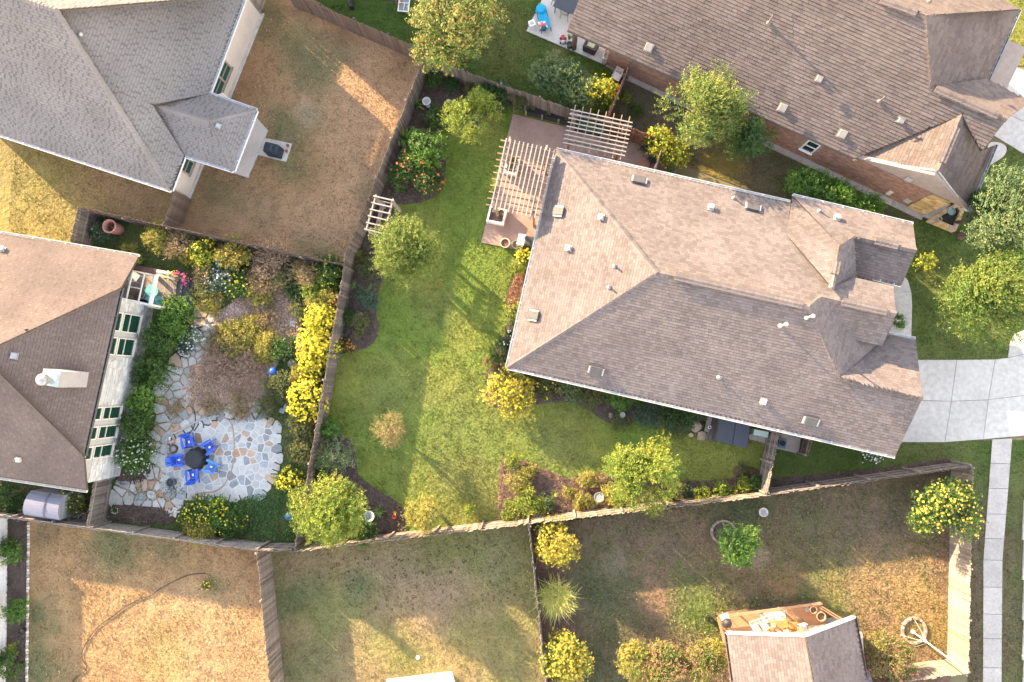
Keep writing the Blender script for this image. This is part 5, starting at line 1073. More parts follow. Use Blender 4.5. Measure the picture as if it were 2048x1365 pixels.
# ---- planting
DGN = 'shrubs of the dry garden'
for x, y, r, h, s, l, f in [
    (318, 478, 30, 1.6, 'gold', 'straggly golden shrub right of the terracotta urn', None), (362, 492, 30, 1.5, 'dry', 'thin brown leaved shrub right of the straggly golden shrub', None), (372, 512, 18, 1.2, 'gold', 'small golden shrub below the thin brown one', None),
    (412, 506, 24, 1.4, 'lime', 'yellow green shrub above the spiral ornament', ([(.5, .4, .03)], 60)), (468, 512, 34, 1.4, 'gold', 'golden shrub against the fence right of the spiral ornament', ([(.45, .25, .06)], 30)),
    (415, 552, 26, .9, 'dry', 'dry clump left of the dark flowering shrub', None), (448, 550, 34, 1.0, 'bluegreen', 'dark shrub dotted with pale flowers in the dry garden', ([(.42, .44, .5)], 22)), (480, 572, 28, .9, 'green', 'green shrub right of the pale dotted shrub', ([(.5, .45, .05)], 25)),
    (412, 585, 24, .8, 'olive', 'olive clump beside the deck steps', None), (424, 602, 26, .7, 'gold', 'golden clump at the edge of the gravel by the deck steps', None),
    (548, 520, 38, 1.3, 'twig', 'bare twiggy shrub against the fence', None), (530, 562, 34, 1.0, 'dry', 'dry tan shrub above the gravel', None), (568, 560, 28, .9, 'olive', 'olive shrub right of the dry tan shrub', None), (520, 592, 24, .6, 'gold', 'low golden clump at the top of the gravel', None),
    (618, 548, 30, 1.3, 'dry', 'orange tinted shrub near the fence junction', None), (660, 548, 32, 1.3, 'green', 'green shrub in the corner where two fences meet', ([(.5, .42, .06)], 15)), (640, 580, 32, 1.2, 'lime', 'yellow green shrub above the red globe', None), (648, 610, 30, 1.2, 'gold', 'golden green shrub beside the red globe', None), (608, 622, 24, .9, 'olive', 'grey green shrub left of the yellow flowering bush', None), (600, 585, 22, .8, 'dark', 'dark leafy shrub at the right of the gravel', None),
    (470, 680, 44, .5, 'gold', 'wide low golden clump on the gravel', None), (440, 735, 46, .55, 'twig', 'broad mass of dry brown stems in the lower left of the gravel', None), (495, 745, 44, .55, 'twig', 'broad mass of dry brown stems in the lower middle of the gravel', None), (445, 690, 34, .5, 'dry', 'dry straw coloured mass at the left edge of the gravel', None), (535, 640, 26, .45, 'dry', 'dry straw clump at the upper right of the gravel', None), (510, 660, 30, .45, 'gold', 'low yellow clump right of the wide golden one', None), (540, 690, 26, .7, 'gold', 'rounded golden clump at the right of the gravel', None), (575, 700, 26, .8, 'green', 'green clump beside the stepping stones', None), (606, 752, 22, .8, 'gold', 'straw coloured clump between the yellow flowering bushes', None),
    (525, 712, 20, .4, 'gold', 'low golden tuft above the blue globe', None), (560, 775, 32, .8, 'olive', 'olive shrub below the blue globe', None), (590, 790, 18, .6, 'green', 'small green shrub left of the lower yellow flowering bush', None), (480, 810, 30, .35, 'dry', 'dry creeping clump at the top edge of the terrace', None), (430, 812, 22, .35, 'dry', 'brown clump beside the hose at the terrace', None), (352, 815, 18, .5, 'dry', 'dry clump beside the path above the terrace', None), (536, 812, 22, .5, 'olive', 'thin olive clump at the upper right of the terrace', None),
    (604, 850, 26, .9, 'olive', 'olive shrub by the fence right of the terrace', None), (606, 900, 26, .9, 'olive', 'feathery olive shrub by the fence below the other olive one', None), (600, 990, 26, .9, 'green', 'green shrub by the fence above the blue lantern', None),
    (398, 1028, 30, .9, 'green', 'green shrub with small yellow flowers below the terrace', (YEL, 40)), (436, 1026, 30, .9, 'bright', 'bright green shrub with yellow dots below the terrace', (YEL, 25)), (402, 1060, 26, 1.0, 'gold', 'thin yellow twigged shrub leaning over the bottom fence', None), (466, 1042, 26, .8, 'green', 'low green shrub right of the yellow dotted shrubs', (YEL, 12)),
    (205, 462, 24, .8, 'bluegreen', 'grey green clump left of the terracotta urn', None), (263, 498, 13, .9, 'gold', 'feathery orange plume plant at the eave of the white brick house', None), (276, 522, 12, .6, 'lime', 'small lime fern at the corner of the white brick house', None),
    (392, 668, 20, .5, 'pale', 'pale flowering clump by the upper flagstone path', ([(.5, .52, .58)], 40)), (372, 690, 17, .5, 'bluegreen', 'bluish clump between hedge and path', ([(.5, .52, .58)], 30)),
    (148, 1000, 26, 1.2, 'olive', 'bush between the resin shed and the grey fence panel', ([(.5, .45, .05)], 20)), (18, 988, 30, 1.1, 'green', 'green bush left of the resin shed', (YEL, 6)), (36, 1005, 18, 1.0, 'dark', 'dark bush touching the resin shed', None), (60, 965, 22, .8, 'olive', 'bush under the eave behind the resin shed', None)]:
    plant(l, x, y, r, h, s, group=DGN, flowers=f)
YF = 'yellow flowering bushes along the fence'
plant('yellow flowering bush along the fence, topmost of the group', 642, 645, 30, 1.5, 'lime', 'flowering_bush', 'shrub', YF, flowers=(YEL, 170), blossom=.06)
plant('yellow flowering bush in the middle of the group along the fence', 638, 692, 32, 1.5, 'lime', 'flowering_bush', 'shrub', YF, flowers=(YEL, 170), blossom=.06)
plant('yellow flowering bush beside the white bowl', 628, 728, 26, 1.3, 'lime', 'flowering_bush', 'shrub', YF, flowers=(YEL, 160), blossom=.06)
plant('lowest large yellow flowering bush along the fence', 616, 802, 30, 1.4, 'green', 'flowering_bush', 'shrub', YF, flowers=(YEL, 170), blossom=.06)
plant('small yellow flowering bush right of the terrace', 580, 958, 20, .9, 'bright', 'flowering_bush', 'shrub', YF, flowers=(YEL, 160), blossom=.05)
HG = 'evergreen hedge plants along the white brick wall'
plant('spreading evergreen at the top of the hedge beside the deck', 352, 638, 42, 1.5, 'bright', 'hedge_plant', 'hedge', HG, lobes=20)
plant('evergreen in the upper middle of the hedge', 326, 682, 36, 1.4, 'green', 'hedge_plant', 'hedge', HG)
plant('evergreen in the middle of the hedge, left of the path', 306, 742, 36, 1.4, 'green', 'hedge_plant', 'hedge', HG)
plant('evergreen in the lower middle of the hedge', 292, 798, 32, 1.4, 'bright', 'hedge_plant', 'hedge', HG, seed=402)
plant('clipped evergreen second from the bottom of the hedge', 280, 848, 34, 1.4, 'green', 'hedge_plant', 'hedge', HG, lobes=22)
plant('clipped evergreen with pale tips at the bottom of the hedge', 277, 906, 36, 1.4, 'green', 'hedge_plant', 'hedge', HG, lobes=22, flowers=([(.4, .46, .34)], 30))
cover('low green ground cover below the terrace', [(470, 998), (530, 985), (580, 965), (600, 1000), (590, 1092), (470, 1076), (430, 1050)], [(.055, .12, .03), (.08, .15, .04), (.04, .09, .025)], 420, .09, .3)
cover('creeping plants between the path stones', [(300, 960), (350, 945), (372, 985), (350, 1000), (262, 1002), (255, 985)], [(.06, .11, .03), (.09, .13, .045)], 260, .06, .1)
cover('dry stems and litter on the gravel', bed_g, [(.40, .275, .20), (.32, .215, .15), (.46, .33, .235)], 420, .10, .22, 'dry_litter', straw_m)
cover('weeds among the stepping stones beside the fence', [(560, 640), (604, 640), (612, 760), (600, 860), (560, 860), (545, 790), (570, 720)], [(.07, .12, .035), (.10, .13, .05), (.17, .15, .06)], 220, .08, .2)
cover('litter of dry leaves under the dry garden shrubs', [(395, 500), (500, 500), (690, 545), (672, 660), (600, 600), (560, 560), (470, 600), (400, 590)], [(.16, .11, .065), (.11, .085, .05), (.08, .10, .035)], 260, .08, .12, 'leaf_litter', straw_m)
# ---------------------------------------------------------------- pergolas, arbor, patio
perg = mat('pergola_wood', (.34, .30, .27), (.26, .23, .205), 2.5, .85, .2, 30, objrand=.1, fine=.1)
perg_d = mat('pergola_post_rafter_shade', (.30, .19, .13), (.24, .15, .11), 2.5, .85, .2, 30, objrand=.1)
lerp = lambda a, b, t: (a[0] + (b[0] - a[0]) * t, a[1] + (b[1] - a[1]) * t)
stamp = mat('stamped_concrete', (.335, .225, .178), (.26, .17, .14), 1.1, .75, .15, 14, fine=.08, objrand=.03)
paving('stamped_patio', 'reddish stamped concrete patio under both pergolas', [[(1026, 228), (1145, 258), (1118, 330), (1000, 330)], [(1145, 258), (1330, 300), (1330, 420), (1118, 330)], [(1000, 330), (1118, 330), (1085, 420), (979, 417)], [(979, 417), (1085, 420), (1060, 505), (962, 486)]], stamp, .05)
def grid_pergola(label, A, B, C, D, nr, ns, z, posts, name='pergola', sides=2, beams=None, wr=.045, ws=.05):
    """A-B: ends of the first top slat, C-D: ends of the last one; nr under-rafters cross below"""
    r = empty(name, at((A[0] + D[0]) / 2, (A[1] + D[1]) / 2), label, 'pergola', None)
    for i in range(ns):
        t = i / (ns - 1); MB().beam(at(*lerp(A, C, t), z), at(*lerp(B, D, t), z), ws, .06).build('slat', perg, r)
    for i in range(nr):
        t = (i + .5) / nr; p, q = at(*lerp(A, B, t), z - .10), at(*lerp(C, D, t), z - .10); e = (q - p).normalized() * .28; MB().beam(p - e, q + e, wr, .14).build('rafter', perg_d, r)  # same wood as the slats; shade below them is put into the darker colour
    for p, q in beams: MB().beam(at(*p, z - .27), at(*q, z - .27), .09, .2).build('beam', perg, r)
    for x, y in posts: c = at(x, y, z - .3); MB().box((c.x, c.y, (z - .35) / 2), (.14, .14, z - .35)).build('post', perg_d, r)
    return r
grid_pergola('large weathered pergola over the patio, along the west side of the middle house', (1013, 277), (981, 418), (1100, 297), (1069, 436), 11, 11, 3.5, [(1016, 294), (1092, 312), (989, 405), (1067, 424)], beams=[((1020, 275), (986, 424)), ((1094, 292), (1060, 440))])
grid_pergola('small square pergola against the fence at the top corner of the middle house', (1141, 219.6), (1265, 246), (1125.5, 285.5), (1250, 312), 8, 9, 2.7, [(1150, 230), (1250, 250), (1137, 286), (1235, 308)], beams=[((1141, 228), (1264, 255)), ((1127, 279), (1252, 306))])
r = empty('arbor', at(765, 430), 'narrow slatted arbor standing in the left mulch bed beside the fence', 'arbor')
O = (620, 380); k = 7.314; zz = lambda x, y: (O[0] + x / k, O[1] + y / k)
for a, b in (((930, 92), (1230, 160)), ((905, 188), (1200, 258)), ((878, 285), (1180, 352)), ((850, 380), (1150, 452)), ((822, 478), (1120, 548)), ((795, 575), (1090, 645))): MB().beam(at(*zz(*a), 2.3), at(*zz(*b), 2.3), .06, .14).build('slat', perg, r)
for a, b in (((970, 75), (820, 600)), ((1218, 135), (1080, 655))): MB().beam(at(*zz(*a), 2.2), at(*zz(*b), 2.2), .07, .16).build('beam', perg, r)
for a, b in (((960, 145), (1200, 205)), ((840, 545), (1080, 610))): MB().beam(at(*zz(*a), 2.08), at(*zz(*b), 2.08), .05, .1).build('beam', perg, r)
for a in ((962, 120), (1205, 175), (836, 560), (1086, 620)): c = at(*zz(*a), 2.15); MB().box((c.x, c.y, 1.07), (.14, .14, 2.14)).build('post', perg, r)
sw_ = empty('bench', at(758, 432), 'long pinkish plank bench under the narrow arbor', 'bench')
pk = mat('pinkish_plank', (.40, .29, .25), (.32, .23, .2), 3, .85)
MB().beam(at(765, 404, .5), at(752, 458, .5), .14, .05).build('seat', pk, sw_); MB().beam(at(768.5, 405, .5), at(755.5, 459, .5), .12, .05).build('seat', pk, sw_)
for t in (.15, .85): c = at(*lerp((766, 404), (753, 458), t), .4); MB().box((c.x, c.y, .24), (.3, .08, .47)).build('leg', pk, sw_)

def planter(label, C, h, rim, m, soil_h=.08, plants=()):
    P = [Vector(at2(*c, h)) for c in C]; Q = inset_poly(P, rim); r = empty('raised_planter', (sum(p.x for p in P) / 4, sum(p.y for p in P) / 4, 0), label, 'planter', 'white raised planters by the large pergola')
    for i in range(4): MB().prism([tuple(P[i]), tuple(P[(i + 1) % 4]), tuple(Q[(i + 1) % 4]), tuple(Q[i])], 0, h).build('side_panel', m, r)
    MB().prism([tuple(q + (P[0] - q) * .01) for q in Q], .05, h - soil_h).build('soil', mulch_m, r); return r
stucco_w = mat('white_block', (.66, .60, .54), (.56, .51, .46), 3, .85, .2, 30)
planter('white walled raised planter at the lower end of the large pergola', [(980, 410), (1015, 418), (1007, 450), (972, 443)], .5, .12, stucco_w)
planter('white walled raised planter under the large pergola', [(1016, 309), (1040, 314), (1032, 351), (1007, 345)], .5, .12, stucco_w)
blades('yellow green plant in the lower white planter', 993, 423, 9, .6, [(.25, .26, .05)], 30, .02, 'potted_plant', 'plant', base=.42)
plant('reddish leaved plant in the upper white planter', 1023, 322, 10, .4, 'rose', 'potted_plant', 'plant', base=.42)
def pot(label, x, y, r, h, m, z=0.0, name='flower_pot', cat='pot', fill=None, group=None, flare=.75, n=16):
    R = metres(r) * (CAM_H - h - z) / CAM_H; c = at(x, y, h + z); c.z = z; o = empty(name, c, label, cat, group)
    MB().lathe([(R * flare, 0), (R, h), (R * .86, h), (R * .8, h * .75)], c, n).build('pot_wall', m, o, smooth=False)
    if fill: MB().lathe([(R * .83, h * .74), (R * .8, h * .82), (.001, h * .86)], c, n).build('soil', fill, o)
    return o
pale_pot = mat('pale_pot', (.58, .50, .43), (.5, .43, .37), 4, .8); grey_pot = mat('grey_pot', (.20, .19, .18), (.15, .14, .135), 4, .8); terra = mat('terracotta', (.42, .20, .13), (.36, .17, .115), 4, .8)
pot('pale square shouldered pot of reddish stems at the patio corner', 1010, 486, 10, .5, pale_pot, fill=redmulch_m, group='patio pots')
pot('grey round pot beside the grill at the patio corner', 1032.5, 489, 9, .45, grey_pot, fill=soil_m, group='patio pots')
g_ = empty('gas_grill', at(1055, 482), 'dark gas grill with a white side cabinet at the house eave', 'grill'); th = math.atan2(-.22, .97)
c = at(1043, 479, .9); MB().box((c.x, c.y, .45), (.42, .62, .9), th).build('side_cabinet', white, g_, bevel=.02); c = at(1061, 484, .9)
MB().box((c.x, c.y, .42), (.75, .6, .84), th).build('grill_body', dark, g_); MB().box((c.x, c.y, .98), (.73, .56, .28), th, taper=.8).build('hood', mat('charcoal', (.06, .06, .062), (.05, .05, .05), 5, .5), g_, bevel=.03)

# slatted black planter along the fence
sp = empty('slatted_planter', at(1105, 230), 'black slatted planter bench with pale posts along the fence beside the small pergola', 'planter')
bk = [at(1057, 214), at(1168, 247)]; fr = [at(1052, 229), at(1160, 258)]
for i in range(8): MB().beam(bk[0] + Vector((0, 0, .5 + .13 * i)), bk[1] + Vector((0, 0, .5 + .13 * i)), .025, .10).build('slat', wood_black, sp)
for t in (0, .27, .54, .85): c = bk[0].lerp(bk[1], t) - Vector((0, .06, 0)); MB().box((c.x, c.y, .8), (.08, .07, 1.6)).build('post', wood_cap, sp)
for t in (0, .3, .6, .9): c = fr[0].lerp(fr[1], t) - Vector((0, .05, 0)); MB().box((c.x, c.y, .3), (.10, .08, .6)).build('post', wood_cap, sp)
for i in range(3): MB().beam(fr[0] + Vector((0, 0, .08 + .15 * i)), fr[1] + Vector((0, 0, .08 + .15 * i)), .03, .13).build('slat', wood_black, sp)
MB().prism([(p.x, p.y) for p in (bk[0], bk[1], fr[1], fr[0])], .05, .36).build('soil', mat('black_soil', (.03, .026, .025), (.045, .04, .038), 4, .95, .5, 30), sp)
for i, (x, y) in enumerate([(1066, 216), (1098, 228), (1134, 236)]): blades(['yellow green spike in the black planter, left one', 'yellow green spike in the middle of the black planter', 'yellow green spike in the black planter beside the small pergola'][i], x, y, 9, .6, [(.19, .21, .05), (.14, .17, .05)], 22, .03, 'potted_plant', 'plant', base=.36)
ts = empty('plant_stand', at(1040, 222), 'pale post plant stand full of pots at the corner of the patio', 'plant stand')
for x, y in ((1028, 226), (1051, 226), (1031, 214), (1052, 214)): c = at(x, y); MB().box((c.x, c.y, .45), (.06, .06, .9)).build('post', wood_cap, ts)
MB().prism(pw([(1029, 215), (1051, 215), (1050, 226), (1028, 226)]), .42, .46).build('shelf', wood_black, ts)
plant('bushy potted plant on the pale post plant stand', 1041, 209, 13, .9, 'olive', 'potted_plant', 'plant', base=.46)
# seating below the small pergola
so = empty('outdoor_sofa', at(1185, 262), 'dark outdoor sofa with green cushions below the small pergola', 'sofa'); gc = mat('green_cushion', (.05, .10, .05), (.04, .08, .045), 5, .9); th2 = math.atan2(-.215, .976)
c = at(1183, 258); M = Matrix.Rotation(th2, 3, 'Z'); MB().box(c + Vector((0, 0, .2)), (1.9, .75, .3), th2).build('seat_frame', dark, so); MB().box(c + M @ Vector((0, .36, .55)), (1.9, .1, .5), th2).build('backrest', dark, so)
for s in (-1, 1): MB().box(c + M @ Vector((s * .95, 0, .4)), (.08, .75, .5), th2).build('armrest', dark, so)
for s in (-.6, 0, .6): MB().box(c + M @ Vector((s, -.02, .42)), (.56, .62, .14), th2).build('cushion', gc, so, bevel=.03)
tb = empty('side_table', at(1213, 272), 'low wooden table below the small pergola', 'table'); c = at(1213, 272, .45)
MB().box((c.x, c.y, .44), (.6, .45, .04), th2).build('table_top', wood_brown, tb)
for sx in (-1, 1):
    for sy in (-1, 1): MB().box(Vector((c.x, c.y, .21)) + M @ Vector((sx * .26, sy * .19, 0)), (.05, .05, .42), th2).build('leg', wood_brown, tb)
def wire_chair(label, x, y, rz, m, seatm=None, name='metal_chair', group=None, z=0.0):
    r = empty(name, at(x, y, z), label, 'chair', group, None, rz)
    MB().box((0, 0, .43), (.44, .44, .03)).build('seat', seatm or m, r, local=True)
    for sx in (-1, 1):
        for sy in (-1, 1): MB().tube([(sx * .20, sy * .20, .42), (sx * .25, sy * .25, 0)], .014, 6).build('leg', m, r, local=True)
        MB().tube([(sx * .2, .2, .43), (sx * .21, .30, .92)], .014, 6).build('back_post', m, r, local=True)
        MB().tube([(sx * .23, .25, .64), (sx * .24, -.18, .64), (sx * .23, -.2, .43)], .014, 6).build('armrest', m, r, local=True)
    for i in range(4): MB().box((0, .235 + .018 * i, .55 + .11 * i), (.40, .02, .05)).build('back_slat', seatm or m, r, local=True)
    return r
iron = mat('black_iron', (.03, .03, .032), (.045, .045, .045), 5, .5)
wire_chair('black iron chair at the end of the patio, nearer the small pergola', 1288, 303, 2.2, iron, group='black iron chairs on the patio')
wire_chair('black iron chair at the end of the patio, nearer the house eave', 1303, 325, -1.2, iron, group='black iron chairs on the patio')
MB().prism(pw([(1278, 320), (1301, 326), (1297, 344), (1274, 338)]), .05, .10).build('door_mat', terra); tag(bpy.data.objects['door_mat'], 'square reddish mat on the patio beside the iron chairs', 'mat')

# ---------------------------------------------------------------- garden ornaments
def birdbath(label, x, y, r, h, m, name='birdbath', water=True, cat='birdbath', group=None):
    R = metres(r) * (CAM_H - h) / CAM_H; c = at(x, y, h); c.z = 0; o = empty(name, c, label, cat, group)
    MB().lathe([(R * .6, 0), (R * .55, .06), (R * .22, .12), (R * .2, h * .8), (R * .45, h * .9)], c, 14).build('pedestal', m, o)
    MB().lathe([(R * .4, h * .86), (R, h), (R, h + .03), (R * .86, h + .03), (R * .5, h - .03), (.001, h - .035)], c, 20).build('basin', m, o)
    if water: MB().lathe([(R * .70, h - .032), (R * .76, h - .004), (.001, h - .003)], c, 20).build('water', glass_mat('still_water', (.24, .26, .26)), o)
stone_w = mat('cast_stone', (.52, .51, .49), (.44, .43, .41), 6, .8); stone_g = mat('grey_stone', (.26, .25, .25), (.2, .19, .19), 6, .8)
birdbath('pale round birdbath in the far corner bed', 853, 203, 9, .7, stone_w)
birdbath('round birdbath with a dark centre in the lower left bed', 738, 1033, 11, .6, stone_w)
birdbath('round grey birdbath in the sunlit mulch bed', 1198, 995, 10, .6, stone_g)
birdbath('small silvery dish on a stand in the bed under the south eave', 1245, 830, 5.5, .4, galv)
birdbath('teal birdbath inside the raised stone bed', 1903, 423, 8, .6, mat('teal_glaze', (.10, .23, .22), (.08, .19, .18), 5, .35))
birdbath('pale pink dish alone on the worn lawn', 1527, 1025, 9, .35, mat('pink_stone', (.52, .42, .42), (.45, .36, .36), 6, .8))
birdbath('white bowl with orange petals beside the yellow flowering bushes', 603, 707, 8, .35, white, name='bowl', cat='bowl')
MB().blob(at(898, 202, .06), .12, .5, 3).build('stone', stone_w); tag(bpy.data.objects['stone'], 'single white stone in the far corner bed', 'stone')
for i, (x, y, r_, m, l) in enumerate([(720, 631, .20, fl_m['tan'], 'tan flat stone in the left mulch bed'), (1222, 832, .17, fl_m['tan'], 'tan flat stone near the silvery dish'), (1030, 938, .14, stone_g, 'grey stone among the golden plants of the sunlit bed')]):
    o = MB().blob(at(x, y, .08), r_, .3, i + 9).build('stone', m); tag(o, l, 'stone')
def globe(label, x, y, r, h, m, cat='globe'):
    R = metres(r) * .97; c = at(x, y, h); o = empty('garden_globe', (c.x, c.y, 0), label, cat)
    bm = MB().blob(c, R, 1, 1, 3, 0).build('globe', m, o, smooth=True); MB().lathe([(R * .6, 0), (.03, .06), (.03, h - R), (R * .5, h - R * .8)], (c.x, c.y, 0), 10).build('stand', dark, o)
globe('shiny blue garden globe among the dry clumps', 546, 743, 8, .5, mat('blue_glaze', (.015, .10, .52), (.012, .085, .46), 5, .25, spec=.6))
globe('small red garden globe by the fence', 669, 605, 5, .9, mat('red_glaze', (.55, .06, .07), (.5, .05, .06), 5, .25))
ln = empty('garden_lantern', at(587, 1028), 'blue metal lantern beside the fence right of the ground cover', 'lantern'); bl = mat('blue_metal', (.03, .16, .30), (.025, .13, .26), 5, .45); c = at(587, 1028)
MB().lathe([(.16, 0), (.16, .04), (.05, .06), (.05, .5), (.15, .55), (.15, .8)], c, 8).build('lantern_body', bl, ln); MB().lathe([(.2, .8), (.001, .95)], c, 8).build('lantern_roof', bl, ln)
sp_ = empty('spiral_ornament', at(436, 527), 'pale spiral topped ornament in the dry garden', 'ornament'); c = at(436, 527, .8); c.z = 0
MB().lathe([(.05, 0), (.05, .7), (.19, .75), (.19, .8), (.001, .8)], c, 14).build('dish', mat('dark_wood_dish', (.12, .08, .06), (.1, .07, .05), 5, .7), sp_); MB().tube([c + Vector((math.cos(t) * .15 * (1 - t / 16), math.sin(t) * .15 * (1 - t / 16), .82 + t * .008)) for t in np.linspace(0, 14, 50)], .022, 5).build('spiral', stone_w, sp_)
u = empty('urn', at(240, 460), 'tall terracotta urn on the grass below the dark fence', 'urn'); c = at(241, 461)
MB().lathe([(.20, 0), (.30, .12), (.36, .5), (.35, .85), (.36, .95), (.40, 1.0), (.40, 1.05), (.33, 1.05), (.29, .95), (.27, .55), (.001, .52)], c, 22).build('urn_body', mat('pink_terracotta', (.42, .20, .175), (.36, .17, .15), 4, .8), u, smooth=False)
pot('red pot holding a yellow leaved plant in the lower left bed', 788, 1034, 4, .3, mat('red_pot', (.50, .03, .025), (.45, .03, .02), 4, .5), fill=soil_m)
blades('yellow leaved plant in the red pot', 790, 1026, 7, .4, [(.26, .25, .04)], 20, .02, 'potted_plant', 'plant', base=.28)
pot('small terracotta pot by the fence below the yellow flowers', 627, 845, 4, .3, terra, fill=soil_m)
ring = empty('planter_ring', at(231, 1021), 'white stone ring with a small plant on the dark soil bed', 'planter')
for i in range(10): t = i * .628; c = at(231, 1021); MB().blob(c + Vector((.17 * math.cos(t), .17 * math.sin(t), .07)), .06, .8, i).build('stone', stone_w, ring)
plant('tiny plant inside the white stone ring', 231, 1020, 4, .25, 'green', 'potted_plant', 'plant')

# stone rings and border stones
def stone_ring(label, x, y, rx, ry, n, m, s=.11, name='stone_ring'):
    r = empty(name, at(x, y), label, 'stone ring')
    for i in range(n):
        t = 6.283 * i / n; c = at(x + rx * math.cos(t), y + ry * math.sin(t)); p = c - at(x, y); MB().box(c + Vector((0, 0, .05)), (s * 1.7, s * 1.2, .12), math.atan2(p.y, p.x) + math.pi / 2 + rnd.uniform(-.12, .12), taper=.85).build('stone', m[i % len(m)], r)
sr_m = [mat('ring_stone', (.40, .32, .26), (.32, .25, .21), 6, .85, objrand=.2), mat('ring_stone_dark', (.30, .23, .19), (.24, .18, .15), 6, .85, objrand=.2)]
stone_ring('ring of curb stones round the bed of the small deep green tree', 1446, 1064, 23, 22, 30, sr_m)
stone_ring('loose stone ring on the dry grass round the tall white pole', 1827, 1261, 23, 25, 26, sr_m)
be = empty('stone_border', at(57, 1200), 'line of pale border stones between the white fence bed and the hose lawn', 'border')
for i in range(58):
    y = 1046 + i * 5.9; x = 58.5 - (y - 1046) * .011 + rnd.uniform(-.5, .5); c = at(x, y); MB().box(c + Vector((0, 0, .05)), (.10, .15, .12), rnd.uniform(-.12, .12), taper=.85).build('stone', [fl_m['tan'], stucco_w, fl_m['white']][i % 3], be)
fl = empty('tall_pole', at(1826, 1264), 'tall thin white pole rising from the loose stone ring', 'pole'); b0 = at(1826, 1264); t0 = at(1936, 1346, 4.6)
MB().tube([b0, t0], .035, 8, .022).build('pole', white, fl); MB().lathe([(.14, 0), (.12, .1), (.05, .16)], b0, 12).build('pole_base', galv, fl)
for dx, dy in ((2, -26), (6, 30), (-26, 6)): e = at(1826 + dx, 1264 + dy, 0.02); MB().tube([b0.lerp(t0, .30), e], .008, 4).build('guy_wire', offwhite, fl)

# hose on the brown lawn, hose by the terrace, white rods
zz4 = lambda x, y: (x / 3.74, 1000 + y / 3.74)
hp = [zz4(*p) for p in ((1540, 548), (1420, 560), (1300, 610), (1200, 665), (1130, 715), (1060, 735), (940, 800), (860, 860), (780, 915), (720, 965), (660, 1050), (618, 1140), (626, 1200), (655, 1255), (612, 1300), (570, 1330), (545, 1372), (530, 1420))]
rub = mat('black_rubber', (.02, .02, .02), (.03, .03, .03), 5, .6)
o = MB().tube([(*at2(x, y), .05) for x, y in path_pts(hp, 4)], .022, 6).build('garden_hose', rub); tag(o, 'black hose snaking across the bare brown lawn', 'hose')
h2 = path_pts([at2(*p) for p in ((381, 812), (389, 820), (392, 832), (391, 848), (386, 860), (378, 870))], 5); co = at(349, 898)
loop = [(co.x + (.25 - .0008 * i) * math.cos(i * .35) + .01 * math.sin(i), co.y + (.25 - .0008 * i) * math.sin(i * .35), .09 + .0016 * i) for i in range(72)]
o = MB().tube([(x, y, .09) for x, y in h2], .02, 6).build('garden_hose', rub); tag(o, 'black hose running from the gravel to the blue chairs', 'hose')
o = MB().tube(loop, .018, 6).build('hose_coil', mat('brown_rubber', (.07, .045, .04), (.09, .06, .05), 5, .6)); tag(o, 'coiled brown hose on the terrace beside the blue chairs', 'hose')
gn = empty('garden_pump', at(346, 882), 'small pink and white pump lying at the terrace edge', 'pump'); c = at(347, 883)
MB().box(c + Vector((0, 0, .16)), (.28, .2, .2), .4).build('pump_body', mat('pale_pink', (.42, .27, .25), (.36, .22, .21), 5, .7), gn, bevel=.04); MB().tube([c + Vector((-.1, .08, .2)), c + Vector((-.16, .24, .14))], .06, 8).build('nozzle', white, gn); MB().tube([c + Vector((.05, .08, .26)), c + Vector((.0, .22, .26))], .035, 8).build('handle', dark, gn)
pot('dark round pot at the lower left of the terrace', 340, 966, 9, .42, mat('slate_pot', (.10, .12, .135), (.08, .09, .10), 5, .5), fill=mat('dark_water', (.02, .03, .035), (.02, .03, .03), 5, .2))
for i, (x, y, h) in enumerate([(42, 1263, .35), (37, 1331, .3)]): pot(['black nursery pot in the middle of the white fence bed', 'black nursery pot low in the white fence bed'][i], x, y, 6, h, mat('black_plastic', (.012, .014, .013), (.02, .02, .02), 5, .5), fill=soil_m)

# ---------------------------------------------------------------- blue chairs round the covered fire table
blue = mat('blue_plastic', (.016, .085, .50), (.014, .075, .45), 3, .4, spec=.5, objrand=.12); lblue = mat('light_blue_plastic', (.055, .20, .58), (.05, .18, .53), 3, .4, spec=.5)
def adirondack(m):
    r = empty('garden_chair', (0, 0, .05), 'x', 'chair', 'blue slatted chairs round the fire table')
    for i in range(5): MB().box((.26 - .105 * i, 0, .36 - .028 * i), (.098, .52, .022)).build('seat_slat', m, r, local=True)
    for i in range(6):
        y = -.24 + .096 * i; L = .78 - 1.5 * (abs(y)) ** 2; a = math.radians(24); p = Vector((-.24, y * .86, .26)); q = p + Vector((-math.sin(a) * L, y * .35, math.cos(a) * L)); MB().beam(p, q, .02, .086, Vector((0, 1, 0))).build('back_slat', m, r, local=True)
    MB().beam((-.36, -.27, .56), (-.36, .27, .56), .03, .07).build('back_rail', m, r, local=True)
    for s in (-1, 1):
        MB().prism([(.40, s * .26), (.40, s * .42), (.1, s * .44), (-.38, s * .36), (-.38, s * .27)][::s], .565, .59).build('armrest', m, r, local=True)
        MB().box((.31, s * .30, .285), (.1, .03, .57)).build('leg', m, r, local=True); MB().beam((.30, s * .27, .33), (-.52, s * .25, .05), .03, .1).build('leg', m, r, local=True)
    MB().box((.02, .02, .355), (.16, .12, .02), .1).build('seat_tag', white, r, local=True, bevel=.004)
    return r
ch0 = adirondack(blue); ch1 = adirondack(lblue); fx, fy = 393, 917
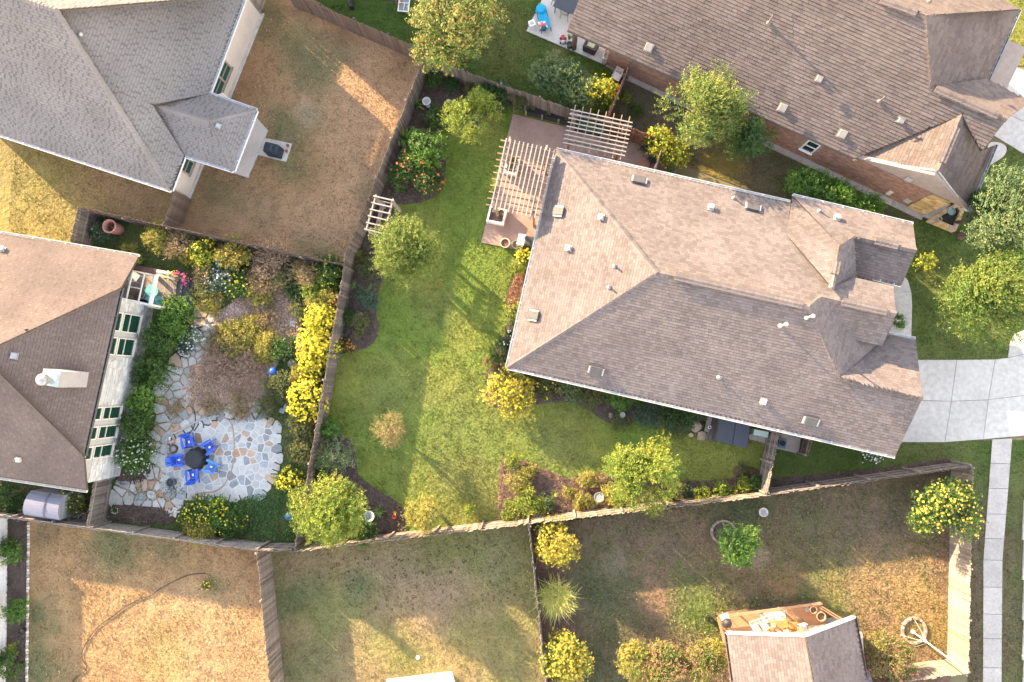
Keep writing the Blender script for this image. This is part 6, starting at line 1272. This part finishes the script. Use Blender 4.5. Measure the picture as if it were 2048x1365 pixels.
spots = [(377, 884, 'blue chair at the top left of the covered fire table', ch0, 0), (419, 894, 'blue chair at the top right of the covered fire table', ch0, 1), (357, 921, 'blue chair left of the covered fire table', ch0, 1), (423, 934, 'lighter blue chair at the lower right of the covered fire table', ch1, 0), (386, 951, 'blue chair below the covered fire table', ch0, 1)]
for x, y, l, src, cp in spots:
    o = copy_tree(src) if cp else src; p = at(x, y, .4); p.z = .055; t = at(fx, fy); o.location = p; o.rotation_euler = (0, 0, math.atan2(t.y - p.y, t.x - p.x)); o['label'] = l; o.scale = (.86, .86, .9)
ft = empty('fire_table', at(396, 917), 'round fire table under a black fitted cover', 'table'); c = at(398, 916); cm = mat('black_cover', (.018, .02, .023), (.026, .028, .032), 4, .6, .2, 8)
mb = MB(); n = 40; prof = [(.60, .06), (.56, .32), (.50, .56), (.47, .62), (.44, .64), (.001, .65)]
for rr_, z_ in prof:
    for j in range(n): t = 6.283 * j / n; w = rr_ * (1 + (.10 * math.sin(t * 9) * max(0, (.62 - z_)) / .6 if z_ < .6 else 0)); mb.v.append((c.x + w * math.cos(t), c.y + w * math.sin(t), z_ + .055))
for i in range(len(prof) - 1):
    for j in range(n): mb.f.append((i * n + j, i * n + (j + 1) % n, (i + 1) * n + (j + 1) % n, (i + 1) * n + j))
mb.build('cover', cm, ft); MB().lathe([(.4, .02), (.4, .6)], c, 20).build('table_base', dark, ft)

# ---------------------------------------------------------------- deck of the white brick house
dg = mat('deck_boards', (.27, .22, .19), (.215, .175, .155), 3, .85, .2, 30, objrand=.14, fine=.1); sg = mat('grey_steps', (.105, .11, .125), (.085, .09, .10), 3, .7, objrand=.05)
dk = empty('deck', at(320, 580), 'wooden deck with grey steps beside the white brick house', 'deck'); zd = .48
A, B, C2, D = (236, 527), (355, 553), (350, 601), (214, 598)
for i in range(36):
    t0, t1 = i / 36 + .001, (i + 1) / 36 - .001; P = [at2(*lerp(A, B, t0), zd), at2(*lerp(A, B, t1), zd), at2(*lerp(D, C2, t1), zd), at2(*lerp(D, C2, t0), zd)]; MB().prism(P, zd - .03, zd).build('plank', dg, dk)
MB().prism([at2(*p, zd) for p in ((238, 529), (353, 554), (348, 599), (217, 597))], 0, zd - .035).build('deck_base', wood_brown, dk)
for i in range(3):
    z = zd - .12 * (i + .6); x0 = 355 + i * 12.5; e = 12.5; MB().prism([at2(x0, 553 + i * 2.6, z), at2(x0 + e, 555.6 + i * 2.6, z), at2(x0 + e - 9, 612 + i * 1.5, z), at2(x0 - 9, 610 + i * 1.5, z)], 0, z).build('step', sg, dk)
for a, b in (((297, 539), (341, 547)), ((296, 612), (326, 618))): MB().beam(at(*a, 1.0), at(*b, 1.0), .16, .05).build('rail_cap', mat('pale_rail', (.62, .54, .47), (.55, .47, .41), 4, .7), dk); [MB().box((*at2(*lerp(a, b, t), .7), .74), (.07, .07, .5)).build('rail_post', white, dk) for t in (.05, .5, .95)]
wp = empty('white_pergola', at(290, 570), 'white framed awning over the deck at the white brick house', 'pergola')
f = {k_: at(x, y, 2.55) for k_, (x, y) in dict(a=(266, 540), b=(314, 549), c=(301, 610), d=(252, 601)).items()}
wf = mat('white_frame', (.62, .59, .55), (.54, .51, .48), 3, .6)
MB().beam(f['b'], f['c'], .18, .12).build('beam', wf, wp); MB().beam(f['a'], f['d'], .06, .08).build('beam', wf, wp); MB().beam(f['a'], f['b'], .06, .08).build('rafter', wf, wp); MB().beam(f['d'], f['c'], .10, .08).build('rafter', wf, wp)
m1, m2 = f['a'].lerp(f['b'], .5), f['d'].lerp(f['c'], .5); MB().beam(m1, m2, .05, .07).build('rafter', wf, wp); MB().beam(f['a'].lerp(f['d'], .55), m1.lerp(m2, .55), .05, .06).build('rafter', wf, wp)
MB().beam(f['a'] + Vector((0, .12, .1)), f['b'] + Vector((0, .12, .1)), .3, .05).build('roof_panel', mat('dark_red_panel', (.06, .028, .022), (.08, .04, .03), 3, .7), wp)
for k_ in 'abcd': MB().box((f[k_].x, f[k_].y, 1.5), (.1, .1, 2.1)).build('post', wf, wp)
teal = mat('teal_paint', (.12, .36, .37), (.10, .32, .33), 4, .5)
tt = empty('patio_table', at(302, 583, zd), 'round teal table on the wooden deck', 'table'); c = at(303, 582.5, zd + .7); c.z = zd
MB().lathe([(.10, .66), (.36, .66), (.37, .70), (.001, .70)], c, 24).build('table_top', teal, tt)
for i in range(3): t = i * 2.09; MB().tube([c + Vector((.05 * math.cos(t), .05 * math.sin(t), .66)), c + Vector((.3 * math.cos(t), .3 * math.sin(t), 0))], .02, 6).build('leg', teal, tt)
wire_chair('teal chair on the deck, right of the teal table', 325, 605, 1.7, teal, z=zd, group='teal chairs on the deck'); wire_chair('teal chair on the deck, tucked under the teal table', 309, 598, -.5, teal, z=zd, group='teal chairs on the deck')
wire_chair('dark wooden chair under the white framed awning', 284, 594, .6, wood_brown, z=zd)
wire_chair('white chair under the white framed awning', 279, 556, 2.5, vent_w, z=zd)
for x, y, m, l, fc in ((338, 555, 'yellow', 'pot of yellow flowers left of the other yellow pot on the deck', YEL), (347, 554, 'yellow', 'pot of yellow flowers next to the pink flowers on the deck', YEL), (357, 555, 'pink', 'pot of pink flowers at the top of the deck steps', [(.60, .10, .28)]), (370, 557, 'pink', 'pot of pink flowers on the deck steps', [(.60, .10, .28)]), (371, 563, 'pink', 'lower pot of pink flowers on the deck steps', [(.60, .10, .28)])):
    plant(l, x, y, 4.5, .4, 'green', 'potted_flowers', 'flowers', 'flower pots on the deck', flowers=(fc, 260), base=zd if x < 360 else .3, blossom=.045)
pot('pale ring shaped pot beside the deck steps', 352, 604, 5.5, .4, vent_w, z=.1, fill=soil_m); pot('small pale pot with a green plant by the teal chair', 338, 611, 5, .3, vent_w, z=zd, fill=gc)

# ---------------------------------------------------------------- resin shed and stacked stone
sh = empty('storage_shed', at(90, 1005), 'lavender grey resin storage shed against the bottom fence', 'shed'); sm_ = mat('grey_resin', (.17, .17, .225), (.15, .15, .205), 2, .5, fine=.03); sw2 = mat('resin_wall', (.24, .25, .25), (.2, .215, .215), 2, .6)
T = [at2(x, y, 1.75) for x, y in ((58, 982), (124, 992), (116, 1042), (44, 1031))]
MB().prism([(T[i][0] * .985 + (sum(t[0] for t in T) / 4) * .015, T[i][1] * .985 + (sum(t[1] for t in T) / 4) * .015) for i in range(4)], 0, 1.62).build('wall', sw2, sh)
def roof_half(t0, t1):
    mb = MB(); a, b, c_, d_ = (Vector((*t, 0)) for t in T); n = 9; vs = []
    for tt_ in (t0, t1):
        p, q = a.lerp(b, tt_), d_.lerp(c_, tt_)
        for j in range(n): u_ = j / (n - 1); P = p.lerp(q, u_); vs.append((P.x, P.y, 1.60 + .28 * (1 - (2 * u_ - 1) ** 2) ** .8))
        for j in range(n): u_ = j / (n - 1); P = p.lerp(q, u_); vs.append((P.x, P.y, 1.575))
    f_ = []
    for j in range(n - 1): f_ += [(j, j + 1, 2 * n + j + 1, 2 * n + j), (n + j + 1, n + j, 3 * n + j, 3 * n + j + 1), (j + 1, j, n + j, n + j + 1), (2 * n + j, 2 * n + j + 1, 3 * n + j + 1, 3 * n + j)]
    f_ += [(0, 2 * n, 3 * n, n), (n - 1, 2 * n - 1, 4 * n - 1, 3 * n - 1)]
    return mb.add(vs, f_)
roof_half(0, .585).build('roof_panel', sm_, sh, smooth=False); roof_half(.60, 1).build('roof_panel', sm_, sh)
mb = MB(); a, b, c_, d_ = (Vector((*t, 0)) for t in T)
MB().tube([Vector((*a.lerp(b, .5925).lerp(d_.lerp(c_, .5925), u_).xy, 1.60 + .28 * (1 - (2 * u_ - 1) ** 2) ** .8)) for u_ in np.linspace(0, 1, 12)], .045, 6).build('roof_seam', mat('seam_grey', (.09, .09, .12), (.08, .08, .1), 3, .6), sh)
st = empty('stone_stack', at(155, 1026), 'stack of flat grey stones between the shed and the grey fence panel', 'stack')
for i in range(14):
    c = at(138 + (i % 7) * 5.2, 1020 + (i % 7) * 1.6 + (i // 7) * 7, .3); MB().box((c.x, c.y, .14 + .08 * (i % 3)), (.17, .26, .2), rnd.uniform(-.5, .5), taper=.9).build('stone', mat('rough_stone', (.22, .195, .19), (.17, .15, .145), 4, .9, .3, 20, objrand=.2), st)

# ---------------------------------------------------------------- hot tub, box, air conditioner at the gate
ht = empty('hot_tub', at(1466, 866), 'hot tub with a dark slate two part cover beside the south wall', 'hot tub'); slate = mat('slate_cover', (.052, .060, .080), (.046, .053, .070), 3, .55, fine=.04)
Cq = [(1439, 835), (1501, 848), (1494.6, 897.7), (1431.3, 882)]; up = lambda t: (lerp(Cq[0], Cq[1], t), lerp(Cq[3], Cq[2], t))
for t0, t1 in ((0, .53), (.54, 1)):
    (a, d0), (b, c0) = up(t0), up(t1); MB().prism([at2(*p, .95) for p in (a, b, c0, d0)], .84, .95).build('cover_half', slate, ht, bevel=.03)
MB().prism([at2(*p, .95) for p in ((1440, 837), (1499, 849.5), (1493, 896), (1433, 881))], .02, .82).build('tub_wall', mat('tub_wood', (.16, .13, .11), (.13, .10, .09), 4, .8), ht)
wk = empty('wooden_walk', at(1420, 860), 'narrow dark board walk left of the hot tub', 'walkway')
for i in range(5): a, b = lerp((1425, 832), (1437, 834), (i + .05) / 5), lerp((1425, 832), (1437, 834), (i + .95) / 5); c0, d0 = lerp((1410, 881), (1430, 882), (i + .95) / 5), lerp((1410, 881), (1430, 882), (i + .05) / 5); MB().prism([at2(*p, .35) for p in (a, b, c0, d0)], .30, .35).build('plank', mat('walk_wood', (.11, .105, .095), (.09, .085, .08), 3, .8, objrand=.15), wk)
tim = empty('timber_ledge', at(1414, 850), 'grey timber ledge beside the board walk', 'ledge'); MB().beam(at(1420, 832, .5), at(1413, 864, .5), .26, .06).build('plank', wood_cap, tim); MB().beam(at(1419, 834, .25), at(1413, 862, .25), .10, .46).build('support', wood_old, tim)
lp = empty('path_light', at(1419, 855), 'small square black and white lamp on the timber ledge', 'lamp'); c = at(1419, 855, .6); MB().box((c.x, c.y, .6), (.15, .15, .1)).build('lamp_body', white, lp); MB().box((c.x, c.y, .652), (.10, .10, .012)).build('lamp_lens', dark, lp)
for i, (x, y, r_, l) in enumerate([(1391, 853, .36, 'large tan boulder slab left of the hot tub walk'), (1403, 872, .33, 'pale tan slab at the lawn edge left of the hot tub walk'), (1381, 870, .14, 'small pale stone at the lawn edge beside the tan slabs')]):
    c = at(x, y); q = random.Random(i); P = [(c.x + r_ * q.uniform(.75, 1.1) * math.cos(t), c.y + r_ * q.uniform(.75, 1.1) * math.sin(t)) for t in (6.283 * k_ / 8 for k_ in range(8))]; o = MB().prism(P, -.02, .16, .12).build('boulder', fl_m['tan']); tag(o, l, 'boulder')
paving('side_pad', 'narrow concrete pad in front of the pale chest', [[(1498, 866), (1516, 870), (1514, 883), (1497, 879)], [(1516, 870), (1540, 875), (1537, 889), (1514, 883)]], dirtyconc_m, .06)
fb = empty('storage_chest', at(1522, 867), 'pale aqua storage chest beside the gate fence', 'chest'); aq = mat('aqua_plastic', (.42, .52, .50), (.38, .47, .45), 3, .5); P = [at2(*p, .7) for p in ((1508, 858.5), (1538, 864), (1536, 876), (1506, 870))]
MB().prism(P, .06, .62).build('chest_body', aq, fb); MB().prism(P, .63, .72, .04).build('lid', aq, fb, bevel=.015)
paving('air_conditioner_pad', 'pale gravelly pad between the gate fence and the dark screen', [[(1557, 866), (1602, 872), (1597, 908), (1553, 898)]], dirtyconc_m, .05)
ac = empty('air_conditioner', at(1564, 888), 'blue grey air conditioner beside the gate fence', 'air conditioner'); c = at(1565, 887, .75); acm = mat('slate_blue_metal', (.075, .105, .14), (.065, .09, .12), 4, .5)
MB().box((c.x, c.y, .40), (.42, .52, .72), -.2).build('casing', acm, ac, bevel=.03); MB().lathe([(.17, .77), (.17, .79), (.12, .79), (.12, .77)], (c.x, c.y, 0), 16).build('fan_guard', dark, ac); [MB().box((c.x, c.y, .785), (.34, .02, .012), a_).build('fan_bar', dark, ac) for a_ in (0, .8, 1.6, 2.4)]
o = MB().tube([at(1576, 866, .3), at(1585, 873, .2), at(1600, 872, .3)], .015, 6).build('cable', rub); tag(o, 'dark cable looping from the wall above the air conditioner', 'cable')

# ---------------------------------------------------------------- deck of the small gabled house
dp = mat('painted_deck', (.40, .225, .125), (.36, .20, .11), 2, .7, objrand=.05, fine=.05); d5 = empty('deck', at(1545, 1245), 'tan painted deck in front of the small gabled house', 'deck'); zd = .7
DA, DB, DC, DD = (1436, 1235), (1642, 1207), (1652, 1258), (1450, 1290)
for i in range(13): t0, t1 = i / 13 + .001, (i + 1) / 13 - .001; MB().prism([at2(*lerp(DA, DD, t0), zd), at2(*lerp(DB, DC, t0), zd), at2(*lerp(DB, DC, t1), zd), at2(*lerp(DA, DD, t1), zd)], zd - .035, zd).build('plank', dp, d5)
MB().prism([at2(*p, zd) for p in ((1438, 1236), (1640, 1208.5), (1650, 1257), (1452, 1289))], 0, zd - .04).build('deck_base', wood_brown, d5)
for a, b in ((DA, DB), (DA, DD)):
    MB().beam(at(*a, 1.05), at(*b, 1.05), .13, .045).build('rail_cap', dp, d5)
    for i in range(6): c = at(*lerp(a, b, i / 5), .9); MB().box((c.x, c.y, .86), (.08, .08, .32)).build('rail_post', dp, d5)
for a, b in (((1640, 1216), (1682, 1242)), ((1643, 1213), (1684, 1238))): MB().beam(at(*a, 1.0), at(*b, .9), .06, .05).build('ramp_rail', dp, d5)
pot('larger tan pot at the right end of the tan deck', 1643, 1234, 9, .5, mat('tan_pot', (.46, .27, .17), (.4, .23, .15), 4, .8), z=zd, fill=soil_m, flare=.8); pot('smaller tan pot between the larger pot and the silver bucket', 1627.5, 1221, 7, .45, mat('tan_pot', (.4, .2, .1)), z=zd, fill=soil_m, flare=.8)
pot('silver bucket on the tan deck', 1614, 1219, 4.5, .3, mat('bright_metal', (.6, .62, .63), (.5, .52, .53), 5, .3, metal=.6), z=zd, fill=galv)
o = MB().prism([at2(*p, zd) for p in ((1520, 1228), (1570, 1221), (1572, 1240), (1527, 1247))], zd + .004, zd + .016).build('rug', mat('pale_rug', (.60, .57, .54), (.48, .45, .43), 3, .95, fine=.1)); tag(o, 'pale patterned rug on the tan deck', 'rug')
t5 = empty('wooden_table', at(1560, 1252, zd), 'orange wooden table on the tan deck', 'table'); P = [at2(*p, zd + .7) for p in ((1540, 1243), (1575, 1241), (1577, 1255), (1543, 1260))]; ow = mat('orange_wood', (.42, .22, .08), (.36, .18, .07), 3, .6)
MB().prism(P, zd + .66, zd + .70).build('table_top', ow, t5); [MB().box((p[0] * .9 + sum(q[0] for q in P) * .025, p[1] * .9 + sum(q[1] for q in P) * .025, zd + .33), (.06, .06, .66)).build('leg', ow, t5) for p in P]
o = MB().box(at(1547, 1251, zd + .76), (.16, .16, .10)).build('box', pale_pot); tag(o, 'small box on the orange wooden table', 'box')
wire_chair('wooden chair at the right end of the orange table', 1580, 1247, -1.6, ow, z=zd); wire_chair('chair with a white seat on the tan deck', 1597, 1250, .2, iron, mat('white_seat', (.68, .68, .70), (.6, .6, .62), 4, .8), z=zd)
lg = empty('deck_lounger', at(1525, 1250, zd), 'metal framed lounger with white cushions on the tan deck', 'lounger'); lm = mat('grey_frame', (.33, .33, .34), (.28, .28, .29), 4, .5)
for a, b in (((1498, 1246), (1545, 1229)), ((1500, 1252), (1541, 1238))): MB().beam(at(*a, zd + .4), at(*b, zd + .4), .06, .05).build('frame', lm, lg)
for x, y in ((1500, 1248), (1542, 1233), (1520, 1244)): c = at(x, y, zd + .2); MB().box((c.x, c.y, zd + .2), (.05, .05, .4)).build('leg', lm, lg)
for x, y in ((1512, 1257), (1530, 1253)): c = at(x, y, zd + .45); MB().box((c.x, c.y, zd + .43), (.34, .42, .12), .6).build('cushion', white, lg, bevel=.03)
gk = empty('kettle_grill', at(1453, 1246, zd), 'black kettle grill with pale tray on the tan deck', 'grill'); c = at(1454, 1246, zd + .6); c.z = zd
MB().lathe([(.001, .35), (.14, .4), (.22, .52), (.24, .62), (.22, .74), (.10, .84), (.001, .86)], c, 16).build('kettle', dark, gk); MB().box(c + Vector((-.12, .3, .6)), (.45, .3, .03), .3).build('side_tray', pale_pot, gk)
for i in range(3): t = i * 2.09 + .4; MB().tube([c + Vector((.12 * math.cos(t), .12 * math.sin(t), .45)), c + Vector((.26 * math.cos(t), .26 * math.sin(t), 0))], .015, 6).build('leg', dark, gk)
pot('black bucket on the grass left of the tan deck', 1421, 1240, 5.5, .35, mat('black_plastic', (.02, .02, .02)), fill=soil_m)

# ---------------------------------------------------------------- grill pad of the grey roofed house
cg = empty('covered_grill', at(541, 297), 'grill under a dark blue cover on the small concrete pad', 'grill'); c = at(541, 296, .9); ccm = mat('navy_cover', (.022, .03, .042), (.03, .038, .052), 4, .5, .2, 8)
MB().box((c.x, c.y, .48), (.86, .62, .86), -.25, taper=.93).build('cover_skirt', ccm, cg, bevel=.06); MB().box((c.x - .08, c.y + .02, 1.0), (.56, .5, .24), -.25, taper=.78).build('cover_top', ccm, cg, bevel=.07); c = at(552, 304, .3); MB().box((c.x, c.y, .3), (.1, .3, .5), -.25).build('side_shelf', dark, cg)
for i, (x, y) in enumerate([(575, 291), (572.5, 302)]): pot(['tiny dark pot on the grill pad, farther from the lawn corner', 'tiny dark pot on the grill pad, beside the covered grill'][i], x, y, 3.5, .14, terra, z=.06, fill=soil_m)

# ---------------------------------------------------------------- covered patio of the top right house
paving('covered_patio', 'pale concrete patio of the top right house', [[(1090, -12), (1052.6, 63.7), (1130, 97), (1170, 10)], [(1130, 97), (1209, 131), (1245, 70), (1170, 10)]], mat('white_concrete', (.50, .475, .45), (.45, .43, .41), .8, .8, fine=.05), .08)
c = at(1147.5, 99); MB().box((c.x, c.y, 1.3), (.22, .22, 2.6), .4).build('patio_post', wood_brown, Hb)
cl = empty('sun_lounger', at(1085, 40), 'sun lounger under a bright blue towel on the pale patio', 'sun lounger'); bt = mat('cyan_towel', (.015, .27, .50), (.02, .32, .54), 3, .9, .15, 12)
p, q = at(1081, 16, .35), at(1092, 60, .35); d_ = (q - p).normalized(); n_ = Vector((-d_.y, d_.x, 0))
fr_ = iron
for s in (-1, 1): MB().beam(p + n_ * s * .28, q + n_ * s * .28 + d_ * .15, .04, .04).build('frame', fr_, cl)
for t in (.1, .9): 
    for s in (-1, 1): e = p.lerp(q, t) + n_ * s * .28; MB().tube([e, Vector((e.x, e.y, .08)) + n_ * s * .05], .015, 6).build('leg', fr_, cl)
MB().prism([tuple((p.lerp(q, t) + n_ * w).xy) for t, w in ((-.02, .22), (.12, .34), (.3, .24), (.6, .30), (.98, .28), (1, -.27), (.6, -.30), (.3, -.22), (.12, -.34), (-.02, -.22))], .37, .41).build('towel', bt, cl, bevel=.015)
MB().lathe([(.27, 0), (.28, .05), (.22, .1), (.001, .11)], p.lerp(q, .08) + Vector((0, 0, .06)), 18).build('pillow', bt, cl)
o = MB().prism([tuple((p.lerp(q, t) + n_ * w).xy) for t, w in ((.62, -.36), (.66, .06), (.95, .12), (.98, -.3))], .43, .47).build('beach_towel', mat('pink_white_towel', (.55, .12, .14), (.70, .62, .50), 3.2, .9, lohi=(.47, .53))); tag(o, 'red and cream patterned towel folded on the sun lounger', 'towel')
o = MB().lathe([(.16, 0), (.17, .10), (.10, .16), (.001, .17)], p.lerp(q, .98) + n_ * -.12 + Vector((0, 0, .11)), 12).build('beach_bag', mat('dark_teal', (.02, .08, .10), (.02, .07, .09), 5, .8)); tag(o, 'dark teal bag at the foot of the sun lounger', 'bag')
blades('lime spider plant behind the head of the sun lounger', 1080, 11, 8, .7, [(.22, .26, .05), (.17, .22, .04)], 40, .03, 'potted_plant', 'plant')
wst = empty('plastic_stool', at(1064, 48), 'white plastic stool at the edge of the pale patio', 'stool'); c = at(1064, 47, .42); c.z = .08
MB().box(c + Vector((0, 0, .36)), (.36, .36, .04), .4).build('stool_top', white, wst, bevel=.02); [MB().box(c + Matrix.Rotation(.4, 3, 'Z') @ Vector((sx * .15, sy * .15, .17)), (.05, .05, .34), .4).build('leg', white, wst) for sx in (-1, 1) for sy in (-1, 1)]; MB().lathe([(.11, .383), (.11, .39), (.001, .39)], c, 14).build('seat_ring', vent_w, wst)
dt = empty('dining_table', at(1138, 8), 'dark slate dining table half under the brown roof', 'table'); c = at(1137, 8, .74); c.z = .08
MB().box(c + Vector((0, 0, .70)), (1.5, 1.0, .05), -.42).build('table_top', mat('slate_top', (.055, .06, .075), (.05, .055, .068), 3, .4), dt, bevel=.02); [MB().tube([c + Matrix.Rotation(-.42, 3, 'Z') @ Vector((sx * .62, sy * .4, .68)), c + Matrix.Rotation(-.42, 3, 'Z') @ Vector((sx * .64, sy * .42, 0))], .03, 8).build('leg', iron, dt) for sx in (-1, 1) for sy in (-1, 1)]
wire_chair('dark framed chair below the slate dining table', 1131, 32, 2.75, iron, mat('beige_mesh', (.34, .32, .31), (.3, .28, .27), 8, .8), z=.08, group='chairs of the slate dining table'); wire_chair('dark framed chair at the left of the slate dining table', 1114, 6, 1.1, iron, mat('beige_mesh', (.34, .32, .31)), z=.08, group='chairs of the slate dining table')
pp_ = pot('dark pot of broad leaves by the brown patio post', 1139, 88, 6, .4, mat('slate_pot', (.1, .1, .1)), z=.08, fill=soil_m); blades('broad leaved plant in the dark pot by the patio post', 1139, 74, 9, .8, [(.06, .10, .04), (.09, .13, .05)], 16, .05, 'potted_plant', 'plant', base=.45)
ty = empty('ride_on_toy', at(1126, 82), 'small red and white ride on toy on the pale patio', 'toy'); c = at(1126, 82, .1); MB().box(c + Vector((0, .12, .12)), (.2, .26, .22), .2).build('toy_body', mat('red_plastic', (.45, .03, .05), (.4, .03, .04), 4, .4), ty, bevel=.04); MB().box(c + Vector((0, -.12, .1)), (.22, .24, .18), .2, taper=.8).build('toy_front', vent_w, ty, bevel=.04); [MB().lathe([(.07, -.02), (.07, .02)], c + Vector((sx * .13, sy * .13, .02)), 10).build('wheel', dark, ty) for sx in (-1, 1) for sy in (-1, 1)]
am = empty('wicker_armchair', at(1183, 94), 'dark wicker armchair with a cream green cushion on the pale patio', 'armchair'); c = at(1182, 93, .4); c.z = .08; Mz = Matrix.Rotation(-.45, 3, 'Z'); wk_ = mat('dark_wicker', (.05, .04, .038), (.07, .055, .05), 20, .8)
MB().box(c + Vector((0, 0, .2)), (.66, .6, .36), -.45).build('seat_frame', wk_, am); MB().box(c + Mz @ Vector((0, -.3, .45)), (.7, .1, .55), -.45).build('backrest', wk_, am); [MB().box(c + Mz @ Vector((s * .34, .02, .35)), (.1, .6, .5), -.45).build('armrest', wk_, am) for s in (-1, 1)]; MB().box(c + Mz @ Vector((0, .02, .44)), (.52, .5, .14), -.45).build('cushion', mat('cream_green_cushion', (.42, .45, .30), (.16, .24, .17), 2, .9), am, bevel=.05)
ps = empty('plant_shelf', at(1212, 105), 'cream shelf of small pots at the brick corner of the patio', 'shelf'); c = at(1212, 106, .6); c.z = .08; MB().box(c + Vector((0, 0, .3)), (.26, .78, .56), -.2).build('shelf_frame', offwhite, ps); [MB().lathe([(.08, .58), (.11, .74), (.08, .74), (.001, .68)], c + Matrix.Rotation(-.2, 3, 'Z') @ Vector((0, y_, 0)), 12).build('shelf_pot', m_, ps) for y_, m_ in ((-.26, grey_pot), (0, terra), (.26, dark))]
wire_chair('white framed chair beside the reddish fence', 1232, 160, -.5, white); o = MB().tube([at(1239, 143, .5) + Vector((.22 * math.cos(t), .22 * math.sin(t), 0)) for t in np.linspace(0, 6.283, 22)], .012, 5).build('hose_loop', iron); tag(o, 'dark hose loop hanging near the brick wall', 'hose'); o.location.z = .02

# basketball hoop lying on the grass at the top edge
bh = empty('basketball_hoop', at(760, 6), 'portable basketball hoop with a white framed backboard lying on the grass at the top edge', 'basketball hoop'); c = at(808, 8, .35)
mb = MB(); U = (at(822, 10, .3) - at(797, 8, .3)).normalized(); V_ = Vector((-U.y, U.x, 0)); Mx = Matrix((U, V_, Vector((0, 0, 1)))).transposed()
for s in (-1, 1): mb.box(c + U * s * .30, (.05, .95, .05), M=Mx); mb.box(c + V_ * s * .45, (.56, .05, .048), M=Mx)
mb.box(c + V_ * .05, (.56, .03, .045), M=Mx); mb.box(c - V_ * .16 + U * .02, (.03, .4, .046), M=Mx); mb.build('backboard_frame', white, bh); MB().box(c - Vector((0, 0, .02)), (.56, .88, .012), M=Mx).build('backboard', mat('grey_acrylic', (.20, .23, .24), (.17, .2, .21), 3, .2), bh)
MB().tube([at(798, 3, .4) + Vector((.18 * math.cos(t), .18 * math.sin(t), 0)) for t in np.linspace(0, 6.283, 18)], .014, 6).build('rim', mat('red_metal', (.5, .04, .04), (.45, .03, .03), 4, .4), bh)
MB().tube([at(796, 4, .35), at(745, -4, .3), at(706, -6, .25)], .05, 8).build('pole', dark, bh); MB().box(at(702, 8, .18), (.28, .62, .34), .15, taper=.8).build('base', dark, bh, bevel=.05)

# ---------------------------------------------------------------- raised bed and utility boxes at the brick house corner
rb = empty('raised_stone_bed', at(1895, 435), 'raised dark bed with a tan stone rim at the corner of the brick house', 'raised bed'); ring_px = [(1857, 440), (1912, 463), (1929, 421), (1917, 405), (1884, 423)]
P = [Vector(at2(*p, .4)) for p in ring_px]; Qi = inset_poly(P, .2)
for i in range(5):
    a, b, c0, d0 = P[i], P[(i + 1) % 5], Qi[(i + 1) % 5], Qi[i]; n = max(3, int((b - a).length / .38))
    for j in range(n): t0, t1 = j / n + .01, (j + 1) / n - .01; MB().prism([tuple(a.lerp(b, t0)), tuple(a.lerp(b, t1)), tuple(d0.lerp(c0, t1)), tuple(d0.lerp(c0, t0))], 0, .38 + rnd.uniform(0, .05)).build('rim_stone', cutstone_m if j % 3 else fl_m['tan'], rb)
MB().prism([tuple(q) for q in Qi], 0, .25).build('soil', mat('black_soil', (.03, .03, .03)), rb)
pot('small pale pot inside the raised stone bed', 1881, 438, 4, .3, vent_w, z=.25, fill=soil_m)
for i, (x, y, w, l, m) in enumerate([(1801, 388, .62, 'slanted pale blue metal panel box against the brick wall', mat('pale_blue_metal', (.30, .40, .52), (.27, .36, .47), 3, .4)), (1816, 400, .36, 'small pale grey meter box beside the pale blue panel box', vent_w), (1779, 385, .26, 'small beige utility box on the ledge', offwhite)]):
    c = at(x, y, .7); r_ = empty('utility_box', (c.x, c.y, 0), l, 'utility box'); MB().box((c.x, c.y, .72), (w, w * .55, .5), -.45, taper=.9).build('box_body', m, r_, bevel=.02); MB().box((c.x, c.y - .02, .24), (.07, .07, .48)).build('conduit', galv, r_)
bn_ = empty('pot_cluster', at(1858, 408), 'cluster of black pots on the porch beside the tan stone wall', 'pots')
for i, (x, y) in enumerate([(1849, 409), (1857, 406), (1864, 404), (1873, 400), (1841, 414)]): c = at(x, y, .4); MB().lathe([(.12, 0), (.19, .4), (.16, .4), (.001, .34)], (c.x, c.y, .05), 12).build('pot', dark, bn_)
paving('porch_slab', 'pale porch slab beside the raised stone bed', [[(1838, 432), (1872, 402), (1900, 410), (1884, 424), (1857, 440)]], conc_m, .10)
# drain cap and white bits on the lawns
o = MB().lathe([(.11, 0), (.11, .05), (.001, .06)], at(836, 1315), 14).build('drain_cap', white); tag(o, 'small white drain cap on the patchy lawn', 'drain cap')
